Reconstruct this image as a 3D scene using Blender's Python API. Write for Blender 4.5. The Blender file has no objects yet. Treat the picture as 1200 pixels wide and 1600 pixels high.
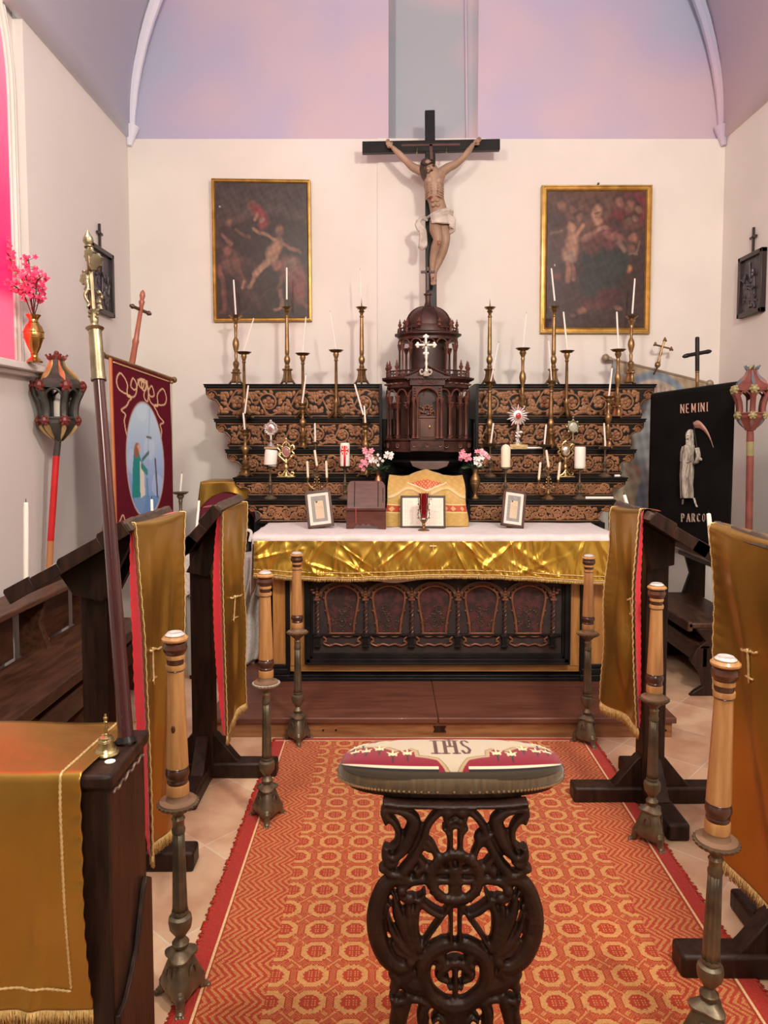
import bpy, bmesh, math, random
import numpy as np
from math import sin, cos, pi, atan2, sqrt, radians, tan, exp
from mathutils import Vector as V, Matrix, Euler
random.seed(7)
SC = bpy.context.scene
COL = SC.collection

# ---------------- camera ----------------
FPX, PX, PY, PITCH, EYE = 1155.0, 605.0, 750.6, radians(3.5), 1.6
cd = bpy.data.cameras.new('camera')
cam = bpy.data.objects.new('camera', cd); COL.objects.link(cam)
cam.location = (0, 0, EYE); cam.rotation_euler = (pi/2 - PITCH, 0, 0)
cd.sensor_width = 36; cd.lens = 36*FPX/1600.0
cd.shift_x = (600-PX)/1600.0; cd.shift_y = (PY-800)/1600.0*1.0
cd.clip_start = 0.05
SC.camera = cam

# ---------------- world, lights, exposure ----------------
w = bpy.data.worlds.new('world'); SC.world = w; w.use_nodes = True
w.node_tree.nodes['Background'].inputs[0].default_value = (1.0, 0.86, 0.74, 1)
w.node_tree.nodes['Background'].inputs[1].default_value = 0.35
def area(name, loc, target, size, power, color):
    l = bpy.data.lights.new(name, 'AREA'); l.shape = 'DISK'; l.size = size; l.energy = power; l.color = color
    o = bpy.data.objects.new(name, l); COL.objects.link(o); o.location = loc
    o.rotation_euler = (V(target)-V(loc)).to_track_quat('-Z', 'Y').to_euler()
    return o
area('nave_lamp_and_fill', (1.25, 0.9, 3.7), (0.3, 5.6, 1.6), 0.35, 130, (1.0, 0.90, 0.78))
area('nave_lamp_and_fill', (-0.9, 1.4, 3.7), (0.3, 5.6, 1.8), 0.5, 60, (1.0, 0.92, 0.80))
area('nave_lamp_and_fill', (0.3, -1.6, 3.9), (0.3, 2.2, 1.0), 1.6, 112, (1.0, 0.88, 0.73))  # broad soft fill added behind the camera
area('nave_lamp_and_fill', (0.3, 2.6, 4.9), (0.3, 2.8, 8), 1.8, 60, (0.90, 0.92, 1.0))  # wide cool light aimed up at the vault
area('rose_tint_light', (1.9, 1.2, 3.4), (-0.9, 5.9, 4.6), 0.5, 16, (1.0, 0.42, 0.72))  # added pink tint for coloured windows assumed out of view
SC.view_settings.view_transform = 'Standard'; SC.view_settings.look = 'None'
SC.view_settings.gamma = 1; SC.view_settings.use_curve_mapping = False
SC.view_settings.exposure = -0.22

# ---------------- helpers ----------------
def ray(px, py):
    x = (px-PX)/FPX; y = (PY-py)/FPX
    return V((x, cos(PITCH)+y*sin(PITCH), -sin(PITCH)+y*cos(PITCH)))
def at(px, py, Y):
    d = ray(px, py); t = Y/d.y
    return V((d.x*t, Y, EYE+d.z*t))
def zat(py, Y): return at(PX, py, Y).z
def xat(px, Y, py=700): return at(px, py, Y).x
def onfloor(px, py, z=0):
    d = ray(px, py); t = (z-EYE)/d.z
    return V((d.x*t, d.y*t, z))

def nodes_of(m):
    m.use_nodes = True
    return m.node_tree, m.node_tree.nodes['Principled BSDF']
def mat(name, c1, c2=None, rough=.5, metal=0, scale=8, stretch=(1,1,1), bump=0, bscale=None, coat=0, sheen=0, detail=5, lo=.35, hi=.65, trans=0, sss=0, coord='Object', spec=.5, aniso=0):
    m = bpy.data.materials.new(name); nt, p = nodes_of(m)
    N, L = nt.nodes.new, nt.links.new
    p.inputs['Roughness'].default_value = rough; p.inputs['Metallic'].default_value = metal
    p.inputs['Coat Weight'].default_value = coat; p.inputs['Sheen Weight'].default_value = sheen
    p.inputs['Transmission Weight'].default_value = trans; p.inputs['Subsurface Weight'].default_value = sss
    p.inputs['Specular IOR Level'].default_value = spec
    if sss: p.inputs['Subsurface Scale'].default_value = .02
    p.inputs['Base Color'].default_value = (*c1, 1)
    if c2 or bump:
        tc = N('ShaderNodeTexCoord'); mp = N('ShaderNodeMapping'); mp.inputs['Scale'].default_value = stretch
        L(tc.outputs[coord], mp.inputs[0])
    if c2:
        nz = N('ShaderNodeTexNoise'); nz.inputs['Scale'].default_value = scale; nz.inputs['Detail'].default_value = detail
        L(mp.outputs[0], nz.inputs[0])
        r = N('ShaderNodeValToRGB'); r.color_ramp.elements[0].position = lo; r.color_ramp.elements[1].position = hi
        r.color_ramp.elements[0].color = (*c1, 1); r.color_ramp.elements[1].color = (*c2, 1)
        L(nz.outputs[0], r.inputs[0]); L(r.outputs[0], p.inputs['Base Color'])
    if bump:
        n2 = N('ShaderNodeTexNoise'); n2.inputs['Scale'].default_value = bscale or scale; n2.inputs['Detail'].default_value = 6
        L(mp.outputs[0], n2.inputs[0])
        b = N('ShaderNodeBump'); b.inputs['Strength'].default_value = bump; b.inputs['Distance'].default_value = .01
        L(n2.outputs[0], b.inputs['Height']); L(b.outputs[0], p.inputs['Normal'])
    return m
def emit(name, col, s):
    m = bpy.data.materials.new(name); nt, p = nodes_of(m)
    p.inputs['Base Color'].default_value = (*col, 1); p.inputs['Emission Color'].default_value = (*col, 1)
    p.inputs['Emission Strength'].default_value = s
    return m
def colmat(name, rough=.7, sheen=0, bump=0, bscale=300, coat=0, spec=.5):
    m = bpy.data.materials.new(name); nt, p = nodes_of(m)
    a = nt.nodes.new('ShaderNodeVertexColor'); a.layer_name = 'Col'
    nt.links.new(a.outputs[0], p.inputs['Base Color'])
    p.inputs['Roughness'].default_value = rough; p.inputs['Sheen Weight'].default_value = sheen
    p.inputs['Coat Weight'].default_value = coat; p.inputs['Specular IOR Level'].default_value = spec
    if bump:
        n2 = nt.nodes.new('ShaderNodeTexNoise'); n2.inputs['Scale'].default_value = bscale
        b = nt.nodes.new('ShaderNodeBump'); b.inputs['Strength'].default_value = bump; b.inputs['Distance'].default_value = .004
        nt.links.new(n2.outputs[0], b.inputs['Height']); nt.links.new(b.outputs[0], p.inputs['Normal'])
    return m

def empty(name, loc, label, cat, group=None, rz=0):
    o = bpy.data.objects.new(name, None); COL.objects.link(o)
    o.location = loc; o.rotation_euler = (0, 0, rz); o.empty_display_size = .05
    return tag(o, label, cat, group)
def tag(o, label=None, cat=None, group=None, kind=None):
    if label: o['label'] = label
    if cat: o['category'] = cat
    if group: o['group'] = group
    if kind: o['kind'] = kind
    return o
def off(o):
    t = V((0, 0, 0))
    while o: t += o.location; o = o.parent
    return t

def catmull(pts, n=6, closed=False):
    P = [V(p) if len(p) == 3 else V((*p, 0)) for p in pts]
    out = []; m = len(P)
    for i in range(m if closed else m-1):
        p0 = P[(i-1) % m] if closed or i > 0 else P[0]*2-P[1]
        p1 = P[i]; p2 = P[(i+1) % m]
        p3 = P[(i+2) % m] if closed or i < m-2 else P[-1]*2-P[-2]
        for k in range(n):
            t = k/n
            out.append(.5*((2*p1)+(p2-p0)*t+(2*p0-5*p1+4*p2-p3)*t*t+(3*p1-p0-3*p2+p3)*t**3))
    if not closed: out.append(P[-1])
    return out

class MB:
    def __init__(s): s.v = []; s.f = []; s.m = []; s.k = 0; s.M = None
    def add(s, vs, fs, k=None):
        b = len(s.v)
        s.v += [(s.M @ V(p)) if s.M is not None else V(p) for p in vs]
        s.f += [[b+i for i in f] for f in fs]; s.m += [s.k if k is None else k]*len(fs)
        return s
    def box(s, x0, y0, z0, x1, y1, z1):
        return s.add([(x0,y0,z0),(x1,y0,z0),(x1,y1,z0),(x0,y1,z0),(x0,y0,z1),(x1,y0,z1),(x1,y1,z1),(x0,y1,z1)],
                     [(0,3,2,1),(4,5,6,7),(0,1,5,4),(1,2,6,5),(2,3,7,6),(3,0,4,7)])
    def cbox(s, c, d, M=None):
        vs = [V((sx*d[0]/2, sy*d[1]/2, sz*d[2]/2)) for sz in (-1,1) for sx, sy in ((-1,-1),(1,-1),(1,1),(-1,1))]
        if M is not None: vs = [M @ p for p in vs]
        return s.add([p+V(c) for p in vs], [(0,3,2,1),(4,5,6,7),(0,1,5,4),(1,2,6,5),(2,3,7,6),(3,0,4,7)])
    def lathe(s, prof, n=16, c=(0,0,0), M=None, flute=0, fn=0):
        c = V(c); vs = []; fs = []
        for r, z in prof:
            for j in range(n):
                a = 2*pi*j/n; rr = r*(1+flute*cos(fn*a)) if flute else r
                p = V((rr*cos(a), rr*sin(a), z)); vs.append((M @ p if M is not None else p)+c)
        for i in range(len(prof)-1):
            for j in range(n):
                k = (j+1) % n; fs.append((i*n+j, i*n+k, (i+1)*n+k, (i+1)*n+j))
        if prof[0][0] > 1e-5: fs.append(tuple(range(n))[::-1])
        if prof[-1][0] > 1e-5: fs.append(tuple((len(prof)-1)*n+j for j in range(n)))
        return s.add(vs, fs)
    def tube(s, pts, r=.01, n=8, flat=1.0, closed=False, up=None):
        P = [V(p) for p in pts]; m = len(P)
        R = r if isinstance(r, (list, tuple)) else [r]*m
        vs = []; fs = []; prev = None
        for i, p in enumerate(P):
            a = P[(i-1) % m] if closed or i else P[0]; b = P[(i+1) % m] if closed or i < m-1 else P[-1]
            t = (b-a)
            if t.length < 1e-9: t = V((0,0,1))
            t.normalize()
            if up is not None: nrm = V(up)
            else:
                nrm = prev if prev is not None else (V((0,1,0)) if abs(t.y) < .9 else V((1,0,0)))
            nrm = nrm - t*nrm.dot(t)
            if nrm.length < 1e-6: nrm = t.orthogonal()
            nrm.normalize(); prev = nrm; bi = t.cross(nrm)
            for j in range(n):
                q = 2*pi*(j+.5)/n; vs.append(p+bi*cos(q)*R[i]+nrm*sin(q)*(R[i]*flat if flat > 0 else -flat))
        for i in range(m if closed else m-1):
            for j in range(n):
                k = (j+1) % n; i2 = (i+1) % m; fs.append((i*n+j, i*n+k, i2*n+k, i2*n+j))
        if not closed: fs += [tuple(range(n))[::-1], tuple((m-1)*n+j for j in range(n))]
        return s.add(vs, fs)
    def cyl(s, a, b, r, r2=None, n=12): return s.tube([a, b], [r, r if r2 is None else r2], n)
    def ball(s, c, r, n=10, M=None):
        r = (r, r, r) if not isinstance(r, (tuple, list)) else r
        c = V(c); vs = []; fs = []; h = max(4, n//2)
        for i in range(1, h):
            f = pi*i/h
            for j in range(n):
                a = 2*pi*j/n; p = V((r[0]*sin(f)*cos(a), r[1]*sin(f)*sin(a), r[2]*cos(f)))
                vs.append((M @ p if M is not None else p)+c)
        for i in range(h-2):
            for j in range(n):
                k = (j+1) % n; fs.append((i*n+j, (i+1)*n+j, (i+1)*n+k, i*n+k))
        for sg, ring in ((1, 0), (-1, h-2)):
            p = V((0, 0, sg*r[2])); vs.append((M @ p if M is not None else p)+c); t = len(vs)-1
            for j in range(n):
                k = (j+1) % n; fs.append((t, ring*n+j, ring*n+k) if sg > 0 else (t, ring*n+k, ring*n+j))
        return s.add(vs, fs)
    def prism(s, poly, y0, y1, axis='y'):
        n = len(poly)
        if axis == 'y': g = lambda p, t: (p[0], t, p[1])
        elif axis == 'x': g = lambda p, t: (t, p[0], p[1])
        else: g = lambda p, t: (p[0], p[1], t)
        vs = [g(p, y0) for p in poly]+[g(p, y1) for p in poly]
        return s.add(vs, [tuple(range(n)), tuple(range(n, 2*n))[::-1]]+[(i, (i+1) % n, n+(i+1) % n, n+i) for i in range(n)])
    def grid(s, fn, nu, nv):
        vs = [fn(i/nu, j/nv) for j in range(nv+1) for i in range(nu+1)]
        return s.add(vs, [(j*(nu+1)+i, j*(nu+1)+i+1, (j+1)*(nu+1)+i+1, (j+1)*(nu+1)+i) for j in range(nv) for i in range(nu)])
    def build(s, name, mats, parent=None, smooth=True, bevel=0, solid=0, local=False, sharp=35, normals=True, remesh=0, smoothit=0, solid_off=-1):
        me = bpy.data.meshes.new(name)
        o_ = V((0,0,0)) if (parent is None or local) else off(parent)
        me.from_pydata([tuple(p-o_) for p in s.v], [], s.f)
        mats = mats if isinstance(mats, (list, tuple)) else [mats]
        for m in mats: me.materials.append(m)
        if len(mats) > 1: me.polygons.foreach_set('material_index', s.m)
        if normals:
            bm = bmesh.new(); bm.from_mesh(me); bmesh.ops.recalc_face_normals(bm, faces=bm.faces); bm.to_mesh(me); bm.free()
        if smooth:
            me.polygons.foreach_set('use_smooth', [True]*len(me.polygons))
            if not remesh: me.set_sharp_from_angle(angle=radians(sharp))
        o = bpy.data.objects.new(name, me); COL.objects.link(o)
        if parent is not None: o.parent = parent
        if solid:
            d = o.modifiers.new('s', 'SOLIDIFY'); d.thickness = solid; d.offset = solid_off
        if bevel:
            d = o.modifiers.new('b', 'BEVEL'); d.width = bevel; d.segments = 2; d.limit_method = 'ANGLE'; d.angle_limit = radians(40)
        if remesh:
            d = o.modifiers.new('r', 'REMESH'); d.mode = 'VOXEL'; d.voxel_size = remesh; d.use_smooth_shade = True
            if smoothit: d = o.modifiers.new('m', 'SMOOTH'); d.iterations = smoothit; d.factor = .5
            dg = bpy.context.evaluated_depsgraph_get(); me2 = bpy.data.meshes.new_from_object(o.evaluated_get(dg))
            me2.name = name; o.modifiers.clear(); o.data = me2
        me.update()
        return o

def struct(o): o['kind'] = 'structure'; return o

# painted flat surface: colour attribute on a fine grid; fn(u,v) on numpy arrays -> (n,3), u to the right, v downwards
def painted(name, m, pos, nu, nv, fn, parent=None, face=False):
    u = np.linspace(0, 1, nu+1); v = np.linspace(0, 1, nv+1)
    U, W_ = np.meshgrid(u, v)
    vs = [pos(a, b) for a, b in zip(U.ravel(), W_.ravel())]
    o_ = off(parent) if parent else V((0,0,0))
    idx = np.arange((nu+1)*(nv+1)).reshape(nv+1, nu+1)
    fs = np.stack([idx[:-1,:-1].ravel(), idx[1:,:-1].ravel(), idx[1:,1:].ravel(), idx[:-1,1:].ravel()], 1)
    me = bpy.data.meshes.new(name); me.from_pydata([tuple(V(p)-o_) for p in vs], [], fs.tolist())
    me.materials.append(m)
    if face:
        a = me.color_attributes.new('Col', 'FLOAT_COLOR', 'CORNER')
        cu = (U[:-1,:-1]+U[1:,1:])/2; cv = (W_[:-1,:-1]+W_[1:,1:])/2
        c = np.repeat(fn(cu.ravel(), cv.ravel()), 4, 0)
    else:
        a = me.color_attributes.new('Col', 'FLOAT_COLOR', 'POINT'); c = fn(U.ravel(), W_.ravel())
    c = np.concatenate([c, np.ones((len(c), 1))], 1).astype(np.float32)
    a.data.foreach_set('color', c.ravel())
    me.polygons.foreach_set('use_smooth', [True]*len(me.polygons))
    o = bpy.data.objects.new(name, me); COL.objects.link(o)
    if parent: o.parent = parent
    return o
class Paint:
    def __init__(s, u, v, bg): s.u = u; s.v = v; s.c = np.ones((len(u), 3))*np.array(bg)
    def mix(s, a, col): a = np.clip(a, 0, 1)[:, None]; s.c = s.c*(1-a)+np.array(col)*a; return s
    def el(s, cx, cy, rx, ry, col, ang=0, soft=.25, op=1):
        x = s.u-cx; y = (s.v-cy); c_, n_ = cos(radians(ang)), sin(radians(ang))
        X = (x*c_+y*n_)/rx; Y = (-x*n_+y*c_)/ry; d = np.sqrt(X*X+Y*Y)
        return s.mix(op*np.clip((1-d)/soft+.5, 0, 1), col)
    def seg(s, x0, y0, x1, y1, w, col, soft=.4, asp=1, op=1):
        dx, dy = (x1-x0), (y1-y0)*asp; L2 = dx*dx+dy*dy+1e-12
        px, py = s.u-x0, (s.v-y0)*asp
        t = np.clip((px*dx+py*dy)/L2, 0, 1); d = np.sqrt((px-t*dx)**2+(py-t*dy)**2)/w
        return s.mix(op*np.clip((1-d)/soft+.5, 0, 1), col)
    def poly(s, pts, col, op=1):
        ins = np.zeros(len(s.u), bool); n = len(pts)
        for i in range(n):
            x0, y0 = pts[i]; x1, y1 = pts[(i+1) % n]
            if y0 == y1: continue
            cnd = ((y0 > s.v) != (y1 > s.v)) & (s.u < (x1-x0)*(s.v-y0)/(y1-y0)+x0); ins ^= cnd
        return s.mix(ins*op, col)

# ---------------- materials ----------------
plaster = mat('cream_plaster', (.70,.67,.61), (.76,.73,.67), .85, scale=1.6, bump=.12, bscale=9)
plaster_s = mat('side_plaster', (.68,.64,.61), (.73,.69,.65), .85, scale=1.2, bump=.12, bscale=8)
def vaultmat():
    m = bpy.data.materials.new('painted_vault_plaster'); nt, p = nodes_of(m); N, L = nt.nodes.new, nt.links.new
    tc = N('ShaderNodeTexCoord'); n = N('ShaderNodeTexNoise'); n.inputs['Scale'].default_value = .75; n.inputs['Detail'].default_value = 2.5
    L(tc.outputs['Object'], n.inputs[0]); r = N('ShaderNodeValToRGB'); e = r.color_ramp.elements
    e[0].position = .36; e[0].color = (.40,.45,.58,1); e[1].position = .64; e[1].color = (.56,.46,.52,1)
    x = e.new(.5); x.color = (.47,.43,.57,1)
    L(n.outputs[0], r.inputs[0]); L(r.outputs[0], p.inputs['Base Color']); p.inputs['Roughness'].default_value = .85
    return m
vaultm = vaultmat()
vault_right = mat('pale_lilac_vault', (.70,.64,.70), (.78,.68,.70), .85, scale=.8)
vault_side = mat('grey_blue_vault', (.70,.73,.82), (.76,.74,.82), .85, scale=.8)
dark = mat('dark_brown_wood', (.012,.006,.004), (.034,.015,.009), .45, scale=7, stretch=(6,6,1), bump=.15, bscale=14, spec=.25)
dark_h = mat('dark_brown_wood_boards', (.028,.012,.007), (.085,.038,.020), .42, scale=7, stretch=(5,1,5), bump=.15, bscale=14, spec=.35)
tabw = mat('carved_mahogany', (.030,.012,.009), (.065,.026,.019), .42, scale=14, bump=.15, bscale=50, spec=.3)
tabr = mat('reddish_carved_wood', (.085,.028,.018), (.13,.044,.028), .4, scale=14)
black = mat('black_lacquered_wood', (.006,.006,.006), (.013,.012,.011), .38, scale=9, bump=.05, bscale=30, spec=.18)
benchm = mat('red_brown_bench_wood', (.055,.022,.012), (.12,.050,.026), .42, scale=6, stretch=(5,1,5), bump=.12, bscale=14, spec=.35)
gilt = mat('copper_brown_carving', (.27,.115,.045), (.40,.19,.085), .5, metal=.15, scale=20)
carve = mat('dull_copper_carving', (.15,.055,.028), (.25,.10,.05), .45, metal=.2, scale=24)
pine = mat('pine_wood', (.36,.17,.055), (.54,.29,.11), .35, scale=6, stretch=(9,9,.8), bump=.05, coat=.2)
pineh = mat('honey_oak_boards', (.33,.145,.035), (.48,.24,.07), .38, scale=5, stretch=(1,4,9), bump=.05, coat=.15)
pinev = mat('honey_oak_panel', (.33,.145,.035), (.48,.24,.07), .38, scale=5, stretch=(9,4,1), bump=.05, coat=.15)
turned = mat('dark_turned_wood', (.045,.016,.010), (.09,.032,.018), .3, scale=12, coat=.3)
stepm = mat('worn_red_brown_boards', (.10,.035,.022), (.16,.060,.036), .45, scale=4, stretch=(1,9,1), bump=.08, coat=.1)
stepf = mat('step_front_oak', (.20,.08,.03), (.32,.15,.06), .45, scale=5, stretch=(1,9,9), bump=.08)
bronze = mat('patinated_bronze', (.10,.082,.055), (.20,.155,.095), .42, metal=.6, scale=16, bump=.15, bscale=60)
brass = mat('aged_brass', (.20,.12,.05), (.36,.23,.10), .38, metal=.85, scale=18, bump=.08, bscale=60)
brass2 = mat('polished_brass', (.36,.29,.13), (.52,.43,.22), .28, metal=1, scale=8)
pewter = mat('greyish_gilt_metal', (.22,.19,.12), (.34,.30,.19), .40, metal=1, scale=25, bump=.1, bscale=70)
silver = mat('silver_metal', (.68,.64,.58), (.84,.80,.74), .3, metal=.85, scale=30, bump=.1, bscale=90)
goldm = mat('gilded_metal', (.62,.45,.20), (.85,.68,.38), .3, metal=.9, scale=40, bump=.2, bscale=90)
frameg = mat('gilded_picture_frame', (.42,.25,.06), (.62,.41,.12), .35, metal=.7, scale=4, stretch=(3,3,3))
wax = mat('ivory_wax', (.86,.82,.74), None, .5, sss=.15)
wax2 = mat('cream_wax', (.82,.74,.55), None, .5, sss=.15)
satin = mat('old_gold_satin', (.36,.20,.035), (.44,.26,.05), .30, metal=.8, scale=3, bump=.5, bscale=6)
satin_b = mat('bright_gold_satin', (.52,.32,.04), (.64,.42,.07), .27, metal=.75, scale=5)
braid = mat('gold_braid', (.55,.40,.16), (.80,.62,.32), .45, metal=.4, scale=220)
fringem = mat('gold_fringe', (.50,.32,.10), (.72,.50,.20), .6, scale=120)
redlin = mat('crimson_lining', (.50,.008,.018), (.62,.015,.03), .55, scale=5, sheen=.4)
linen = mat('white_linen', (.66,.62,.60), (.74,.70,.68), .85, scale=20, bump=.15, bscale=30, sheen=.2)
linen_g = mat('greyish_lace_linen', (.50,.46,.43), (.62,.58,.55), .85, scale=60, bump=.3, bscale=120)
velvet = mat('maroon_velvet', (.09,.003,.014), (.13,.005,.02), .85, scale=6, sheen=.1)
blackv = mat('black_velvet', (.004,.004,.004), (.007,.007,.006), .9, scale=6, spec=.1)
leaf = mat('dark_green_leaf', (.020,.045,.022), (.04,.08,.035), .5, scale=30)
pinkf = mat('pink_petal', (.75,.22,.33), (.85,.42,.48), .6, scale=60)
whitef = mat('white_petal', (.85,.82,.78), None, .6)
redm = mat('red_painted_metal', (.33,.045,.035), (.42,.07,.05), .45, scale=20)
iron = mat('grey_green_painted_metal', (.030,.027,.022), (.06,.054,.045), .5, scale=20)
# ================= structure =================
XL, XR, YB, ZL = -2.02, 2.63, 5.9, 3.9
Y0 = -4.5
def floor_mat():
    m = bpy.data.materials.new('terracotta_tiles'); nt, p = nodes_of(m); N, L = nt.nodes.new, nt.links.new
    tc = N('ShaderNodeTexCoord'); mp = N('ShaderNodeMapping'); mp.inputs['Rotation'].default_value = (0, 0, radians(42))
    L(tc.outputs['Object'], mp.inputs[0])
    b = N('ShaderNodeTexBrick'); b.offset = 0; b.inputs['Scale'].default_value = 1
    b.inputs['Brick Width'].default_value = .40; b.inputs['Row Height'].default_value = .40
    b.inputs['Mortar Size'].default_value = .0045; b.inputs['Mortar Smooth'].default_value = .3
    b.inputs['Color1'].default_value = (.70,.50,.32,1); b.inputs['Color2'].default_value = (.58,.38,.24,1)
    b.inputs['Mortar'].default_value = (.66,.54,.40,1)
    L(mp.outputs[0], b.inputs[0])
    n = N('ShaderNodeTexNoise'); n.inputs['Scale'].default_value = 5; n.inputs['Detail'].default_value = 8
    L(tc.outputs['Object'], n.inputs[0]); r = N('ShaderNodeValToRGB')
    r.color_ramp.elements[0].position = .38; r.color_ramp.elements[0].color = (.74,.60,.56,1)
    r.color_ramp.elements[1].position = .6; r.color_ramp.elements[1].color = (1,1,1,1)
    L(n.outputs[0], r.inputs[0])
    mx = N('ShaderNodeMix'); mx.data_type = 'RGBA'; mx.blend_type = 'MULTIPLY'; mx.inputs[0].default_value = .8
    L(b.outputs[0], mx.inputs[6]); L(r.outputs[0], mx.inputs[7]); L(mx.outputs[2], p.inputs['Base Color'])
    p.inputs['Roughness'].default_value = .5
    bp = N('ShaderNodeBump'); bp.inputs['Strength'].default_value = .3; bp.inputs['Distance'].default_value = .004
    L(b.outputs[1], bp.inputs['Height']); bp.invert = True; L(bp.outputs[0], p.inputs['Normal'])
    return m
b = MB(); b.box(XL-.3, Y0, -.08, XR+.3, YB+.3, 0); struct(b.build('floor', floor_mat(), smooth=False))
# left wall: thick lower masonry, upper slab ending at the window bay
b = MB(); b.box(XL-.25, Y0, 0, XL, YB, 1.95); b.box(XL-.25, 4.24, 1.95, XL, YB, ZL); b.box(XL-.25, Y0, 1.95, XL-.055, 4.24, 4.9)
struct(b.build('wall_left', plaster_s, smooth=False))
b = MB(); b.box(XR, Y0, 0, XR+.25, YB, ZL); struct(b.build('wall_right', plaster, smooth=False))
xa, xb = xat(590, YB), xat(755, YB)
b = MB(); b.box(XL-.25, YB, 0, XR+.25, YB+.25, ZL); b.box(xa, YB-.012, 0, xb, YB, ZL-.001)
struct(b.build('wall_back', plaster, smooth=False))
b = MB(); b.box(XL-.25, Y0-.25, 0, XR+.25, Y0, 6.6); struct(b.build('wall_rear', plaster, smooth=False))
# lunette above the ledge, with a shallow concave niche in the middle
na, nb = xat(607, YB+.03), xat(743, YB+.03)
b = MB(); b.box(XL-.2, YB+.03, ZL-.01, na, YB+.25, 6.6); b.box(nb, YB+.03, ZL-.01, XR+.2, YB+.25, 6.6)
def niche(u, v):
    return (na+(nb-na)*u, YB+.03+.15*min(1, u*14)*(1-u)**.45, ZL-.02+2.7*v)
struct(b.build('wall_upper', vaultm, smooth=True, sharp=50))
b = MB(); b.grid(niche, 24, 1); struct(b.build('wall_niche', mat('grey_blue_niche_shade_plaster', (.36,.40,.44), (.55,.43,.46), .85, scale=.9, lo=.42, hi=.58, detail=2), normals=False))  # grey-blue colour also carries the shade of the recess
b = MB(); b.tube([(xat(726, YB+.1), YB+.075, ZL), (xat(722, YB+.1), YB+.075, 5.2), (xat(727, YB+.1), YB+.075, 6.4)], .009, 8)
struct(b.build('trim_1', vaultm))
# vault: two curved flanks springing from the ledges, ribs in the corners
def flank(side):
    X = XL if side < 0 else XR
    def f(u, v):
        t = v*1.45; r = 2.32
        x = X-side*(r-r*cos(t)) - side*0; z = ZL + r*1.05*sin(t)
        return (x if True else 0, Y0+(YB+.2-Y0)*u, z)
    return f
for s in (-1, 1):
    b = MB(); b.grid(flank(s), 2, 24)
    struct(b.build('ceiling', vault_side if s < 0 else vault_right, solid=.05, solid_off=0))
for s, X in ((-1, XL), (1, XR)):
    b = MB()
    b.tube([(X-s*(.02+2.32*(1-cos(t*1.45)))-s*.05*sin(t*pi), YB+.02-.35*t, ZL+2.44*sin(t*1.45)) for t in [i/20 for i in range(21)]], [.03+.06*i/20 for i in range(21)], 8)
    b.cyl((X-s*.02, YB-.02, ZL-.06), (X-s*.04, YB-.0, ZL+.09), .02, .055)
    struct(b.build('trim_2' if s < 0 else 'trim_3', vault_side if s < 0 else vaultm))
b = MB(); b.box(-.6, Y0, 6.30, 1.2, YB+.2, 6.4); struct(b.build('trim_4', vaultm, smooth=False))
# window in the left bay
wx = XL-.055
win = emit('pink_lit_glass', (1, .02, .10), 1.0)
nt = win.node_tree; p = nt.nodes['Principled BSDF']
tc = nt.nodes.new('ShaderNodeTexCoord'); sp = nt.nodes.new('ShaderNodeSeparateXYZ'); rp = nt.nodes.new('ShaderNodeValToRGB')
mr = nt.nodes.new('ShaderNodeMapRange'); mr.inputs[1].default_value = 2.0; mr.inputs[2].default_value = 4.6
nt.links.new(tc.outputs['Object'], sp.inputs[0]); nt.links.new(sp.outputs[2], mr.inputs[0]); nt.links.new(mr.outputs[0], rp.inputs[0])
e = rp.color_ramp.elements; e[0].position = .0; e[0].color = (1,.10,.13,1); e[1].position = .95; e[1].color = (1,.42,.45,1)
for q, c in ((.12,(1,.10,.16,1)),(.15,(.95,.0,.06,1)),(.33,(1,.02,.09,1)),(.55,(1,.12,.18,1)),(.72,(1,.24,.26,1)),(.74,(1,.10,.15,1)),(.78,(1,.30,.30,1))):
    x = e.new(q); x.color = c
nt.links.new(rp.outputs[0], p.inputs['Emission Color']); p.inputs['Emission Strength'].default_value = 1.6
def arch(y0, y1, z0, zs, grow=0, n=20):
    c = (y0+y1)/2; r = (y1-y0)/2+grow
    return [(c-r, z0-grow)]+[(c-r*cos(pi*i/n), zs+r*1.25*sin(pi*i/n)) for i in range(n+1)]+[(c+r, z0-grow)]
WY0, WY1, WZ0, WZS = 2.75, 4.13, 2.02, 3.45
b = MB(); b.prism(arch(WY0, WY1, WZ0, WZS), wx+.002, wx+.012, 'x'); w1 = struct(b.build('window_1', win, smooth=False))
b = MB()
for g, r_ in ((.004, .008), (.035, .015), (.070, .010)):
    b.tube([(wx+.014+r_*.4, y, z) for y, z in arch(WY0, WY1, WZ0, WZS, g)], r_, 8)
fr = b.build('window_frame', plaster, w1)
b = MB(); b.box(XL-.06, 2.3, 1.95, XL+.09, 4.22, 1.99); b.box(XL-.06, 2.3, 1.925, XL+.05, 4.21, 1.95)
b.build('window_sill', plaster_s, w1, bevel=.006)

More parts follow.
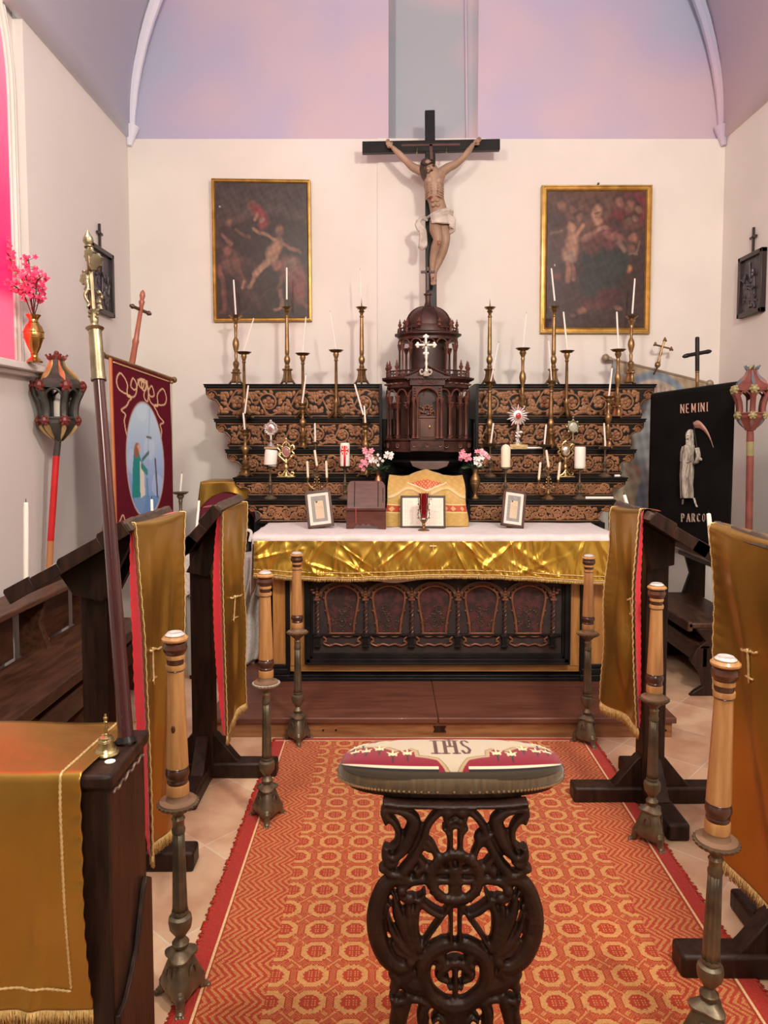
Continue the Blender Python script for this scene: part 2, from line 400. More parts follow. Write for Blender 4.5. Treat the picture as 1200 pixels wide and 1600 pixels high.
# ================= rug =================
def rugcol(u, v):
    W, Lg = 1.66, 3.0
    x = u*W; y = (1-v)*Lg
    ex = np.minimum(x, W-x); c = np.zeros((len(u), 3))
    org = np.array((.40,.034,.005)); crm = np.array((.58,.28,.085)); red = np.array((.38,.016,.006))
    px_, py_ = .116, .103
    cu = ((x-W/2)/px_+.5) % 1-.5; cv = (y/py_) % 1-.5
    au, av = np.abs(cu), np.abs(cv)
    oc = np.maximum(np.maximum(au/.94, av), (au+av)/1.38)*.93
    k = np.zeros(len(u))
    k[(oc > .235+.012*((np.floor(x/.008)+np.floor(y/.008)) % 2)) & (oc < .39-.012*((np.floor(x/.008)+np.floor(y/.008)) % 2))] = 1
    chk = ((np.floor(x/.004)+np.floor(y/.004)) % 2) < 1
    k[(oc < .2) & ((cu*px_/.0105+.5) % 1 < .38) & ((cv*py_/.0095+.5) % 1 < .42)] = .9
    # corner stars and side flowers
    su, sv = .5-au, .5-av
    star = (su < .22) & (sv < .22) & ((np.abs(su-sv) < .05) & (su+sv > .10) | (su+sv < .055))
    k[star & (oc > .40)] = 1
    fl = ((su < .13) & (av < .22)) | ((sv < .13) & (au < .22))
    k[fl & chk & (oc > .41)] = .5
    ln = (oc > .43) & (oc < .47) & ~fl; k[ln] = .3; k[(oc > .49) & chk & (au > .15) & (av > .15)] = .35
    # chevron side borders
    bd = ex < .24
    t = (ex+.045*np.abs(((y/py_+.0) % 1)-.5)*2)/.0235
    kb = ((t % 1) < .5).astype(float)
    kb *= .85; kb[((np.floor(x/.0045)+np.floor(y/.0045)) % 2) < 1] *= .45
    k = np.where(bd, kb, k)
    c = org*(1-k[:, None])+crm*k[:, None]
    c[ex < .062] = org*.8; c[(ex < .056) & (ex > .049)] = (.75,.5,.25); c[ex < .049] = red
    ey = np.minimum(y, Lg-y); c[ey < .03] = red; c[(ey < .038) & (ey > .03)] = (.75,.5,.25)
    rs = np.random.RandomState(3); c *= rs.uniform(.82, 1.12, (len(c), 1))
    n = np.sin(x*7.1+y*3)*np.sin(y*5.3-x*2)*.5+.5; c *= (1-.10*n)[:, None]
    st = np.exp(-(((x-.62)/.02)**2+((y-2.25)/.06)**2)); c = c*(1-.5*st[:, None])+np.array((.25,.16,.14))*.5*st[:, None]
    return c
RX0, RX1, RY0, RY1 = -.585, 1.075, .80, 3.80
rugm = colmat('woven_rug', .95, sheen=.15, bump=.5, bscale=260)
rug = painted('rug', rugm, lambda u, v: (RX0+(RX1-RX0)*u+.028*(1-v)*0, RY1-(RY1-RY0)*v, .009+.0012*sin(u*14)*sin(v*9)), 415, 750, rugcol, face=True)
tag(rug, 'orange and cream woven rug with octagon pattern and red fringed edges', 'rug')
d = rug.modifiers.new('s', 'SOLIDIFY'); d.thickness = .008; d.offset = -1
b = MB()
for s, X in ((-1, RX0), (1, RX1)):
    y = RY0
    while y < RY1:
        l = random.uniform(.010, .022); b.add([(X, y, .008), (X, y+.006, .008), (X+s*l, y+.006+random.uniform(-.004,.004), .003), (X+s*l, y+random.uniform(-.004,.004), .003)], [(0,1,2,3)]); y += .006
rf = b.build('fringe', mat('red_fringe', (.36,.016,.006), (.48,.03,.010), .9, scale=60), rug, solid=.002); rf['kind'] = 'stuff'

# ================= dais =================
DX0, DX1, DY0, DZ = -.95, 1.53, 3.832, .11
da = empty('wooden_dais', (.29, 4.5, 0), 'low reddish brown wooden dais under the altar', 'platform')
b = MB(); mid = xat(683, 4.0)
b.box(DX0, DY0-.015, .078, mid-.001, 5.9, DZ); b.box(mid+.001, DY0-.015, .078, DX1, 5.9, DZ)
b.build('top_board', stepm, da, bevel=.006)
b = MB(); b.box(DX0+.02, DY0, 0, DX1-.02, 5.89, .078); b.build('front_board', stepf, da)
b = MB(); kx = xat(686, 3.9); b.prism([(kx-.03,.03),(kx+.04,.03),(kx+.03,.045),(kx+.04,.062),(kx-.03,.062),(kx-.02,.045)], DY0-.006, DY0); b.build('butterfly_key', dark, da)
for q in (505, 525, 1005, 1040):
    b = MB(); b.ball(at(q, 1141, DY0), .006, 8); b.build('screw', black, da)

# ================= altar =================
AY = 4.43
al = empty('altar', (.29, 4.6, DZ), 'wooden altar with black framed relic front of five carved arches', 'altar')
def AX(px): return xat(px, AY)
AT = .985
b = MB(); b.box(AX(424), AY+.07, DZ, AX(953), 5.0, AT-.005); b.build('body', pinev, al)
b = MB(); b.box(AX(447), AY, DZ+.05, AX(912), AY+.10, AT); b.build('centre_panel', pineh, al, bevel=.003)
for a_, c_ in ((424, 444), (451, 474), (895, 908), (925, 948)):
    b = MB(); b.box(AX(a_), AY-.005, zat(1040, AY), AX(c_), AY+.09, AT-.01); b.build('stile', pinev, al, bevel=.002)
for a_, c_ in ((444, 451), (910, 923)):
    b = MB(); b.box(AX(a_), AY-.012, DZ+.04, AX(c_), AY+.08, AT); b.build('dark_pilaster', black, al, bevel=.003)
b = MB()
b.box(AX(426), AY-.03, DZ, AX(952), AY+.1, DZ+.022); b.box(AX(430), AY-.018, DZ+.022, AX(950), AY+.1, DZ+.034)
for a_, c_ in ((420, 450), (910, 956)):
    b.box(AX(a_), AY-.035, DZ, AX(c_), AY+.1, DZ+.04); b.box(AX(a_)+.01, AY-.025, DZ+.04, AX(c_)-.01, AY+.1, DZ+.075); b.box(AX(a_)+.02, AY-.015, DZ+.075, AX(c_)-.02, AY+.1, DZ+.10)
b.build('plinth', black, al, bevel=.005)
b = MB(); b.box(AX(405), AY-.07, AT-.005, AX(958), 5.0, AT+.02); b.build('table_top', pineh, al, bevel=.003)
# black frame round the relic front
fx0, fx1, fz0, fz1 = AX(475), AX(893), zat(1035, AY), AT-.02
b = MB()
for t_, y_ in ((.048, -.03), (.034, -.045), (.012, -.05)):
    b.box(fx0, AY+y_, fz0, fx0+t_, AY, fz1); b.box(fx1-t_, AY+y_, fz0, fx1, AY, fz1); b.box(fx0, AY+y_, fz0, fx1, AY, fz0+t_); b.box(fx0, AY+y_, fz1-t_*.6, fx1, AY, fz1)
b.build('relic_frame', black, al, bevel=.003)
b = MB(); b.box(fx0+.04, AY-.012, fz0+.04, fx1-.04, AY+.02, fz1-.02); rb = b.build('relic_backboard', mat('dusky_velvet', (.018,.014,.012), (.04,.02,.018), .7, scale=20), al)
bays = [(499, 568), (574, 641), (646, 713), (720, 787), (793, 863)]
zb, zc, zt = zat(988, AY), zat(931, AY), zat(908, AY)
relv = mat('faded_red_relic_ground', (.028,.012,.010), (.075,.018,.018), .8, scale=30, lo=.45, hi=.6, bump=.3, bscale=60)
for bi, (p0, p1) in enumerate(bays):
    x0, x1 = AX(p0), AX(p1); xm = (x0+x1)/2; hw = (x1-x0)/2
    rn = empty if False else None
    b = MB()
    iw = hw*.74; n = 16
    shp = [(xm-iw*.72, zb)]+[(xm-iw*cos(pi*i/n), zc-.02+iw*.78*sin(pi*i/n)) for i in range(n+1)]+[(xm+iw*.72, zb)]
    b.prism(shp, AY-.014, AY-.011); nich = b.build('relic_niche', relv, al)
    b = MB(); rr = random.Random(bi)
    ov = [(0, .03, .020), (0, .055+.0, .013), (rr.uniform(-.03,.03), .115, .017), (-.05, .03, .009), (.05, .03, .009), (0, .095, .012)]
    for dx, dz, r_ in ov:
        cx, cz = xm+dx, zb+.035+dz
        b.tube([(cx+r_*cos(t), AY-.018, cz+r_*1.2*sin(t)) for t in [i*pi/8 for i in range(16)]], .0022, 5, closed=True)
    for q in range(16): b.ball((xm+rr.uniform(-.7,.7)*iw, AY-.017, zb+.01+rr.random()*.15), (rr.uniform(.003,.008), .004, .004), 6)
    b.build('relic_medallion', mat('dull_relic_metal', (.10,.075,.045), None, .5, metal=.5) if bi == 0 else bpy.data.materials['dull_relic_metal'], nich)
    # inner carved frame, flaring sides
    b = MB()
    pth = catmull([(xm-iw*.72, AY-.022, zb+.004), (xm-iw*.78, AY-.022, zb+.07), (xm-iw*1.02, AY-.022, zc-.01), (xm-iw*.75, AY-.022, zc+iw*.42), (xm, AY-.022, zc+iw*.70), (xm+iw*.75, AY-.022, zc+iw*.42), (xm+iw*1.02, AY-.022, zc-.01), (xm+iw*.78, AY-.022, zb+.07), (xm+iw*.72, AY-.022, zb+.004)], 6)
    b.tube(pth, .0075, 8); b.cyl((xm-iw*.8, AY-.022, zb), (xm+iw*.8, AY-.022, zb), .005)
    for i in range(3, len(pth)-2, 3):
        q = pth[i]; d_ = (q-V((xm, q.y, zc-.03))).normalized(); b.ball(q+d_*.009, (.008, .005, .007), 6)
    b.build('niche_surround', carve, nich)
    # black arch over the bay
    b = MB()
    b.tube([(xm-hw*1.02*cos(pi*i/16), AY-.03, zc+.004+hw*.66*sin(pi*i/16)) for i in range(17)], .008, 8)
    b.tube([(xm-hw*.94*cos(pi*i/16), AY-.034, zc+.002+hw*.60*sin(pi*i/16)) for i in range(17)], .004, 6)
    b.build('arch_moulding', mat('edge_worn_black', (.10,.05,.03), None, .3) if bi == 0 else bpy.data.materials['edge_worn_black'], nich)
    # cartouche under the niche
    b = MB(); z0 = zat(1006, AY); z1 = zat(992, AY)
    for s in (-1, 1):
        b.tube(catmull([(xm, AY-.022, z1+.004), (xm+s*hw*.3, AY-.024, z1-.004), (xm+s*hw*.6, AY-.022, z1+.006), (xm+s*hw*.85, AY-.022, z1-.004), (xm+s*hw*.72, AY-.024, z1-.022), (xm+s*hw*.84, AY-.022, z0+.01), (xm+s*hw*.55, AY-.022, z0-.006), (xm+s*hw*.3, AY-.024, z0+.006), (xm, AY-.022, z0-.004)], 5), .0055, 7)
        for q in ((.35, .0), (.75, .6), (.5, 1)): b.ball((xm+s*hw*q[0], AY-.024, z1-(z1-z0)*q[1]), (.010, .006, .007), 6)
    b.build('cartouche', carve, nich)
cols = [495, 571, 643.5, 716.5, 790, 866]
for cx in cols:
    x = AX(cx); b = MB(); z0 = zat(990, AY); z1 = zat(936, AY)
    b.cyl((x, AY-.03, z0), (x, AY-.03, z1), .007)
    for ph in (0, pi): b.tube([(x+.008*cos(ph+t*26), AY-.03+.008*sin(ph+t*26), z0+(z1-z0)*t) for t in [i/40 for i in range(41)]], .005, 6)
    c1 = b.build('twisted_column', mat('twist_wood', (.035,.018,.014), (.10,.045,.03), .35, scale=60) if cx == 495 else bpy.data.materials['twist_wood'], al)
    b = MB(); b.box(x-.018, AY-.042, z1, x+.018, AY-.01, z1+.012)
    for k in range(4): b.box(x-.010+.002*k, AY-.040, z1+.014+k*.017, x+.010-.002*k, AY-.01, z1+.026+k*.017)
    for s in (-1, 1):
        b.ball((x+s*.02, AY-.03, z1+.045), (.014, .008, .009), 6); b.ball((x+s*.032, AY-.028, z1+.062), (.016, .007, .007), 6)
    b.build('capital', carve, c1)
    b = MB(); b.box(x-.022, AY-.045, z0-.014, x+.022, AY-.01, z0); b.box(x-.015, AY-.04, z0-.065, x+.015, AY-.01, z0-.014); b.box(x-.02, AY-.042, z0-.075, x+.02, AY-.01, z0-.063)
    b.build('pedestal', black, c1, bevel=.002)
b = MB(); z0 = zat(990, AY); b.box(fx0+.05, AY-.032, z0-.006, fx1-.05, AY-.01, z0+.003); b.box(fx0+.05, AY-.03, fz0+.045, fx1-.05, AY-.01, fz0+.062); b.build('rail', black, al, bevel=.002)

# ================= altar linen and frontal =================
CX0, CX1 = at(397, 838, 4.40).x, at(962, 850, 4.40).x
ZT = AT+.024
def linen_f(u, v):
    # v: 0 back edge ... .62 front fold ... 1 hem
    x = CX0+(CX1-CX0)*u
    if v < .6: y = 4.98-(4.98-4.345)*v/.6; z = ZT+.004*sin(x*9+y*7)*sin(x*3.3)
    else:
        t = (v-.6)/.4; drop = .045+.030*u+.006*sin(x*7); y = 4.345-.012*sin(min(t*3, 1)*pi/2)-.003*sin(x*23+t*3); z = ZT-.004-t*drop
    return (x, y, z)
b = MB(); b.grid(linen_f, 120, 30)
def side(u, v):   # hanging flap at the left end
    y = 4.42+.45*u; x = CX0-.012-.02*v-.010*sin(u*13); z = ZT-.0-v*(.36+.05*sin(u*9)-.1*u)
    return (x+(.012 if v == 0 else 0), y, z)
b.grid(side, 20, 14)
ln = b.build('altar_cloth', linen, solid=.003, smooth=True, sharp=80, normals=False); tag(ln, 'white linen cloth spread over the altar top', 'altar cloth')
def under(u, v):
    x = AX(505+200*u); z0_ = ZT-.10; z1_ = zat(900+6*sin(pi*u)+1.5*sin(u*14), 4.40); return (x, 4.342+.003*sin(u*20), z0_+(z1_-z0_)*v)
b = MB(); b.grid(under, 50, 6)
tag(b.build('under_cloth', linen, solid=.002, normals=False), 'white under cloth peeping out below the gold altar frontal', 'cloth')
rs = random.Random(5)
gath = [(.09,0),(.17,0),(.19,.0),(.36,-.0),(.50,0),(.63,0),(.80,0),(.92,0)]
wr = [(rs.random(), rs.random(), rs.gauss(0, .55), rs.uniform(.07,.22), rs.uniform(.006,.020)) for _ in range(75)]
def front_f(u, v):
    x0, x1 = CX0+.012, CX1-.002
    x = x0+(x1-x0)*u; zt_ = ZT-.03; zb_ = zat(897+8*u+4*sin(u*8), 4.315)
    z = zt_+(zb_-zt_)*v
    d = .0
    for cu, cv, a, ln_, s_ in wr:
        du = (u-cu)*2.16; dv = (v-cv)*.3; ca, sa = cos(a), sin(a)
        al_ = du*sa+dv*ca; ac = du*ca-dv*sa
        d += .0062*exp(-(ac/s_)**2-(al_/ln_)**2)*(1 if rs else 1)
    for gu, _ in gath:
        ang = atan2((u-gu)*2.16, v*.3+.12); d += .0050*cos(ang*15)*exp(-((u-gu)*2.16/.35)**2)*(v**.6)
    gathers = .004*sin(x*190)*exp(-((v-.86)/.12)**2)
    return (x, 4.315-d+gathers*.7-.010*v+.008*cos(pi*u*2), z)
fro = empty('altar_frontal', (.29, 4.38, 0), 'bright gold satin frontal with fringe hanging across the altar front', 'altar frontal')
b = MB(); b.grid(front_f, 460, 44); b.build('satin_panel', satin_b, fro, normals=False, sharp=180)
def fringe_strip(P, length, n, r=.0012, jit=.15, down=V((0,0,-1)), name='fringe', parent=None, m=None, kind='stuff'):
    b = MB()
    for i in range(n):
        t = (i+.5)/n*(len(P)-1); k = min(int(t), len(P)-2); p = P[k].lerp(P[k+1], t-k)
        e = p+down*length*random.uniform(.85, 1.1)+V((random.uniform(-1,1), random.uniform(-1,1), 0))*length*jit
        mid = (p+e)/2+V((random.uniform(-1,1), random.uniform(-1,1), 0))*length*jit*.5
        b.tube([p, mid, e], [r, r*1.2, r*.7], 3)
    o = b.build(name, m or fringem, parent, sharp=180, normals=False); o['kind'] = kind
    return o
hem = [V(front_f(i/200, 1)) for i in range(201)]
fringe_strip(hem, .022, 1500, .0014, .2, parent=fro)
def braid_tube(P, r, parent, name='braid', m=None, beads=None):
    b = MB(); L_ = sum((P[i+1]-P[i]).length for i in range(len(P)-1)); n = int(L_/(r*1.9))
    cum = 0; k = 0; acc = 0
    seg = [(P[i+1]-P[i]).length for i in range(len(P)-1)]
    rr = []
    pts = []
    for i in range(n+1):
        s_ = L_*i/n
        while k < len(seg)-1 and acc+seg[k] < s_: acc += seg[k]; k += 1
        p = P[k].lerp(P[k+1], min(1, (s_-acc)/max(seg[k], 1e-9))); pts.append(p); rr.append(r*(1.25 if i % 2 else .75))
    b.tube(pts, rr, 5)
    return b.build(name, m or braid, parent, sharp=180)
braid_tube([p+V((0,-.004,.03)) for p in hem], .0028, fro)
braid_tube([p+V((0,-.004,.004)) for p in hem], .0028, fro)
# small embroidered cross in the middle
b = MB(); c = at(677, 850, 4.285); b.tube([c, c+V((0,-.002,-.045))], .003, 5); b.tube([c+V((-.02,0,-.012)), c+V((.02,-.002,-.012))], .003, 5); b.build('embroidered_cross', braid, fro)
# ================= gradines (candle tiers) =================
TY = [5.55, 5.40, 5.25, 5.10, 4.95]
TP = [600, 654, 702, 746, 781]
TZ = [zat(TP[i], TY[i]) for i in range(5)]
BASEZ = AT+.02
def tier_z(k): return TZ[k]
def rosette(b, x, y, z, r, n=5):
    for i in range(n):
        a = 2*pi*i/n+.3; b.ball((x+r*.58*cos(a), y, z+r*.58*sin(a)), (r*.42, .0045, r*.42), 7)
    b.ball((x, y-.003, z), (r*.28, .006, r*.28), 6)
def leafy(b, x, y, z, l, w_, a):
    M = Matrix.Rotation(-a, 3, 'Y'); b.ball((x+l*.5*cos(a), y, z+l*.5*sin(a)), (l*.55, .004, w_), 7, M)
def scrollwork(b, x0, x1, z0, z1, y, rnd):
    h = z1-z0; n = max(1, round((x1-x0)/(h*1.12))); w_ = (x1-x0)/n; zm = (z0+z1)/2
    for i in range(n):
        s = 1 if i % 2 else -1; cx = x0+(i+.5)*w_; R = min(h*.40, w_*.42)
        a0 = pi if s > 0 else pi
        pts = [(x0+i*w_, zm)]
        for t in range(15):
            a = pi+(-s)*t*.42*1.0; rr = R*(1-.035*t); pts.append((cx+rr*cos(a), zm+rr*sin(a)))
        b.tube([(p[0], y, p[1]) for p in pts], [.0075]*10+[.006]*6, 6, flat=.6)
        b.tube(catmull([(cx-R*.9, y, zm+s*R*.4), (cx, y, zm-s*h*.46), (cx+w_*.38, y, zm-s*h*.30), (cx+w_*.5, y, zm)], 4), .007, 6, flat=.6)
        rosette(b, cx, y, zm, R*.62, rnd.choice((5, 6, 5)))
        for k in range(13):
            a = k*2*pi/13+rnd.random()*.4
            leafy(b, cx+R*.98*cos(a), y, zm+R*.85*sin(a), h*.20, h*.075, a+s*.9)
        for sx in (-1, 1):
            for sz in (-1, 1):
                bx, bz = cx+sx*w_*.46, zm+sz*h*.36
                for q in range(3):
                    a = atan2(-sz, -sx)+(q-1)*.9+rnd.uniform(-.3,.3); leafy(b, bx, y, bz, h*.25, h*.08, a)
                b.ball((bx, y, bz), (h*.07, .005, h*.07), 6)
ext = {-1: ([322, 337, 354, 366, 383], [597, 597, 597, 602, 606]), 1: ([1021, 1006, 992, 979, 961], [740, 740, 740, 735, 731])}
gtex = mat('copper_brown_carving_panel', (.19,.080,.030), (.30,.14,.060), .5, metal=.15, scale=12)
for s, lab in ((-1, 'left bank of stepped black candle shelves with copper scroll carving'), (1, 'right bank of stepped black candle shelves with copper scroll carving')):
    g = empty('candle_tiers', (xat(460 if s < 0 else 870, 5.3), 5.3, BASEZ), lab, 'stepped shelves', 'stepped candle shelves behind the altar')
    for k in range(5):
        Y = TY[k]; xo, xi = xat(ext[s][0][k], Y), xat(ext[s][1][k], Y)
        zt_ = TZ[k]; zb_ = (TZ[k+1] if k < 4 else BASEZ)+.0; yb_ = Y+.15 if k else 5.86
        th = .022
        b = MB(); a_, c_ = (xo-.012, xi) if s < 0 else (xi, xo+.012)
        b.box(a_, Y-.016, zt_-.010, c_, yb_, zt_); b.box(a_+.004, Y-.008, zt_-.026, c_-.004, yb_, zt_-.010)
        b.build('shelf', black, g, bevel=.003)
        pt, pb = zt_-.026, zb_; h = pt-pb
        def ox(f): return xo - s*f
        poly = [(xi, pt), (xo, pt), (ox(.004), pt-.22*h), (ox(.028), pt-.36*h), (ox(.075), pt-.42*h), (ox(.10), pt-.55*h), (ox(.103), pt-.75*h), (ox(.085), pt-.86*h), (ox(.10), pb), (xi, pb)]
        b = MB(); b.prism(poly, Y+.004, Y+.03); xin = xi
        bx0, bx1 = min(ox(.10), xi), max(ox(.10), xi); b.box(bx0, Y+.02, pb, bx1, Y+.15, pt)
        pn = b.build('riser', black, g)
        b = MB(); rnd = random.Random(k*7+s)
        m_ = .012
        # border fillet
        fil = [(xi+s*.018, pt-.012), (ox(.012), pt-.012), (ox(.014), pt-.22*h), (ox(.034), pt-.33*h), (ox(.080), pt-.39*h), (ox(.108), pt-.55*h), (ox(.110), pt-.74*h), (ox(.094), pb+.022), (xi+s*.018, pb+.022)]
        b.tube([(p[0], Y+.002, p[1]) for p in fil], .0035, 5, closed=True)
        x0, x1 = sorted((ox(.115), xi+s*.024)); scrollwork(b, x0, x1, pb+.026, pt-.016, Y+.002, rnd)
        # end scroll
        rr = h*.17; cx, cz = ox(.045), pt-.012-rr*1.15
        b.tube([(cx+rr*(1-t*.04)*cos(t*.5)*1.0, Y+.002, cz+rr*(1-t*.04)*sin(t*.5)) for t in range(15)], .005, 6); rosette(b, cx, Y+.002, cz, rr*.6)
        leafy(b, ox(.085), Y+.002, cz, .03, .008, 0); leafy(b, ox(.10), Y+.002, pb+.04, .03, .008, pi/2)
        b.build('scroll_carving', gtex, pn, sharp=60)
    b = MB(); xi = xat(ext[s][1][0], 5.5)
    b.box(min(xi, xi+s*.02), 5.38, TZ[2], max(xi, xi+s*.02), 5.86, TZ[0]-.01); b.build('inner_post', black, g)
    # dark plinth below with scroll end
    b = MB(); xo, xi = xat(395 if s < 0 else 948, 4.99), xat(608 if s < 0 else 729, 4.99)
    b.box(min(xo, xi), 5.0, .11, max(xo, xi), 5.86, BASEZ); b.build('plinth', black, g)

# ================= candlesticks =================
def wick(b, p, d, l=.012, r=.0012): b.tube([p, p+d*l], r, 4)
def candle(p0, p1, r, label, group=None, m=wax, flatc=1.0, wk=True):
    p0, p1 = V(p0), V(p1)
    o = empty('candle', p0, label, 'candle', group)
    d = (p1-p0).normalized(); b = MB()
    q = d.to_track_quat('Z', 'Y').to_matrix(); L_ = (p1-p0).length
    b.lathe([(r*.98, 0), (r, L_*.1), (r*.97, L_*.9), (r*.85, L_-r*.3), (r*.35, L_)], 12, p0, M=q)
    b.build('wax_body', m, o)
    if wk: b = MB(); wick(b, p1, d); b.build('wick', black, o)
    return o
def tri_base(b, c, r, h, rot=0, feet=True):
    M = Matrix.Rotation(rot, 3, 'Z')
    b.lathe([(r*.62, h*.14), (r*.66, h*.20), (r*.50, h*.42), (r*.42, h*.72), (r*.46, h*.84), (r*.60, h*.88), (r*.58, h*.94), (r*.30, h), (0, h)], 24, c, M=M, flute=.22, fn=3)
    if feet:
        for k in range(3):
            a = rot+2*pi*k/3; d = V((cos(a), sin(a), 0))
            b.tube([V(c)+d*r*.45+V((0,0,h*.34)), V(c)+d*r*.72+V((0,0,h*.22)), V(c)+d*r*.86+V((0,0,h*.10)), V(c)+d*r*1.02+V((0,0,h*.045))], [r*.10, r*.15, r*.13, r*.12], 8)
def candlestick(kind, x, Y, z0, zp, label, m=brass, pw=.040, group='brass candlesticks on the candle shelves', pr=.03):
    o = empty('candlestick', (x, Y, z0), label, 'candlestick', group)
    H = zp-z0; c = (x, Y, z0); b = MB(); s = MB()
    if kind == 'A':
        hb = min(.125, H*.26); tri_base(b, c, .062, hb, -pi/2)
        s.lathe([(.016, hb*.98), (.020, hb+.012), (.014, hb+.026), (.022, hb+.045), (.0245, hb+.065), (.018, hb+.085), (.013, hb+.095), (.0165, hb+.105), (.0165, hb+.14), (.0125, H-.065), (.016, H-.06), (.016, H-.052), (.011, H-.045), (.013, H-.03), (.024, H-.018), (.015, H-.008), (.02, H)], 14, c)
    elif kind == 'B':
        hb = min(.10, H*.22); tri_base(b, c, .060, hb, -pi/2+.3)
        q = H-hb
        s.lathe([(.026, hb*.9), (.030, hb+.01), (.016, hb+q*.06), (.024, hb+q*.12), (.024, hb+q*.16), (.011, hb+q*.20), (.013, hb+q*.30), (.010, hb+q*.34), (.020, hb+q*.42), (.026, hb+q*.50), (.022, hb+q*.57), (.012, hb+q*.62), (.010, hb+q*.64), (.012, hb+q*.8), (.015, hb+q*.84), (.012, hb+q*.87), (.026, hb+q*.95), (.018, H)], 14, c)
    elif kind == 'D':  # splayed feet, plain tapered shaft
        for k in range(3):
            a = -pi/2+2*pi*k/3; d = V((cos(a), sin(a), 0))
            b.tube([V(c)+V((0,0,H*.20)), V(c)+d*.02+V((0,0,H*.12)), V(c)+d*.042+V((0,0,H*.05)), V(c)+d*.068+V((0,0,.008))], [.012, .014, .010, .012], 8)
        s.lathe([(.014, H*.1), (.016, H*.2), (.020, H*.24), (.010, H*.28), (.0125, H*.32), (.010, H-.07), (.015, H-.06), (.011, H-.05), (.022, H-.02), (.018, H)], 14, c)
    else:  # 'C' small round foot
        b.lathe([(.046, 0), (.047, .006), (.036, .013), (.022, .022), (.010, .032)], 18, c)
        q = H
        s.lathe([(.010, .03), (.016, .045), (.008, .058), (.014, q*.38), (.017, q*.44), (.008, q*.5), (.010, q*.56), (.0055, q*.64), (.006, q*.9), (.014, q*.97), (.012, q)], 12, c)
    b.build('base', m, o); s.build('shaft', m, o)
    b = MB(); b.lathe([(.010, H-.006), (pw*.7, H-.001), (pw, H+.012), (pw*1.05, H+.014), (pw*.92, H+.010), (pw*.5, H+.004), (0, H+.003)], 20, c); b.build('drip_pan', m, o)
    if pr: b = MB(); b.lathe([(.0085, H), (.006, H+.01), (0, H+pr)], 8, c); b.build('pricket', bronze, o)
    return o
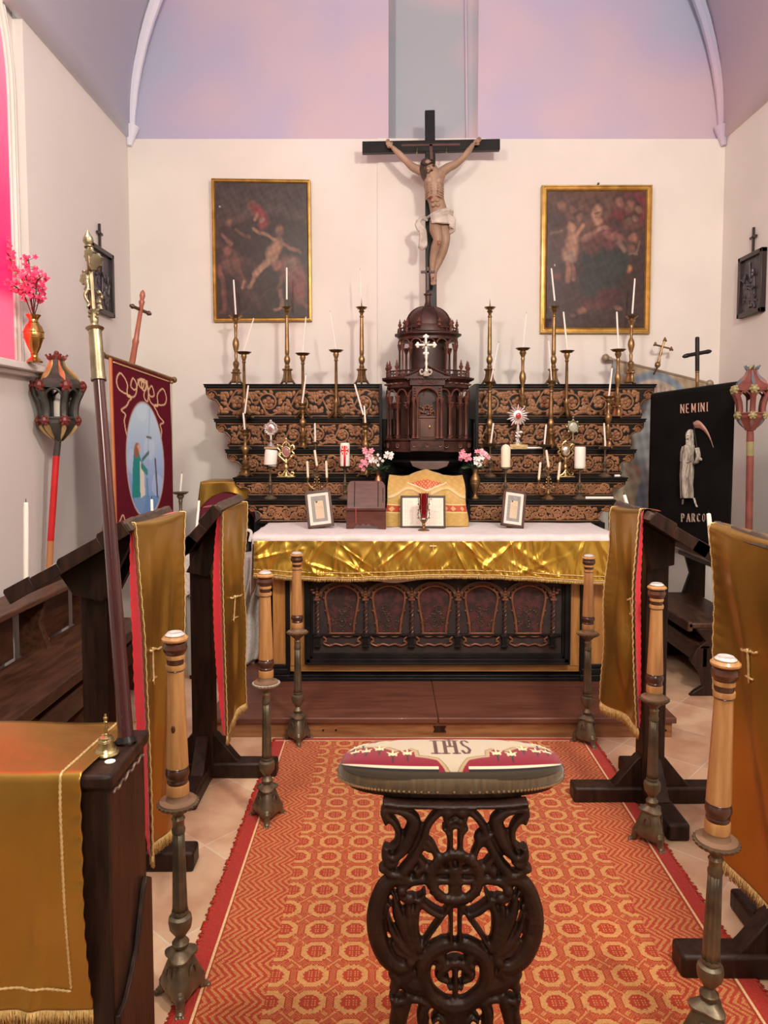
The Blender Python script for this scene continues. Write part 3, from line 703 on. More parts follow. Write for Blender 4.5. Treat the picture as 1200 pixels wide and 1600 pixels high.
# px, tier, pan y, kind, candle (x0,y0,x1,y1) or None, label, candle label, pan width, pricket
LB = 'left bank of candle shelves'; RB = 'right bank of candle shelves'
CS = [
 (368,0,496,'B',(369,492,365,437),'stout baluster brass candlestick at the outer end of the top shelf, left bank','slim white candle leaning left on the outermost top-shelf candlestick of the left bank',.050,0,brass),
 (448,0,483,'A',(448.3,468,448,418),'tall tapered brass candlestick in front of the left painting','upright white candle in front of the left painting, left bank top shelf',.040,.055,brass),
 (565,0,483,'A',(563,466,562.5,422),'tall tapered brass candlestick with dark spike on the top shelf, left of the tabernacle','faint thin white candle on the spiked candlestick just left of the tabernacle dome',.042,.085,brass),
 (381,1,553,'D',(381,548,396.5,497),'brass candlestick with dark dish on second shelf below left corner of the left painting','thin white candle leaning right below left painting, its tip over the frame corner',.055,.02,brass),
 (473,1,555,'D',(473,551,478,495),'brass candlestick with dark dish on second shelf below right corner of the left painting','thin white candle leaning slightly right below the right corner of the left painting',.053,.02,brass),
 (525,1,550,'D',(524.5,546,516,488),'brass candlestick with dark double dish on second shelf between the left painting and the cross','pale thin candle leaning left over the double-dished candlestick near the pilaster',.053,.02,brass),
 (383,2,651,'C',(382,646,388,602),'dark dished candlestick on third shelf near outer end of the left bank','bent white candle in front of the top carved panel near the outer left end',.055,0,bronze),
 (383,3,675,'B',(381.8,671,380,645),'brass baluster candlestick on the fourth shelf at the outer left end','short white candle on the outermost left candlestick of the fourth shelf',.045,0,brass),
 (473,2,634,'B',(471.6,630,478,586),'dark brass candlestick on third shelf in the middle of the left bank','curved white candle in the middle of the left bank rising from the third shelf',.030,0,brass),
 (568,2,652,'C',(567,648,554,600),'dark dished candlestick on third shelf at inner end of the left bank','white candle leaning strongly left beside the inner end of the left bank',.030,0,brass),
 (571,3,664,'B',(570.8,661,569,634),'brass baluster candlestick behind the left flower vase','short white candle standing above the left bouquet of flowers',.038,0,brass),
 (493,3,694,'C',(492,690,492,661),'little dark candlestick on fourth shelf behind the left three-branched candelabrum','small white candle above the left three-branched candelabrum',.028,0,bronze),
 (765.5,0,483,'A',None,'tall tapered brass candlestick with bare spike just right of the tabernacle dome',None,.042,.08,brass),
 (866,0,482,'A',(867.3,470,861.5,419),'tall tapered brass candlestick overlapping the left edge of the right painting','white candle leaning left over the left edge of the right painting',.040,.04,brass),
 (987,0,497,'B',(988.7,490,992,435),'stout baluster brass candlestick at the outer end of the top shelf, right bank','white candle standing over the lower right corner of the right painting',.048,0,brass),
 (817,1,547,'B',(817.7,543,822.5,490),'brass baluster candlestick with dark dish behind the silver monstrance','very thin pale candle above the silver monstrance with the red centre',.053,.02,brass),
 (886,1,551,'D',(886.5,546,880.4,487),'brass candlestick with dark dish on second shelf below the middle of the right painting','white candle leaning left below the middle of the right painting',.053,.02,brass),
 (966,1,549,'B',(966.4,544,963.7,487),'brass baluster candlestick with flat dark dish below right side of the right painting','white candle on the flat dark dish below the right side of the right painting',.055,.02,brass),
 (765.5,2,600,'A',(768,596,779,536),'slender brass candlestick on third shelf close to the tabernacle, right bank','thin pale candle leaning right beside the tabernacle, right bank',.042,0,brass),
 (861.5,2,599,'A',(862,594,857,532),'slender brass candlestick on third shelf in the middle of the right bank','thin pale candle in the middle of the right bank leaning slightly left',.030,0,brass),
 (951,2,622,'B',(951.6,619,956.5,575),'brass baluster candlestick on third shelf near outer end of the right bank','white candle leaning right near the outer end of the right bank',.038,0,brass),
 (766,3,696,'C',(768,692,771,661),'dark dished candlestick on fourth shelf behind the right bouquet','short white candle above the right bouquet of flowers',.042,0,bronze),
 (850,3,698,'C',(851,694,853.5,663),'dark dished candlestick on fourth shelf behind the right three-branched candelabrum','short white candle above the right three-branched candelabrum',.050,0,bronze),
 (945.5,3,701,'C',(946,697,943.8,661),'bronze candlestick with flared leafy dish on fourth shelf, outer end of the right bank','short white candle on the flared leafy dish at the right',.040,0,bronze),
]
for px, k, py, kind, cn, lab, clab, pw, pr, m_ in CS:
    Y = TY[k]+.068; x = xat(px, Y, py); zp = at(px, py, Y).z
    candlestick(kind, x, Y, TZ[k], zp, lab, m_, pw, 'candlesticks on the stepped shelves', pr)
    if cn:
        p0, p1 = at(cn[0], cn[1], Y), at(cn[2], cn[3], Y+.0)
        p0.z = max(p0.z, zp+.005+(pr if pr > .03 else 0)); p0.x = x+(p0.x-x)*.5
        thin = .0045 if 'thin' in clab else .0065
        candle(p0, p1, thin, clab, 'white candles on the stepped shelves')
# pillar candles on dished sticks
for px, py, wd, top, lab, clab, mm, st in (
    (422, 729, 20, 703, 'small bronze dished candlestick holding the tilted pillar candle at left', 'thick ivory pillar candle tilted right on a bronze dish', wax, .05),
    (539, 731, 15, 692, 'small bronze dished candlestick under the candle with the red cross', 'ivory paschal candle decorated with a tall red cross', wax, 0),
    (790, 733, 15, 694, 'small bronze dished candlestick behind the right altar card', 'cream pillar candle with pointed top right of the right bouquet', wax2, 0),
    (906, 733, 17, 698, 'small bronze dished candlestick carrying the melted pillar candle', 'thick pinkish pillar candle with melted rim at the right', wax, 0)):
    Y = TY[4]+.06; x = xat(px, Y, py); z = at(px, py, Y).z; zt_ = at(px, top, Y).z; r = wd/2*Y/FPX
    candlestick('C', x, Y, TZ[4], z, lab, bronze, .048 if px < 600 else .036, 'dished candlesticks for pillar candles', 0)
    o = empty('pillar_candle', (x, Y, z+.006), clab, 'candle', 'pillar candles')
    M = Matrix.Rotation(st*2, 3, 'Y'); b = MB(); h = zt_-z-.006
    b.lathe([(r*.98, 0), (r, h*.2), (r, h*.93), (r*.92, h), (r*.75, h*.97), (0, h*.95)] if px != 790 else [(r*.98, 0), (r, h*.8), (r*.9, h*.88), (r*.6, h*.96), (r*.1, h)], 20, (x, Y, z+.006), M=M)
    b.build('wax_body', mm, o)
    b = MB(); b.cyl((x+st*2*h, Y, z+h*.95), (x+st*2*h, Y, z+h*.95+.016), .0015); b.build('wick', black, o)
    if px == 539:
        b = MB(); yy = Y-r-.001; zc_ = z+h*.72
        rd = mat('red_decal', (.65,.02,.02), None, .5)
        def band(a0, a1, z0, z1): b.grid(lambda u, v: (x+(r+.001)*sin(a0+(a1-a0)*u), Y-(r+.001)*cos(a0+(a1-a0)*u), z0+(z1-z0)*v), 8, 1)
        band(-.22, .22, z+.012, z+h*.92); band(-.75, .75, zc_-.004, zc_+.006)
        for sx in (-1, 1):
            for zz in (z+h*.86, z+h*.60): band(sx*.45-.12, sx*.45+.12, zz-.008, zz+.008)
            band(sx*.78-.1, sx*.78+.1, zc_-.012, zc_+.014)
        b.build('red_cross', rd, o, solid=.0008, normals=False)
# three-branched candelabra
def candelabrum(cx, cyt, side_x, side_top, side_bot, mid_c, lab, labs, z0, Y, full):
    x = xat(cx, Y); o = empty('candelabrum', (x, Y, z0), lab, 'candelabrum', 'three-branched candelabra')
    zb_ = at(cx, side_bot+2, Y).z; zm_ = at(cx, mid_c[1]+2, Y).z
    b = MB(); b.lathe([(.045, 0), (.046, .006), (.034, .014), (.012, .03)], 6, (x, Y, z0)); b.build('foot', brass, o)
    b = MB(); b.lathe([(.010, .02), (.014, .04), (.006, .055), (.008, .08), (.005, zm_-z0-.01), (.012, zm_-z0)], 10, (x, Y, z0))
    for q in range(10):
        a = 2*pi*q/10; b.ball((x+.016*cos(a), Y-.006, z0+.115+.036*sin(a)), .006, 6)
    b.build('stem', brass, o)
    b = MB()
    for sx in side_x:
        xs = xat(sx, Y); b.tube(catmull([(x, Y, z0+.075), ((x+xs)/2, Y-.002, z0+.045+.03), (xs, Y, zb_-.035), (xs, Y, zb_-.008)], 6), .0045, 7)
        b.lathe([(.006, -.02), (.010, -.008), (.013, -.002), (.011, .004), (.0, .004)], 12, (xs, Y, zb_))
        b.ball(((x+xs)/2, Y, z0+.083), .008, 6)
    b.lathe([(.006, -.02), (.013, -.002), (.011, .004), (0, .004)], 12, (x, Y, zm_))
    b.build('branches', brass, o)
    for sx, l in zip(side_x, labs[:2]):
        candle((xat(sx, Y), Y, zb_+.004), at(sx+labs[3], side_top, Y), .0085, l, 'candles of the three-branched candelabra', wax2, wk=False)
    candle((x, Y, zm_+.004), at(mid_c[2], mid_c[3], Y), .0085, labs[2], 'candles of the three-branched candelabra', wax2, wk=False)
candelabrum(495, 0, (481, 510.5), 720, 744, (496, 726, 491.5, 703), 'ornate brass three-branched candelabrum behind the left altar card', ('left candle of the left three-branched candelabrum', 'right candle of the left three-branched candelabrum', 'tilted middle candle of the left three-branched candelabrum', -1.0), TZ[4], TY[4]+.05, True)
candelabrum(857.5, 0, (842.5, 873), 722, 747, (857.5, 728, 853.5, 703), 'ornate brass three-branched candelabrum on the right bank', ('left candle of the right three-branched candelabrum', 'right candle of the right three-branched candelabrum', 'tilted middle candle of the right three-branched candelabrum', 2.0), TZ[4], TY[4]+.05, True)
# loose candles lying on shelves
Y = TY[4]+.02; candle(V((xat(916, Y), Y, TZ[4]+.011)), V((xat(960, Y), Y, TZ[4]+.011)), .010, 'long white candle lying flat on the lowest right shelf', wk=False)
Y = TY[2]+.02; candle(V((xat(824, Y), Y, TZ[2]+.009)), V((xat(848, Y), Y, TZ[2]+.009)), .008, 'short white candle lying flat beside the gold block of the silver monstrance', wk=False)
Y = TY[3]+.02; candle(V((xat(961, Y), Y, TZ[3]+.010)), V((xat(970, Y), Y, TZ[3]+.010)), .009, 'white candle stub lying on the fourth right shelf', wk=False)

# ================= reliquaries and monstrances =================
def swirl_ring(b, x, Y, z, r, n, rb, jit=.2, seed=1):
    rr = random.Random(seed)
    for i in range(n):
        a = 2*pi*i/n; q = r*(1+rr.uniform(-jit, jit)*.5)
        b.tube([(x+q*.55*cos(a), Y, z+q*.55*sin(a)), (x+q*.9*cos(a+.12), Y-.006, z+q*.9*sin(a+.12)), (x+q*cos(a+.35), Y-.004, z+q*sin(a+.35))], [rb, rb*1.3, rb*.7], 6)
# left silver reliquary on a wooden block
Y = TY[2]+.07; x = xat(423.5, Y); z0 = TZ[2]
tag(MB().box(x-.045, Y-.03, z0, x+.05, Y+.04, z0+.016).build('wooden_block', mat('light_wood_block', (.42,.25,.12), (.5,.32,.17), .5), bevel=.002), 'light wooden block under the left silver reliquary', 'block')
zt_ = at(423, 655, Y).z; H = zt_-z0-.016
o = empty('reliquary', (x, Y, z0+.016), 'small silver reliquary with oval head on a light wooden block', 'reliquary')
b = MB(); b.lathe([(.030, 0), (.032, .006), (.016, .02), (.008, .035), (.012, .05), (.007, .065), (.010, .085), (.006, H*.5)], 14, (x, Y, z0+.016)); b.build('foot', silver, o)
zc_ = z0+.016+H*.66; b = MB(); swirl_ring(b, x, Y, zc_, .048, 18, .006, seed=3); b.ball((x, Y-.004, zc_), (.028, .008, .036), 14); b.ball((x, Y, zc_+.055), .010, 8)
b.build('rayed_head', silver, o)
b = MB(); b.ball((x, Y-.012, zc_), (.014, .004, .018), 12); b.build('relic_glass', mat('dull_rose_glass', (.35,.16,.16), None, .2), o)
# left gold monstrance
def gold_monst(px, ytop, ybot, k, lab, yc, w_, mg=goldm, seed=2):
    Y = TY[k]+.05; x = xat(px, Y); z0 = TZ[k]; o = empty('monstrance', (x, Y, z0), lab, 'monstrance', None)
    zc_ = at(px, yc, Y).z; zt_ = at(px, ytop, Y).z
    b = MB(); b.box(x-.062, Y-.03, z0, x+.062, Y+.03, z0+.008); b.build('base_plate', goldm, o, bevel=.002)
    b = MB()
    for s in (-1, 1):
        b.tube(catmull([(x, Y-.01, z0+.05), (x+s*.022, Y-.014, z0+.022), (x+s*.045, Y-.012, z0+.012), (x+s*.052, Y-.01, z0+.028), (x+s*.036, Y-.01, z0+.034)], 5), .006, 7)
        b.ball((x+s*.03, Y-.01, z0+.016), .009, 7)
    hz = zc_-w_-z0
    b.lathe([(.022, .008), (.012, .03), (.008, .045), (.016, .06), (.016, .075), (.007, .09), (.012, max(.1, hz*.85)), (.007, hz+.01)], 10, (x, Y, z0)); b.build('foot', mg, o)
    b = MB(); rr = random.Random(seed)
    for s in (-1, 1):
        b.tube(catmull([(x+s*.006, Y, zc_-w_*1.15), (x+s*w_*.55, Y, zc_-w_*.75), (x+s*w_*.95, Y, zc_-w_*.25), (x+s*w_*.7, Y, zc_+w_*.1), (x+s*w_*1.0, Y, zc_+w_*.5), (x+s*w_*.8, Y, zc_+w_*.8), (x+s*w_*.55, Y, zc_+w_*.55)], 5), .0065, 7)
        b.tube(catmull([(x, Y, zc_+w_*1.2), (x+s*w_*.3, Y, zc_+w_*.95), (x+s*w_*.5, Y, zc_+w_*.5), (x+s*w_*.35, Y, zc_+w_*.1)], 5), .006, 7)
        for q in range(7): b.ball((x+s*w_*rr.uniform(.4,1), Y-.004, zc_+w_*rr.uniform(-.8,.9)), rr.uniform(.005,.009), 7)
    b.tube([(x, Y, zc_+w_*.8), (x, Y, zt_)], .005, 6); b.ball((x, Y, zt_-.008), .009, 7)
    b.tube([(x+.028*cos(t), Y-.004, zc_+.034*sin(t)) for t in [i*pi/10 for i in range(20)]], .005, 6, closed=True)
    b.build('scrolled_head', mg, o)
    b = MB(); b.ball((x, Y-.004, zc_), (.024, .006, .030), 14); b.build('relic_glass', bpy.data.materials['dull_rose_glass'] if seed == 2 else silver, o)
gold_monst(447, 684, 743, 3, 'openwork gold monstrance on a small plate left of the paschal candle', 706, .058)
gold_monst(884, 689, 745, 3, 'openwork dark gold monstrance left of the melted pillar candle', 704, .056, mg=mat('darker_gilt', (.32,.22,.09), (.62,.46,.22), .35, metal=.9, scale=60), seed=5)
# right silver monstrance with red centre
Y = TY[2]+.07; x = xat(809, Y); z0 = TZ[2]
tag(MB().box(x-.065, Y-.045, z0, x+.065, Y+.03, z0+.034).build('gilded_block', goldm, bevel=.003), 'gold block under the silver monstrance with the red centre', 'block')
zc_ = at(809, 650, Y).z; o = empty('monstrance', (x, Y, z0+.034), 'silver sunburst monstrance with a red centre on a gold block', 'monstrance')
b = MB(); b.lathe([(.034, 0), (.036, .008), (.018, .022), (.010, .04), (.02, .055), (.012, .07), (.016, .09), (.007, zc_-z0-.07)], 14, (x, Y, z0+.034))
for i in range(14): b.ball((x+random.uniform(-.03,.03), Y-.015, z0+.05+random.random()*.09), .008, 6)
b.build('foot', silver, o)
b = MB(); b.ball((x, Y, zc_), (.045, .010, .052), 16)
for i in range(20):
    a = 2*pi*i/20; l = .085 if i % 2 else .068
    b.tube([(x+.035*cos(a), Y, zc_+.04*sin(a)), (x+.06*cos(a), Y-.004, zc_+.062*sin(a)), (x+l*cos(a), Y, zc_+l*sin(a))], [.008, .008, .002], 6)
b.build('sunburst', silver, o)
b = MB(); b.ball((x, Y-.010, zc_), (.020, .007, .024), 14); b.build('red_centre', mat('red_enamel', (.45,.04,.05), None, .2), o)
# brass ostensory
Y = TY[2]+.06; x = xat(895, Y); z0 = TZ[2]; zc_ = at(895, 667, Y).z
o = empty('reliquary', (x, Y, z0), 'tall brass reliquary with round lobed head and pale centre', 'reliquary')
b = MB(); b.lathe([(.036, 0), (.036, .006), (.014, .02), (.006, .04), (.010, .055), (.006, .07), (.008, zc_-z0-.04)], 14, (x, Y, z0)); b.build('foot', pewter, o)
b = MB(); b.tube([(x+.036*cos(t), Y, zc_+.040*sin(t)) for t in [i*pi/12 for i in range(24)]], .006, 6, closed=True)
for i in range(8):
    a = 2*pi*i/8; b.ball((x+.043*cos(a), Y, zc_+.048*sin(a)), (.010, .007, .010), 8)
b.ball((x, Y, zc_+.068), .010, 8); b.build('lobed_head', pewter, o)
b = MB(); b.ball((x, Y, zc_), (.032, .008, .036), 14); b.build('relic_glass', mat('pale_green_glass', (.35,.38,.28), (.5,.5,.4), .15, scale=90), o)

# ================= vases with flowers =================
def vase(x, Y, z0, h, r, m, lab, name='flower_vase'):
    o = empty(name, (x, Y, z0), lab, 'vase')
    b = MB(); b.lathe([(r*.75, 0), (r*.8, h*.03), (r*.35, h*.12), (r*.30, h*.18), (r*.62, h*.32), (r*.98, h*.52), (r, h*.64), (r*.80, h*.76), (r*.48, h*.84), (r*.45, h*.90), (r*.72, h*.98), (r*.76, h), (r*.60, h*.99), (r*.38, h*.88), (0, h*.86)], 20, (x, Y, z0)); b.build('body', m, o)
    for q in (.18, .52, .64, .84):
        b = MB(); b.lathe([(r*{.18:.36,.52:1.02,.64:1.04,.84:.52}[q], h*q-.0025), (r*{.18:.4,.52:1.04,.64:1.06,.84:.56}[q], h*q), (r*{.18:.36,.52:1.02,.64:1.04,.84:.52}[q], h*q+.0025)], 20, (x, Y, z0))
        b.build('ring', m, o)
    return o
def flower(b, c, r, n=5, rnd=random, face=V((0,-1,.2))):
    q = (face+V((rnd.uniform(-.6,.6), rnd.uniform(-.3,.3), rnd.uniform(-.5,.6)))).normalized().to_track_quat('Z', 'Y').to_matrix()
    for i in range(n):
        a = 2*pi*i/n; M = q @ Matrix.Rotation(a, 3, 'Z') @ Matrix.Rotation(-.45, 3, 'Y')
        b.ball(V(c)+M @ V((r*.55, 0, 0)), (r*.55, r*.36, r*.10), 7, M)
def bouquet(x, Y, z, heads, lab, group, sc=1, leaves=26, seed=1, spread=.075):
    rnd = random.Random(seed); o = empty('bouquet', (x, Y, z), lab, 'flowers', group)
    b = MB(); g = MB()
    for (dx, dz, r, m) in heads: g.tube(catmull([(x, Y, z-.03), (x+dx*.4, Y, z+dz*.5), (x+dx, Y+.008, z+dz)], 4), .0016, 4)
    g.build('stems', leaf, o)
    for i in range(leaves):
        a = rnd.uniform(-.5, pi+.5); l = spread*rnd.uniform(.45, 1.2); c = V((x+l*.6*cos(a), Y+rnd.uniform(-.05,.04), z+.012+l*.35*sin(a)))
        M = Matrix.Rotation(rnd.uniform(-.8,.8), 3, 'X') @ Matrix.Rotation(-a, 3, 'Y'); b.ball(c, (l*.5, .014*sc, .003), 8, M)
    b.build('leaves', leaf, o)
    for m in (pinkf, whitef):
        for (dx, dz, r, mm) in heads:
            if mm is not m: continue
            b = MB()
            for k in range(6 if r > .02 else 1): flower(b, (x+dx+rnd.uniform(-.8,.8)*r*(k > 0), Y-.015-.01*k*.5, z+dz+rnd.uniform(-.8,.8)*r*(k > 0)), r*(.62 if r > .02 else 1), 5, rnd)
            b.ball((x+dx, Y-.02, z+dz), r*.2, 6)
            b.build('blossom', m, o)
Y = TY[4]+.055; x = xat(591, Y)
vase(x, Y, TZ[4], at(591, 737, Y).z-TZ[4], .028, mat('copper_vase_metal', (.28,.12,.06), (.42,.20,.10), .3, metal=.9, scale=40), 'copper vase half hidden behind the missal stand')
bouquet(x, Y, at(591, 737, Y).z, [(-.095, .065, .028, pinkf), (-.07, .125, .034, pinkf), (-.045, .09, .030, whitef), (-.02, .075, .02, whitef), (-.005, .115, .012, whitef), (.01, .09, .012, whitef), (.03, .075, .012, whitef), (.07, .105, .030, whitef), (-.10, .02, .018, pinkf), (.0, .045, .012, whitef)], 'bouquet of pink and white flowers in the copper vase, left of tabernacle', 'pink and white bouquets beside the tabernacle')
Y = TY[4]+.06; x = xat(743, Y)
vase(x, Y, TZ[4], at(743, 733, Y).z-TZ[4], .034, brass, 'engraved brass vase standing right of the gold and red drape')
bouquet(x, Y, at(743, 733, Y).z, [(-.08, .10, .034, pinkf), (-.06, .075, .026, pinkf), (.03, .10, .030, pinkf), (.065, .095, .024, pinkf), (.025, .05, .032, whitef), (.05, .115, .024, whitef), (.0, .07, .018, whitef), (-.10, .07, .018, pinkf), (.085, .08, .016, whitef)], 'bouquet of pink and white flowers in the brass vase, right of tabernacle', 'pink and white bouquets beside the tabernacle', seed=4)
# ================= tabernacle =================
TX, TYc = xat(668, 5.42), 5.42
TF = 5.25
def tz(py): return zat(py, TF)
def tw(pw): return pw*TF/FPX
tb = empty('tabernacle', (TX, TYc, tz(745)), 'carved dark wood domed tabernacle shaped like a small round temple', 'tabernacle')
def ngon(r, n=16, squash=.8, rot=None):
    rot = pi/n if rot is None else rot
    return [(r*cos(rot+2*pi*i/n), squash*r*sin(rot+2*pi*i/n)) for i in range(n)]
def loft(b, prof, n=16, sq=.8):
    vs = []; fs = []
    for r, z in prof:
        for x, y in ngon(r, n, sq): vs.append((TX+x, TYc+y, z))
    for i in range(len(prof)-1):
        for j in range(n): k = (j+1) % n; fs.append((i*n+j, i*n+k, (i+1)*n+k, (i+1)*n+j))
    fs += [tuple(range(n))[::-1], tuple((len(prof)-1)*n+j for j in range(n))]; b.add(vs, fs)
RB_ = tw(141)/2
b = MB(); loft(b, [(RB_*.30, tz(742)), (RB_*.45, tz(738)), (RB_*.75, tz(730)), (RB_*.86, tz(722)), (RB_*.70, tz(718)), (RB_*.82, tz(713)), (RB_*.93, tz(708)), (RB_*.95, tz(706))], 16); b.build('corbel', black, tb, sharp=30)
b = MB(); x0 = tw(31); b.prism([(TX-tw(30), tz(720)), (TX+tw(31), tz(720)), (TX+tw(27), tz(728)), (TX+tw(12), tz(733)), (TX-tw(12), tz(733)), (TX-tw(26), tz(728))], TYc-RB_*.8-.01, TYc-.1); b.build('corbel_panel', mat('worn_taupe_wood', (.10,.065,.055), (.15,.10,.085), .35), tb, bevel=.004)
b = MB(); loft(b, [(RB_*1.0, tz(706)), (RB_*1.0, tz(703)), (RB_*.97, tz(702)), (RB_*.97, tz(690)), (RB_*1.01, tz(688)), (RB_*1.01, tz(685))], 16); b.build('plinth', tabw, tb)
b = MB()
for a in range(-4, 5):
    t = a*pi/8; b.tube([(TX+RB_*.98*sin(t)+.016*cos(q)*cos(t), TYc-.8*RB_*.98*cos(t)-.004, tz(696)+.016*sin(q)) for q in [i*pi/5 for i in range(10)]], .004, 5, closed=True)
    b.ball((TX+RB_*.975*sin(t), TYc-.8*RB_*.975*cos(t), tz(696)), .008, 7)
b.build('plinth_roundel', tabr, tb)
# inner drum, lower storey
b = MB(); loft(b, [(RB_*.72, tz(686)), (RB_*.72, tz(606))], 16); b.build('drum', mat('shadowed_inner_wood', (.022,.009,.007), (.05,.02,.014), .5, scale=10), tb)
def colonnade(R, za, zb_, n, rc, parentname, skip=lambda t: False):
    for i in range(n):
        t = (i+.5)/n*2*pi
        if cos(t) < -.35 or skip(t): continue
        x, y = TX+R*sin(t), TYc-.8*R*cos(t); h = zb_-za
        b = MB(); b.lathe([(rc*1.8, 0), (rc*1.8, h*.03), (rc*1.2, h*.05), (rc*1.4, h*.07), (rc, h*.09), (rc, h*.3), (rc*.85, h*.78), (rc*1.1, h*.80)], 10, (x, y, za)); c = b.build('column', tabr if i % 2 else tabw, tb)
        b = MB(); b.lathe([(rc*1.0, h*.80), (rc*1.5, h*.85), (rc*1.3, h*.88), (rc*2.0, h*.95), (rc*2.2, h*.96), (rc*2.2, h)], 8, (x, y, za))
        for q in range(6):
            a = q*pi/3; b.ball((x+rc*1.4*cos(a), y+rc*1.4*sin(a), za+h*.90), rc*.6, 5)
        b.build('capital', tabr, c)
z_c = tz(618)
colonnade(RB_*.90, tz(685), z_c, 18, .0085, 'c', lambda t: abs(((t+pi) % (2*pi))-pi) < .28)
colonnade(RB_*.76, tz(683), tz(628), 14, .013, 'c', lambda t: abs(((t+pi) % (2*pi))-pi) < .35)
# arcade above the columns
def arcade(R, z0, z1, n, rr):
    b = MB()
    for i in range(n):
        t0 = i/n*2*pi
        if cos(t0) < -.2: continue
        def P(t, z, o=0): return (TX+(R+o)*sin(t), TYc-.8*(R+o)*cos(t), z)
        d = 2*pi/n/2*.82
        b.tube([P(t0-d*cos(pi*k/8), z0+(z1-z0)*.75*sin(pi*k/8), .006) for k in range(9)], rr, 6)
    return b
b = arcade(RB_*.92, tz(619), tz(605), 18, .006); b.build('arcade', tabr, tb)
b = MB(); loft(b, [(RB_*.86, tz(610)), (RB_*.90, tz(608)), (RB_*.95, tz(605)), (RB_*.93, tz(601)), (RB_*.93, tz(597)), (RB_*.98, tz(594)), (RB_*1.05, tz(592)), (RB_*1.06, tz(589)), (RB_*.9, tz(588)), (RB_*.8, tz(587))], 16)
b.build('cornice', tabw, tb)
b = MB()
for i in range(32):
    t = (i+.5)/32*2*pi
    if cos(t) > -.3: b.ball((TX+RB_*.94*sin(t), TYc-.8*RB_*.94*cos(t), tz(599)), (.018, .006, .007), 6)
b.build('frieze_carving', tabr, tb)
# balustrades with finials
def balustrade(R, za, zb_, n, fin, fr_):
    b = MB(); h = zb_-za
    for i in range(n):
        t = (i+.5)/n*2*pi
        if cos(t) < -.3 or abs(((t+pi) % (2*pi))-pi) < .30: continue
        b.lathe([(.006, 0), (.004, h*.2), (.008, h*.45), (.004, h*.7), (.006, h*.9)], 6, (TX+R*sin(t), TYc-.8*R*cos(t), za))
    ring = [(TX+R*sin(t), TYc-.8*R*cos(t)) for t in [(.3+k*(2*pi-.6)/30) for k in range(31)]]
    b.tube([(x, y, zb_) for x, y in ring], .006, 6); b.tube([(x, y, za+.003) for x, y in ring], .005, 6)
    b.build('balustrade', tabw, tb)
    for px_ in fin:
        t = math.asin(max(-1, min(1, tw(px_)/R))); x, y = TX+R*sin(t), TYc-.8*R*cos(t)
        b = MB(); s = fr_
        b.lathe([(.010*s, -h), (.010*s, .004), (.006*s, .008*s), (.014*s, .022*s), (.016*s, .032*s), (.008*s, .044*s), (.010*s, .05*s), (.004*s, .064*s), (.005*s, .068*s), (0, .082*s)], 8, (x, y, zb_)); b.build('finial', tabr, tb)
balustrade(RB_*.92, tz(589), tz(579), 46, (-61, -50, 50, 61, -66, 66), 1.0)
# upper storey
RU = tw(96)/2
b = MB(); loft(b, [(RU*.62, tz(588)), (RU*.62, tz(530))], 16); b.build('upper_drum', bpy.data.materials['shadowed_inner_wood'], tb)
colonnade(RU*.94, tz(586), tz(534), 14, .0075, 'u', lambda t: abs(((t+pi) % (2*pi))-pi) < .25)
colonnade(RU*.72, tz(586), tz(540), 10, .009, 'u', lambda t: abs(((t+pi) % (2*pi))-pi) < .35)
b = arcade(RU*.95, tz(535), tz(526), 14, .005); b.build('arcade', tabr, tb)
b = MB(); RT = tw(108)/2; loft(b, [(RU*.9, tz(530)), (RU*1.0, tz(528)), (RU*.99, tz(524)), (RT*.95, tz(521)), (RT*1.0, tz(520)), (RT*1.0, tz(518)), (RT*.88, tz(517)), (RT*.80, tz(515))], 16); b.build('upper_cornice', tabw, tb)
balustrade(RT*.88, tz(517), tz(510), 36, (-45, -34, 34, 45), .85)
# dome
RD = tw(74)/2
b = MB(); b.lathe([(RD*1.05, tz(516)), (RD*1.05, tz(508)), (RD*1.0, tz(505))]+[(RD*cos(a)**.9, tz(505)+(tz(473)-tz(505))*sin(a)) for a in [i*pi/2/10*.93 for i in range(11)]]+[(.028, tz(472)), (.024, tz(470))], 24, (TX, TYc, 0))
dm = b.build('dome', tabw, tb, sharp=50)
b = MB()
for i in range(8):
    t = (i+.5)/8*2*pi
    b.tube([(TX+(RD*cos(a)**.9+.003)*sin(t), TYc-(RD*cos(a)**.9+.003)*cos(t), tz(505)+(tz(473)-tz(505))*sin(a)) for a in [k*pi/2/8*.9 for k in range(9)]], .006, 6)
b.build('rib', tabw, dm)
for i in range(8):
    t = (i+.5)/8*2*pi
    if cos(t) < 0: continue
    x, y = TX+RD*1.1*sin(t), TYc-RD*1.05*cos(t); b = MB(); b.lathe([(.012, 0), (.012, .012), (.006, .018), (.015, .03), (.008, .042), (0, .058)], 8, (x, y, tz(508))); b.build('finial', tabr, tb)
b = MB(); b.lathe([(.030, tz(472)), (.024, tz(468)), (.020, tz(464)), (.022, tz(455)), (.032, tz(454)), (.032, tz(452)), (.014, tz(451)), (.008, tz(448))], 12, (TX, TYc, 0)); b.build('lantern', tabw, dm)
b = MB(); cx = xat(667.5, TYc); c0 = zat(450, TYc); c1 = zat(417, TYc); b.box(cx-.010, TYc-.008, c0-.02, cx+.010, TYc+.008, c1); zc_ = zat(425, TYc); b.box(cx-.050, TYc-.008, zc_-.009, cx+.050, TYc+.008, zc_+.009); b.build('top_cross', tabw, dm, bevel=.002)
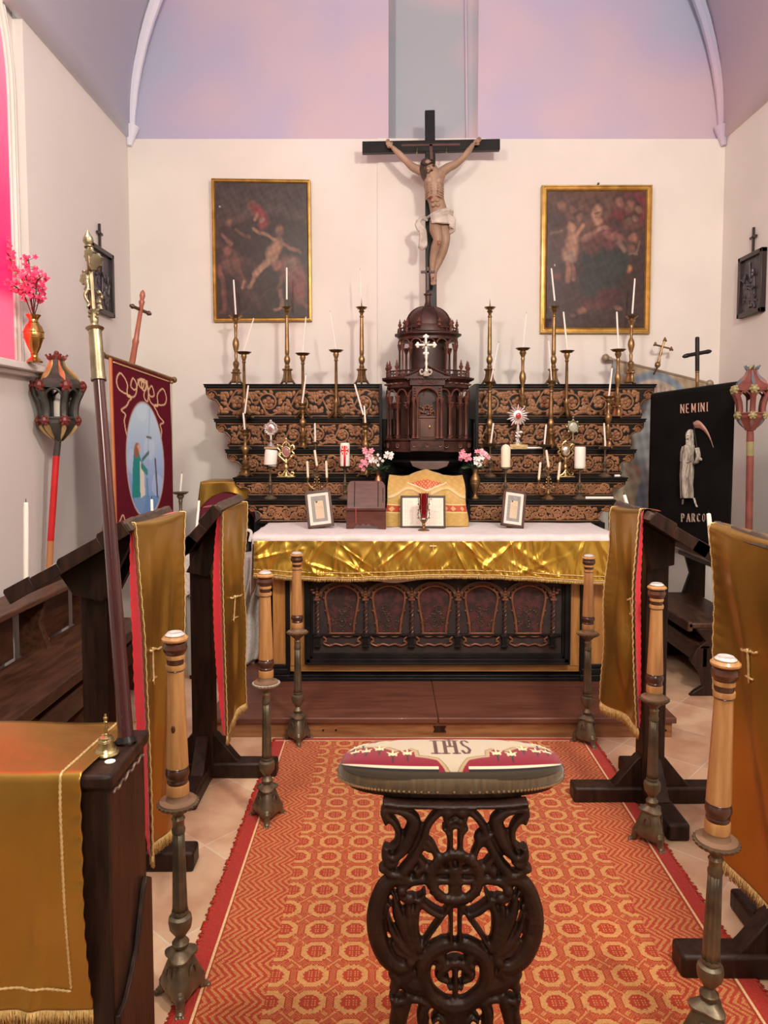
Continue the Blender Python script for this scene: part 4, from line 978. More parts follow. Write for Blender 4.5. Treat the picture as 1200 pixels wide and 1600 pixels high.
# front portal
PYf = TYc-RB_*.8-.035
def pz(py): return zat(py, PYf)
def pxx(px): return xat(px, PYf)
b = MB()
b.box(pxx(641), PYf, pz(705), pxx(694), PYf+.25, pz(686)); b.box(pxx(639), PYf-.008, pz(688), pxx(696), PYf+.25, pz(685))
b.prism([(pxx(644), pz(685)), (pxx(651.5), pz(685)), (pxx(651.5), pz(625))]+[(pxx(667.5)+(pxx(683.5)-pxx(651.5))/2*-cos(pi*i/12), pz(622)+tw(15)*sin(pi*i/12)) for i in range(13)]+[(pxx(683.5), pz(625)), (pxx(683.5), pz(685)), (pxx(691), pz(685)), (pxx(691), pz(602)), (pxx(644), pz(602))], PYf+.012, PYf+.09)
b.box(pxx(640), PYf-.004, pz(602), pxx(695), PYf+.2, pz(592)); b.box(pxx(632), PYf-.02, pz(592), pxx(703), PYf+.2, pz(588))
b.build('portal', tabw, tb, bevel=.002, smooth=True)
b = MB(); zt_ = pz(588)
b.prism([(pxx(634), zt_), (pxx(701), zt_), (pxx(668), pz(573))], PYf+.005, PYf+.15)
b.tube([(pxx(632), PYf-.006, zt_+.003), (pxx(668), PYf-.006, pz(572)), (pxx(703), PYf-.006, zt_+.003)], .007, 6)
for i in range(14): b.box(pxx(636+i*4.9), PYf-.014, pz(593.5), pxx(638.4+i*4.9), PYf, pz(591.5))
b.build('pediment', tabw, tb)
b = MB()
b.tube([(pxx(667.5)-tw(17)*cos(pi*i/14), PYf+.004, pz(622)+tw(16)*sin(pi*i/14)) for i in range(15)], .006, 6)
for s in (-1, 1):
    for q in range(5): b.ball((pxx(667.5+s*19.5), PYf+.003, pz(606+q*4)), (.008, .006, .006), 6)
    b.tube(catmull([(pxx(667.5+s*15), PYf, pz(597)), (pxx(667.5+s*8), PYf-.006, pz(599)), (pxx(667.5), PYf-.006, pz(596)), ], 4), .005, 6)
    b.tube([(pxx(667.5+s*7), PYf-.006, pz(597)+.010*sin(t)) for t in (0,1,2)], .004, 5)
for q in (647, 667.5, 688): b.tube([(pxx(q)+.013*cos(t), PYf-.003, pz(695.5)+.013*sin(t)) for t in [i*pi/5 for i in range(10)]], .0035, 5, closed=True)
b.build('portal_carving', tabr, tb)
for q in (646, 652.2, 683, 689.3):
    x = pxx(q); z0, z1 = pz(685), pz(622); h = z1-z0
    b = MB(); b.lathe([(.014, 0), (.014, .010), (.008, .018), (.0085, h*.4), (.007, h*.85), (.010, h*.87), (.009, h*.90), (.017, h*.98), (.017, h)], 10, (x, PYf-.012, z0)); b.build('column', tabr, tb)
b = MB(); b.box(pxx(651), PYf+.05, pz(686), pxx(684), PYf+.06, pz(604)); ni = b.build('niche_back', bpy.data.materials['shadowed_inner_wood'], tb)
b = MB(); b.box(pxx(653.5), PYf+.03, pz(685), pxx(682), PYf+.05, pz(653)); b.box(pxx(656.5), PYf+.024, pz(683), pxx(679), PYf+.03, pz(656)); b.box(pxx(652), PYf+.02, pz(653), pxx(683), PYf+.05, pz(650)); dr = b.build('door', mat('tabernacle_door_wood', (.07,.03,.018), (.12,.05,.03), .4, scale=10), tb, bevel=.002)
b = MB(); b.ball((pxx(671.5), PYf+.018, pz(667)), (.007, .005, .014), 10); b.build('keyhole_plate', brass2, dr)
b = MB()
for s in (-1, 1): b.tube(catmull([(pxx(667.5+s*13), PYf+.03, pz(649)), (pxx(667.5+s*11), PYf+.03, pz(642)), (pxx(667.5+s*6), PYf+.03, pz(644)), (pxx(667.5+s*5), PYf+.03, pz(637)), (pxx(667.5), PYf+.03, pz(632))], 4), .006, 6)
for i in range(12): b.ball((pxx(667.5)+random.uniform(-.05,.05), PYf+.035, pz(648)+random.random()*.06), .008, 6)
b.build('overdoor_carving', carve, tb)
# silver filigree cross standing on the pediment
Y = PYf-.03; o = empty('silver_cross', (xat(666, Y), Y, zat(588, Y)), 'ornate pale silver filigree cross standing in front of the upper storey of the tabernacle', 'cross')
x = xat(665, Y); zc_ = zat(539, Y); b = MB(); u = Y/FPX
b.lathe([(.020, zat(588, Y)), (.022, zat(586, Y)), (.010, zat(582, Y)), (.014, zat(578, Y)), (.007, zat(574, Y)), (.012, zat(568, Y)), (.007, zat(563, Y)), (.013, zat(557, Y)), (.008, zat(552, Y)), (.010, zc_)], 10, (x+.003, Y, 0))
for s in (-1, 1): b.tube(catmull([(x, Y, zat(580, Y)), (x+s*6*u, Y, zat(585, Y)), (x+s*9*u, Y, zat(581, Y)), (x+s*7*u, Y, zat(577, Y))], 5), .006, 6)
for i in range(12): b.ball((x+random.uniform(-.03,.03), Y-.008, zat(587, Y)+random.random()*.05), .007, 6)
b.build('stem', mat('pale_silver', (.48,.45,.38), (.66,.62,.54), .35, metal=.5, scale=60), o)
b = MB()
for a in (0, pi/2, pi, 1.5*pi):
    l = 13*u; d = V((cos(a), 0, sin(a)))
    b.tube([V((x, Y, zc_)), V((x, Y, zc_))+d*l*.6, V((x, Y, zc_))+d*l], [.012, .009, .011], 8)
    for da in (-.55, 0, .55):
        e = V((cos(a+da*.35), 0, sin(a+da*.35))); b.ball(V((x, Y, zc_))+e*l*(1.0 if da else 1.12), (.011, .006, .011), 7)
    e = V((cos(a+pi/4), 0, sin(a+pi/4))); b.tube([V((x, Y, zc_)), V((x, Y, zc_))+e*l*.62], [.008, .002], 6)
b.build('cross_head', bpy.data.materials['pale_silver'], o)
b = MB(); b.ball((x, Y-.012, zc_), (.008, .004, .010), 10); b.build('centre_stone', brass, o)

# dark housing block behind/below the tabernacle
b = MB(); b.box(xat(606, 5.3), 5.28, .11, xat(731, 5.3), 5.86, zat(742, 5.3)); b.box(xat(597, 5.5), 5.56, BASEZ, xat(739, 5.5), 5.86, TZ[1])
tag(b.build('tabernacle_pedestal', black, bevel=.004), 'black block carrying the tabernacle between the shelves', 'pedestal')

# ================= crucifix =================
CY = 5.68
cr = empty('crucifix', (xat(672, CY), CY, TZ[1]), 'large black wooden crucifix with painted carved corpus', 'crucifix')
b = MB(); b.prism([(xat(662.5, CY), zat(172, CY)), (xat(677.5, CY), zat(171.5, CY)), (xat(684, CY), TZ[1]), (xat(666, CY), TZ[1])], CY, CY+.05)
b.prism([(xat(567, CY), zat(221, CY)), (xat(777, CY), zat(217, CY)), (xat(777, CY), zat(234, CY)), (xat(567, CY), zat(239, CY))], CY-.004, CY+.046)
b.build('cross_beams', black, cr, bevel=.003)
b = MB(); b.prism([(xat(627, CY), zat(226, CY)), (xat(716, CY), zat(224.5, CY)), (xat(716, CY), zat(228, CY)), (xat(627, CY), zat(229.5, CY))], CY-.009, CY-.003)
b.prism([(xat(669, CY), zat(226, CY)), (xat(673.5, CY), zat(226, CY)), (xat(675, CY), zat(250, CY)), (xat(670.5, CY), zat(250, CY))], CY-.009, CY); b.build('inlay_strip', turned, cr)
b = MB()
for q in (652, 698):
    p0 = at(q, 231, CY-.01); b.cyl(p0, p0+V((-.004,-.02,-.04)), .004); b.ball(p0+V((-.004,-.02,-.045)), .007, 6)
b.build('nail', pewter, cr)
skin = mat('painted_flesh', (.27,.175,.115), (.37,.25,.17), .48, scale=6, bump=.1, bscale=30, spec=.35)
UC = CY/FPX
def cp(px, py, dy=.05): p = at(px, py, CY-dy); return p
def R_(r): return r*UC
B = MB()
def limb(pts, n=12, k=5):
    P = catmull([cp(*p[:2], p[3] if len(p) > 3 else .05) for p in pts], k)
    rr = []; m = len(pts)-1
    for i in range(m):
        for q in range(k): rr.append(R_(pts[i][2]*(1-q/k)+pts[i+1][2]*q/k))
    rr.append(R_(pts[-1][2])); B.tube(P, rr, n); B.ball(P[-1], rr[-1], 10); B.ball(P[0], rr[0], 10)
# trunk
limb([(675, 268, 11, .07), (677, 278, 14, .075), (678, 290, 15.5, .08), (679, 302, 13.5, .08), (682, 315, 12, .075), (685, 328, 13, .07), (687, 340, 14.5, .065), (688, 350, 13, .06)], 18)
limb([(667, 268, 7, .07), (672, 276, 10, .085), (683, 278, 11, .085), (690, 269, 7.5, .07)])
limb([(674, 262, 5, .075), (675, 272, 7, .07)])
# arms
limb([(666, 271, 7.5, .07), (656, 266, 7.2, .065), (645, 261, 6.2, .06), (635, 252, 5, .055), (624, 241, 5, .05), (614, 231, 3.3, .045)])
limb([(689, 270, 7.5, .07), (700, 262, 6.8, .065), (711, 257, 5.8, .06), (722, 248, 4.8, .055), (733, 235, 4.6, .05), (739, 226, 3.1, .045)])
# legs: far (right) leg then near leg
limb([(692, 348, 10, .055), (694, 362, 9, .07), (696, 376, 7, .085), (692, 394, 6.5, .065), (686, 410, 5, .05), (680, 424, 3.6, .045), (679, 434, 3.4, .06)])
limb([(681, 347, 10, .07), (681, 360, 9.5, .095), (684, 374, 7.2, .115), (680, 388, 7, .09), (677, 404, 5.6, .07), (675.5, 422, 3.8, .06), (676, 430, 3.8, .07), (677.5, 441, 3.4, .085)])
B.ball(cp(684, 375, .125), R_(6), 10)
# muscles
for q in ((671, 283, 7.5, .155), (685, 284, 7.5, .155), (679, 300, 8, .11), (681, 316, 6.5, .105)): B.ball(cp(q[0], q[1], q[3]-.03), R_(q[2]), 10)
for i in range(4):
    for s in (-1, 1): B.ball(cp(678+s*3.8+i*.8, 298+i*7.4, .135), (R_(3.6), R_(3.0), R_(3)), 8)
for i in range(5):
    for s in (-1, 1): B.tube([cp(679+s*5, 288+i*4.2, .157), cp(679+s*10, 291+i*4.2, .143), cp(679+s*14, 296+i*4, .10)], R_(1.5), 6)
# hands: palm with five bent fingers each
def hand(px, py, dirx, diry):
    c = cp(px, py, .045); d = V((dirx, 0, diry)).normalized(); sd = V((-d.z, 0, d.x))
    B.ball(c, (R_(3.6), R_(2.4), R_(3.6)), 10)
    for k, (o_, l_) in enumerate(((-2.6, 7.0), (-.9, 8.2), (.9, 7.8), (2.6, 6.2))):
        s0 = c+sd*R_(o_)+d*R_(2.5); s1 = s0+d*R_(l_*.5)+V((0,-R_(1.4),0)); s2 = s1+d*R_(l_*.25)+V((0,-R_(2.6),0))
        B.tube([s0, s1, s2], [R_(1.35), R_(1.2), R_(.9)], 7); B.ball(s2, R_(.95), 6)
    t0 = c-sd*R_(2.8)-d*R_(1); t1 = t0-sd*R_(2.6)+d*R_(2.2)+V((0,-R_(1),0)); t2 = t1+d*R_(2.6)+V((0,-R_(1.6),0)); B.tube([t0, t1, t2], [R_(1.5), R_(1.3), R_(1)], 7)
hand(608, 228, -.35, .95); hand(743, 222, .8, .45)
# feet
for q, dy in (((677, 438), .09),):
    c = cp(*q, dy)
    B.ball(c, (R_(4.2), R_(5), R_(6)), 10)
    for k in range(5): B.tube([c+V((R_(-3.2+k*1.6), -R_(3), -R_(3))), c+V((R_(-3.2+k*1.6), -R_(4.5), -R_(7.4+(.8 if k in (1,2) else 0))))], [R_(1.2), R_(1.05)], 6)
# head and neck, tilted forward to the viewer's right
hc = cp(668, 260, .115)
HM = Matrix.Rotation(radians(28), 3, 'Y') @ Matrix.Rotation(radians(28), 3, 'X') @ Matrix.Rotation(radians(22), 3, 'Z')
HM = Matrix.Rotation(radians(-24), 3, 'Y') @ Matrix.Rotation(radians(25), 3, 'Z') @ Matrix.Rotation(radians(30), 3, 'X')
def hp(x, y, z): return hc+HM @ V((R_(x), R_(y), R_(z)))
B.ball(hc, (R_(7.6), R_(9.2), R_(10)), 16, HM)
B.ball(hp(0, -2.5, -7), (R_(5.6), R_(6.2), R_(6.5)), 12, HM)
B.tube([hp(0, -8.3, 2.5), hp(0, -10.8, -2.4), hp(0, -9.4, -3.6)], [R_(1.1), R_(1.7), R_(1.4)], 8)
for s in (-1, 1):
    B.ball(hp(s*3.2, -8.0, 2.9), (R_(2.6), R_(1.3), R_(.9)), 8, HM); B.ball(hp(s*3.9, -6.8, -2.5), (R_(2.2), R_(1.8), R_(1.8)), 8, HM)
    B.ball(hp(s*7.6, .5, -1), (R_(1.0), R_(1.8), R_(2.4)), 8, HM)
B.ball(hp(0, -8.3, -6.2), (R_(2.4), R_(1.1), R_(.9)), 8, HM); B.ball(hp(0, -7.6, -10.4), (R_(2.8), R_(2.2), R_(2.2)), 8, HM)
B.tube([cp(675, 270, .075), cp(671, 264, .10)], [R_(6), R_(5)], 10)
body = B.build('corpus', skin, cr, remesh=.0032, smoothit=2)
hairm = mat('dark_hair_wood', (.035,.02,.014), (.07,.042,.03), .5, scale=50, stretch=(1,1,4), bump=.4, bscale=60)
b = MB(); b.ball(hp(0, 3.4, 3.0), (R_(8.6), R_(8.6), R_(8.8)), 16, HM)
for s, L_ in ((-1, 1.0), (1, .55)):
    for k in range(5):
        b.tube([hp(s*(5+k*.6), -5+k*2.5, 6-k), hp(s*(8.4), -4+k*2.4, -2), hp(s*8, -3+k*2, -10*L_-k), hp(s*7.0, -3+k*1.5, -20*L_)], [R_(2.2), R_(2.6), R_(2.2), R_(.8)], 7)
b.build('hair', hairm, cr, remesh=.0045, smoothit=1)
b = MB()
for k in range(5): b.tube([hp(-3.2+k*1.6, -7.2+abs(k-2)*.6, -9), hp(-2.6+k*1.3, -8.4+abs(k-2)*.5, -14.5)], [R_(1.8), R_(.6)], 6)
for s in (-1, 1): b.tube([hp(0, -9.6, -4.9), hp(s*3, -8.4, -6), hp(s*4, -6.8, -9)], R_(.9), 6); b.tube([hp(s*6.8, -3, -2), hp(s*5.5, -5, -9)], [R_(1.2), R_(1.8)], 6)
b.build('beard', hairm, cr)
b = MB()
for s in (-1, 1): b.tube([hp(s*1.6, -9.1, .8), hp(s*3.2, -9.2, .3), hp(s*4.9, -7.9, .8)], R_(.35), 5); b.tube([hp(s*1.4, -9.3, 3.4), hp(s*5, -8.2, 3.6)], R_(.45), 5)
b.tube([hp(-1.8, -9.2, -6.5), hp(0, -9.9, -6.3), hp(1.8, -9.2, -6.5)], R_(.4), 5)
b.build('face_lines', hairm, cr)
b = MB(); b.tube([hp(9.4*cos(t), 9.8*sin(t)-.5, 4.5+.9*sin(3*t)) for t in [i*pi/12 for i in range(24)]], R_(1.2), 6, closed=True); b.build('crown', dark, cr)
blood = mat('painted_blood', (.30,.012,.01), None, .3)
b = MB(); b.tube([cp(671.5, 302, .150), cp(673, 308, .146), cp(674, 315, .136)], [R_(.6), R_(1.6), R_(.5)], 6)
b.ball(cp(608, 230, .062), R_(1.3), 6); b.ball(cp(744, 223, .062), R_(1.3), 6); b.ball(cp(677, 434, .125), R_(1.3), 6); b.ball(cp(686, 379, .16), (R_(2), R_(1), R_(2)), 6)
b.build('wound', blood, cr)
clothm = mat('grey_cream_carved_cloth', (.36,.32,.27), (.56,.50,.43), .5, scale=14, bump=.15)
b = MB()
for i in range(9):
    t = i/8
    b.tube(catmull([cp(673+2*t, 337+10*t, .12+.01*t), cp(682+1*t, 333+13*t, .15), cp(693, 327+20*t, .145), cp(703+2*sin(i), 327+21*t, .10), cp(706, 330+22*t, .05)], 5), [R_(1.3+1.7*abs(sin(i*1.7)))]*21, 7)
for i in range(5): b.tube(catmull([cp(700+i*.5, 336+4*i, .125), cp(710, 342+4*i, .11), cp(707-i, 354+2.5*i, .09), cp(702-i*2, 366-i*2, .07)], 5), R_(2.1), 7)
b.tube(catmull([cp(668, 340, .09), cp(680, 332, .14), cp(698, 327, .12), cp(705, 332, .07)], 6), R_(2.0), 8)
b.ball(cp(690, 341, .085), (R_(13), R_(9), R_(8)), 14)
# flying end at the left
for i in range(5):
    b.tube(catmull([cp(668, 341+i*.8, .07), cp(661-i*.4, 340+i*.5, .09), cp(653+i*.6, 347+i*.4, .10), cp(656+i*1.8, 358, .10), cp(658+i*1.8, 370, .10-.008*i), cp(656+i*2.4, 384-abs(i-2), .10), cp(655+i*2.2, 391-abs(i-2)*2, .08)], 5), R_(2.3), 7)
b.tube(catmull([cp(653, 344, .09), cp(651, 352, .10), cp(655, 361, .10)], 4), R_(2.6), 7)
b.build('loincloth', clothm, cr, remesh=.0030, smoothit=1)

# ================= two paintings =================
paintm = colmat('old_oil_paint', .38, bump=.1, bscale=80, spec=.35)
def painting(corners, fr_w, fn, lab, ny, tilt=.0):
    (xa_, za_), (xb_, zb_), (xc_, zc2), (xd_, zd_) = [(at(px, py, YB-.05).x, at(px, py, YB-.05).z) for px, py in corners]  # TL TR BR BL
    o = empty('oil_painting', ((xc_+xd_)/2, YB-.05, (zc2+zd_)/2), lab, 'painting')
    P = [V((xa_, YB-.055, za_)), V((xb_, YB-.055, zb_)), V((xc_, YB-.035, zc2)), V((xd_, YB-.035, zd_))]; c = sum(P, V())/4
    b = MB()
    def ring(k0, y0, k1, y1):
        vs = []
        for k, y in ((k0, y0), (k1, y1)):
            for p in P:
                d = p-c; q = V((p.x-(1 if d.x > 0 else -1)*k, p.y+y, p.z-(1 if d.z > 0 else -1)*k)); vs.append(q)
        b.add(vs, [(i, (i+1) % 4, 4+(i+1) % 4, 4+i) for i in range(4)])
    w_ = fr_w; prof = [(0, .045), (0, 0), (w_*.10, -.012), (w_*.30, -.014), (w_*.42, -.004), (w_*.55, -.004), (w_*.68, -.010), (w_*.8, -.006), (w_*1.0, .012)]
    for (a0, y0), (a1, y1) in zip(prof, prof[1:]): ring(a0, y0, a1, y1)
    b.build('frame', frameg, o, sharp=25)
    def pos(u, v):
        t = P[0].lerp(P[1], u); q = P[3].lerp(P[2], u); p = t.lerp(q, v); d = p-c
        return (c.x+d.x*(1-w_*2.0/ (xb_-xa_)), p.y+.008, c.z+d.z*(1-w_*2.0/(za_-zd_)))
    painted('canvas', paintm, pos, 100, ny, fn, o)
    return o
FL = (.20,.11,.07); FD = (.10,.045,.032)
class OilPaint(Paint):
    def el(s, cx, cy, rx, ry, col, ang=0, soft=.7, op=1): return Paint.el(s, cx+.006*0, cy, rx, ry, col, ang, soft, op)
    def seg(s, x0, y0, x1, y1, w, col, soft=.9, asp=1.4, op=1): return Paint.seg(s, x0, y0, x1, y1, w, col, soft, asp, op)
    def done(s):
        n = np.sin(s.u*31+np.sin(s.v*23)*2)*np.sin(s.v*37+np.sin(s.u*19)*2)+.6*np.sin(s.u*83+s.v*41)*np.sin(s.v*97-s.u*29); s.c = s.c*(1+.28*n)[:, None]; return np.clip(s.c, .004, 1)
def fnL(u, v):
    p = OilPaint(u+.006*np.sin(v*41), v+.006*np.sin(u*37), (.030,.018,.016)); p.el(.5, .12, .9, .2, (.045,.032,.030), soft=1)
    p.el(.55, .32, .7, .10, (.085,.052,.038), soft=1.2, op=.7); p.el(.6, .55, .62, .32, (.028,.017,.015), soft=.15)
    p.seg(.1, .55, .45, .9, .05, (.05,.028,.022), soft=1); p.seg(.0,.45,.45,.62,.035,(.055,.03,.025))
    p.el(.40, .17, .05, .035, (.14,.05,.04)); p.el(.47, .21, .07, .05, (.15,.025,.025), 30); p.el(.52, .28, .06, .06, (.14,.025,.028), 20); p.el(.50, .27, .03, .02, FL)
    p.seg(.42, .27, .46, .22, .014, FL)
    # central pale figure, arms apart
    p.seg(.42,.34,.63,.41,.018,FL); p.seg(.74,.45,.92,.51,.018,(.15,.075,.05)); p.el(.66,.47,.07,.055,(.26,.14,.08),-40); p.el(.61,.53,.065,.06,(.20,.11,.07),-50); p.el(.55,.59,.05,.03,(.22,.13,.08),-45)
    p.el(.70,.35,.045,.04,(.13,.06,.045)); p.el(.70,.34,.03,.02,(.20,.11,.07))
    p.seg(.52,.59,.42,.68,.026,FL); p.seg(.42,.68,.37,.76,.018,FL); p.seg(.55,.60,.45,.66,.022,(.24,.14,.09)); p.el(.36,.77,.025,.015,FL)
    # figures left
    p.el(.13,.30,.06,.05,(.06,.03,.025)); p.el(.14,.29,.035,.03,(.13,.07,.05)); p.el(.10,.38,.10,.07,(.04,.022,.02)); p.seg(.22,.35,.36,.40,.018,FD); p.seg(.07,.39,.16,.45,.02,(.15,.07,.05))
    p.el(.13,.50,.04,.04,(.16,.06,.05)); p.el(.16,.60,.12,.07,(.09,.045,.035)); p.el(.20,.57,.05,.03,FD); p.seg(.23,.60,.29,.72,.025,FD); p.seg(.29,.72,.28,.77,.014,FL); p.seg(.03,.63,.05,.70,.028,(.14,.06,.045)); p.seg(.05,.70,.09,.82,.022,FD); p.seg(.07,.80,.08,.94,.022,(.12,.05,.04)); p.el(.06,.96,.04,.015,FD)
    # figure right
    p.el(.67,.61,.05,.035,(.17,.07,.05)); p.el(.84,.66,.14,.10,(.15,.065,.055),35); p.el(.82,.60,.07,.05,(.13,.08,.06)); p.el(.90,.78,.08,.12,(.13,.04,.035)); p.seg(.72,.70,.68,.78,.025,FD); p.seg(.70,.80,.71,.92,.022,(.16,.08,.055)); p.el(.67,.935,.045,.012,FL); p.seg(.9,.86,1,.92,.02,FD)
    p.seg(.25,.98,.60,.78,.006,(.05,.03,.025)); p.el(.05,.18,.008,.006,(.5,.45,.4))
    return p.done()
def fnR(u, v):
    p = OilPaint(u+.006*np.sin(v*41), v+.006*np.sin(u*37), (.040,.022,.018)); p.el(.45, .15, .5, .25, (.095,.048,.034), soft=1.2); p.el(.9,.12,.2,.12,(.12,.025,.028),soft=.8)
    # figure heads in clouds, generic cherubs
    for cx, cy, r, c in ((.14,.10,.045,(.17,.085,.055)),(.25,.13,.035,(.13,.065,.045)),(.33,.18,.035,(.15,.08,.055)),(.74,.08,.045,(.17,.08,.055)),(.84,.10,.05,(.19,.09,.06)),(.92,.13,.035,(.17,.09,.06)),(.83,.21,.035,(.13,.075,.05)),(.90,.20,.03,(.17,.10,.07)),(.88,.34,.045,(.19,.085,.055)),(.85,.42,.04,(.12,.055,.04)),(.83,.56,.035,(.30,.13,.05))):
        p.el(cx, cy-r*.25, r*1.35, r*1.2, (.055,.028,.022)); p.el(cx, cy+r*.1, r, r*.8, c)
    p.el(.08,.20,.12,.08,(.045,.024,.02)); p.seg(.03,.31,.14,.28,.012,(.11,.07,.05)); p.seg(.77,.45,.92,.46,.010,(.14,.09,.07)); p.seg(.95,.36,.90,.47,.008,(.12,.08,.06))
    p.el(.70,.20,.08,.05,(.10,.018,.018))
    # seated robed woman
    p.el(.60,.50,.24,.20,(.020,.026,.024),soft=.15); p.el(.55,.68,.22,.14,(.022,.024,.022),soft=.3); p.el(.67,.30,.10,.10,(.022,.020,.020),40)
    p.el(.60,.32,.15,.10,(.095,.032,.028),10); p.el(.46,.38,.09,.08,(.085,.032,.026)); p.el(.52,.83,.16,.05,(.075,.026,.022)); p.el(.64,.76,.12,.05,(.065,.02,.018))
    p.el(.51,.13,.08,.075,(.06,.032,.025)); p.el(.50,.155,.050,.058,(.27,.15,.095),15); p.el(.52,.22,.045,.03,(.26,.14,.09)); p.seg(.38,.35,.52,.27,.030,(.17,.085,.06)); p.seg(.52,.28,.60,.26,.020,(.27,.15,.10)); p.seg(.60,.31,.74,.34,.035,(.19,.08,.065)); p.seg(.74,.38,.78,.42,.03,(.14,.08,.06))
    p.el(.505,.155,.035,.006,(.10,.05,.035)); p.el(.50,.185,.014,.005,(.20,.05,.04))
    # standing child
    p.el(.25,.24,.05,.035,(.07,.035,.025)); p.el(.24,.26,.042,.035,(.28,.15,.095)); p.el(.26,.36,.062,.075,(.26,.14,.09)); p.seg(.29,.31,.36,.25,.020,(.26,.14,.09)); p.el(.23,.45,.075,.065,(.24,.125,.08)); p.el(.25,.48,.06,.04,(.21,.14,.10)); p.seg(.22,.54,.22,.66,.026,(.20,.095,.06)); p.seg(.26,.54,.28,.64,.020,(.17,.08,.05))
    p.el(.36,.88,.05,.025,(.17,.08,.05)); p.el(.73,.86,.04,.018,(.18,.09,.06)); p.el(.27,.91,.03,.015,(.10,.06,.04)); p.el(.11,.62,.04,.025,(.10,.03,.025)); p.el(.50,.88,.06,.04,(.06,.04,.035),op=.6)
    p.el(.08,.54,.006,.008,(.5,.42,.36))
    return p.done()
painting([(330, 279), (485, 281), (487, 501), (333, 502)], .030, fnL, 'gilt framed dark painting of struggling half bare figures, left of the crucifix', 150)
pr_ = painting([(846.5, 289.5), (1019.5, 289), (1016.5, 520.5), (844.5, 520)], .048, fnR, 'gilt framed dark painting of a robed woman with a standing child, right of the crucifix', 140)
b = MB(); p0 = at(935, 287, YB-.03); b.ball(p0, .010, 8); b.cyl(p0, p0+V((0,.02,0)), .004); b.build('hanging_ring', bronze, pr_)
# ================= things on the altar =================
papm = colmat('printed_paper', .6)
def framed_card(px_c, w_, h_, ybase, Y, tilt, lean, lab, fn, fw=.016, m=None, rz=0, nu=60, nv=80):
    base = at(px_c, ybase, Y); z0 = ZT+.004
    o = empty('altar_card', (base.x, Y, z0), lab, 'altar card')
    M = Matrix.Rotation(rz, 3, 'Z') @ Matrix.Rotation(-lean, 3, 'X') @ Matrix.Rotation(tilt, 3, 'Y')
    lift = abs(sin(tilt))*w_/2
    def T(x, y, z): return V((base.x, Y, z0+lift)) + M @ V((x, y, z))
    b = MB()
    for x0, x1, z0_, z1 in ((-w_/2, -w_/2+fw, 0, h_), (w_/2-fw, w_/2, 0, h_), (-w_/2, w_/2, 0, fw), (-w_/2, w_/2, h_-fw, h_)):
        q = MB(); q.box(x0, -.008, z0_, x1, .008, z1); b.add([T(*p) for p in q.v], q.f)
    b.build('frame', m or turned, o, bevel=.002)
    q = MB(); q.box(-w_/2+.003, .002, .003, w_/2-.003, .007, h_-.003); b = MB(); b.add([T(*p) for p in q.v], q.f)
    q = MB(); q.prism([(.007, h_*.75), (.010, h_*.75), (.055, .0), (.045, .0)], -.02, .02, 'x'); b.add([T(*p) for p in q.v], q.f)
    b.build('back_and_strut', mat('cardboard_back', (.35,.22,.12), None, .8) if 'cardboard_back' not in bpy.data.materials else bpy.data.materials['cardboard_back'], o)
    painted('printed_sheet', papm, lambda u, v: T(-w_/2+fw+(w_-2*fw)*u, -.001, h_-fw-(h_-2*fw)*v), nu, nv, fn, o)
    return o
def fn_card(u, v):
    p = Paint(u, v, (.74,.68,.60)); rs = np.random.RandomState(1)
    ins = (abs(u-.5) < .36) & (abs(v-.5) < .41); n = np.sin(u*90)*np.sin(v*110); p.mix(ins*.92, (.16,.16,.15)); p.mix((ins & (n > .25))*.8, (.42,.42,.38))
    p.mix(((abs(u-.5) < .2) & (abs(v-.53) < .28))*1., (.62,.50,.34)); p.mix(((abs(u-.5) < .17) & (abs(v-.53) < .25) & ((v*26) % 1 < .4) & (rs.rand(len(u)) < .7))*.5, (.25,.17,.12))
    p.mix(((abs(u-.40) < .04) & (abs(v-.28) < .03))*1., (.03,.03,.04)); return p.c
framed_card(502, .165, .235, 821, 4.62, -radians(7), radians(14), 'framed altar card with engraved border tilted left, left of the missal stand', fn_card)
framed_card(800, .150, .235, 823, 4.62, radians(9), radians(14), 'framed altar card with engraved border tilted right, by the brass vase', fn_card, rz=.15)
def fn_mid(u, v):
    p = Paint(u, v, (.80,.76,.64)); rs = np.random.RandomState(2)
    for c0, c1 in ((.05, .27), (.33, .62), (.68, .96)):
        tx = (u > c0) & (u < c1) & (v > .08) & (v < .93) & ((v*30) % 1 < .45); p.mix(tx*(rs.rand(len(u)) < .65)*.45, (.30,.24,.18))
    p.seg(.655,.03,.655,.97,.006,(.45,.35,.25)); p.el(.70,.06,.02,.03,(.5,.05,.05)); return p.c
framed_card(661, .285, .205, 821, 4.66, 0, radians(10), 'wide framed altar card of printed text behind the red lamp', fn_mid, fw=.012, m=mat('black_brown_frame', (.035,.022,.014), None, .4), nu=110, nv=70)
# missal stand
Y = 4.60; x0, x1 = at(541, 820, Y).x, at(603, 820, Y).x; z0 = ZT+.003; xm = (x0+x1)/2; hw = (x1-x0)/2; zt_ = at(572, 752, 4.68).z
o = empty('missal_stand', (xm, Y, z0), 'reddish brown wooden missal stand with scalloped front foot', 'book stand')
b = MB(); zz = at(572, 797, Y).z
sc_ = [(x0, z0), (x0+hw*.35, z0+.005), (x0+hw*.55, z0+.03), (x0+hw*.7, z0+.022), (x0+hw*.85, z0+.035), (xm, z0+.028), (x1-hw*.85, z0+.035), (x1-hw*.7, z0+.022), (x1-hw*.55, z0+.03), (x1-hw*.35, z0+.005), (x1, z0)]
sm = mat('missal_stand_wood', (.075,.022,.016), (.12,.040,.028), .35, scale=9, stretch=(1,1,6))
b.prism(sc_+[(x1, zz), (x0, zz)], Y-.008, Y+.006); b.build('front_foot', sm, o, bevel=.002)
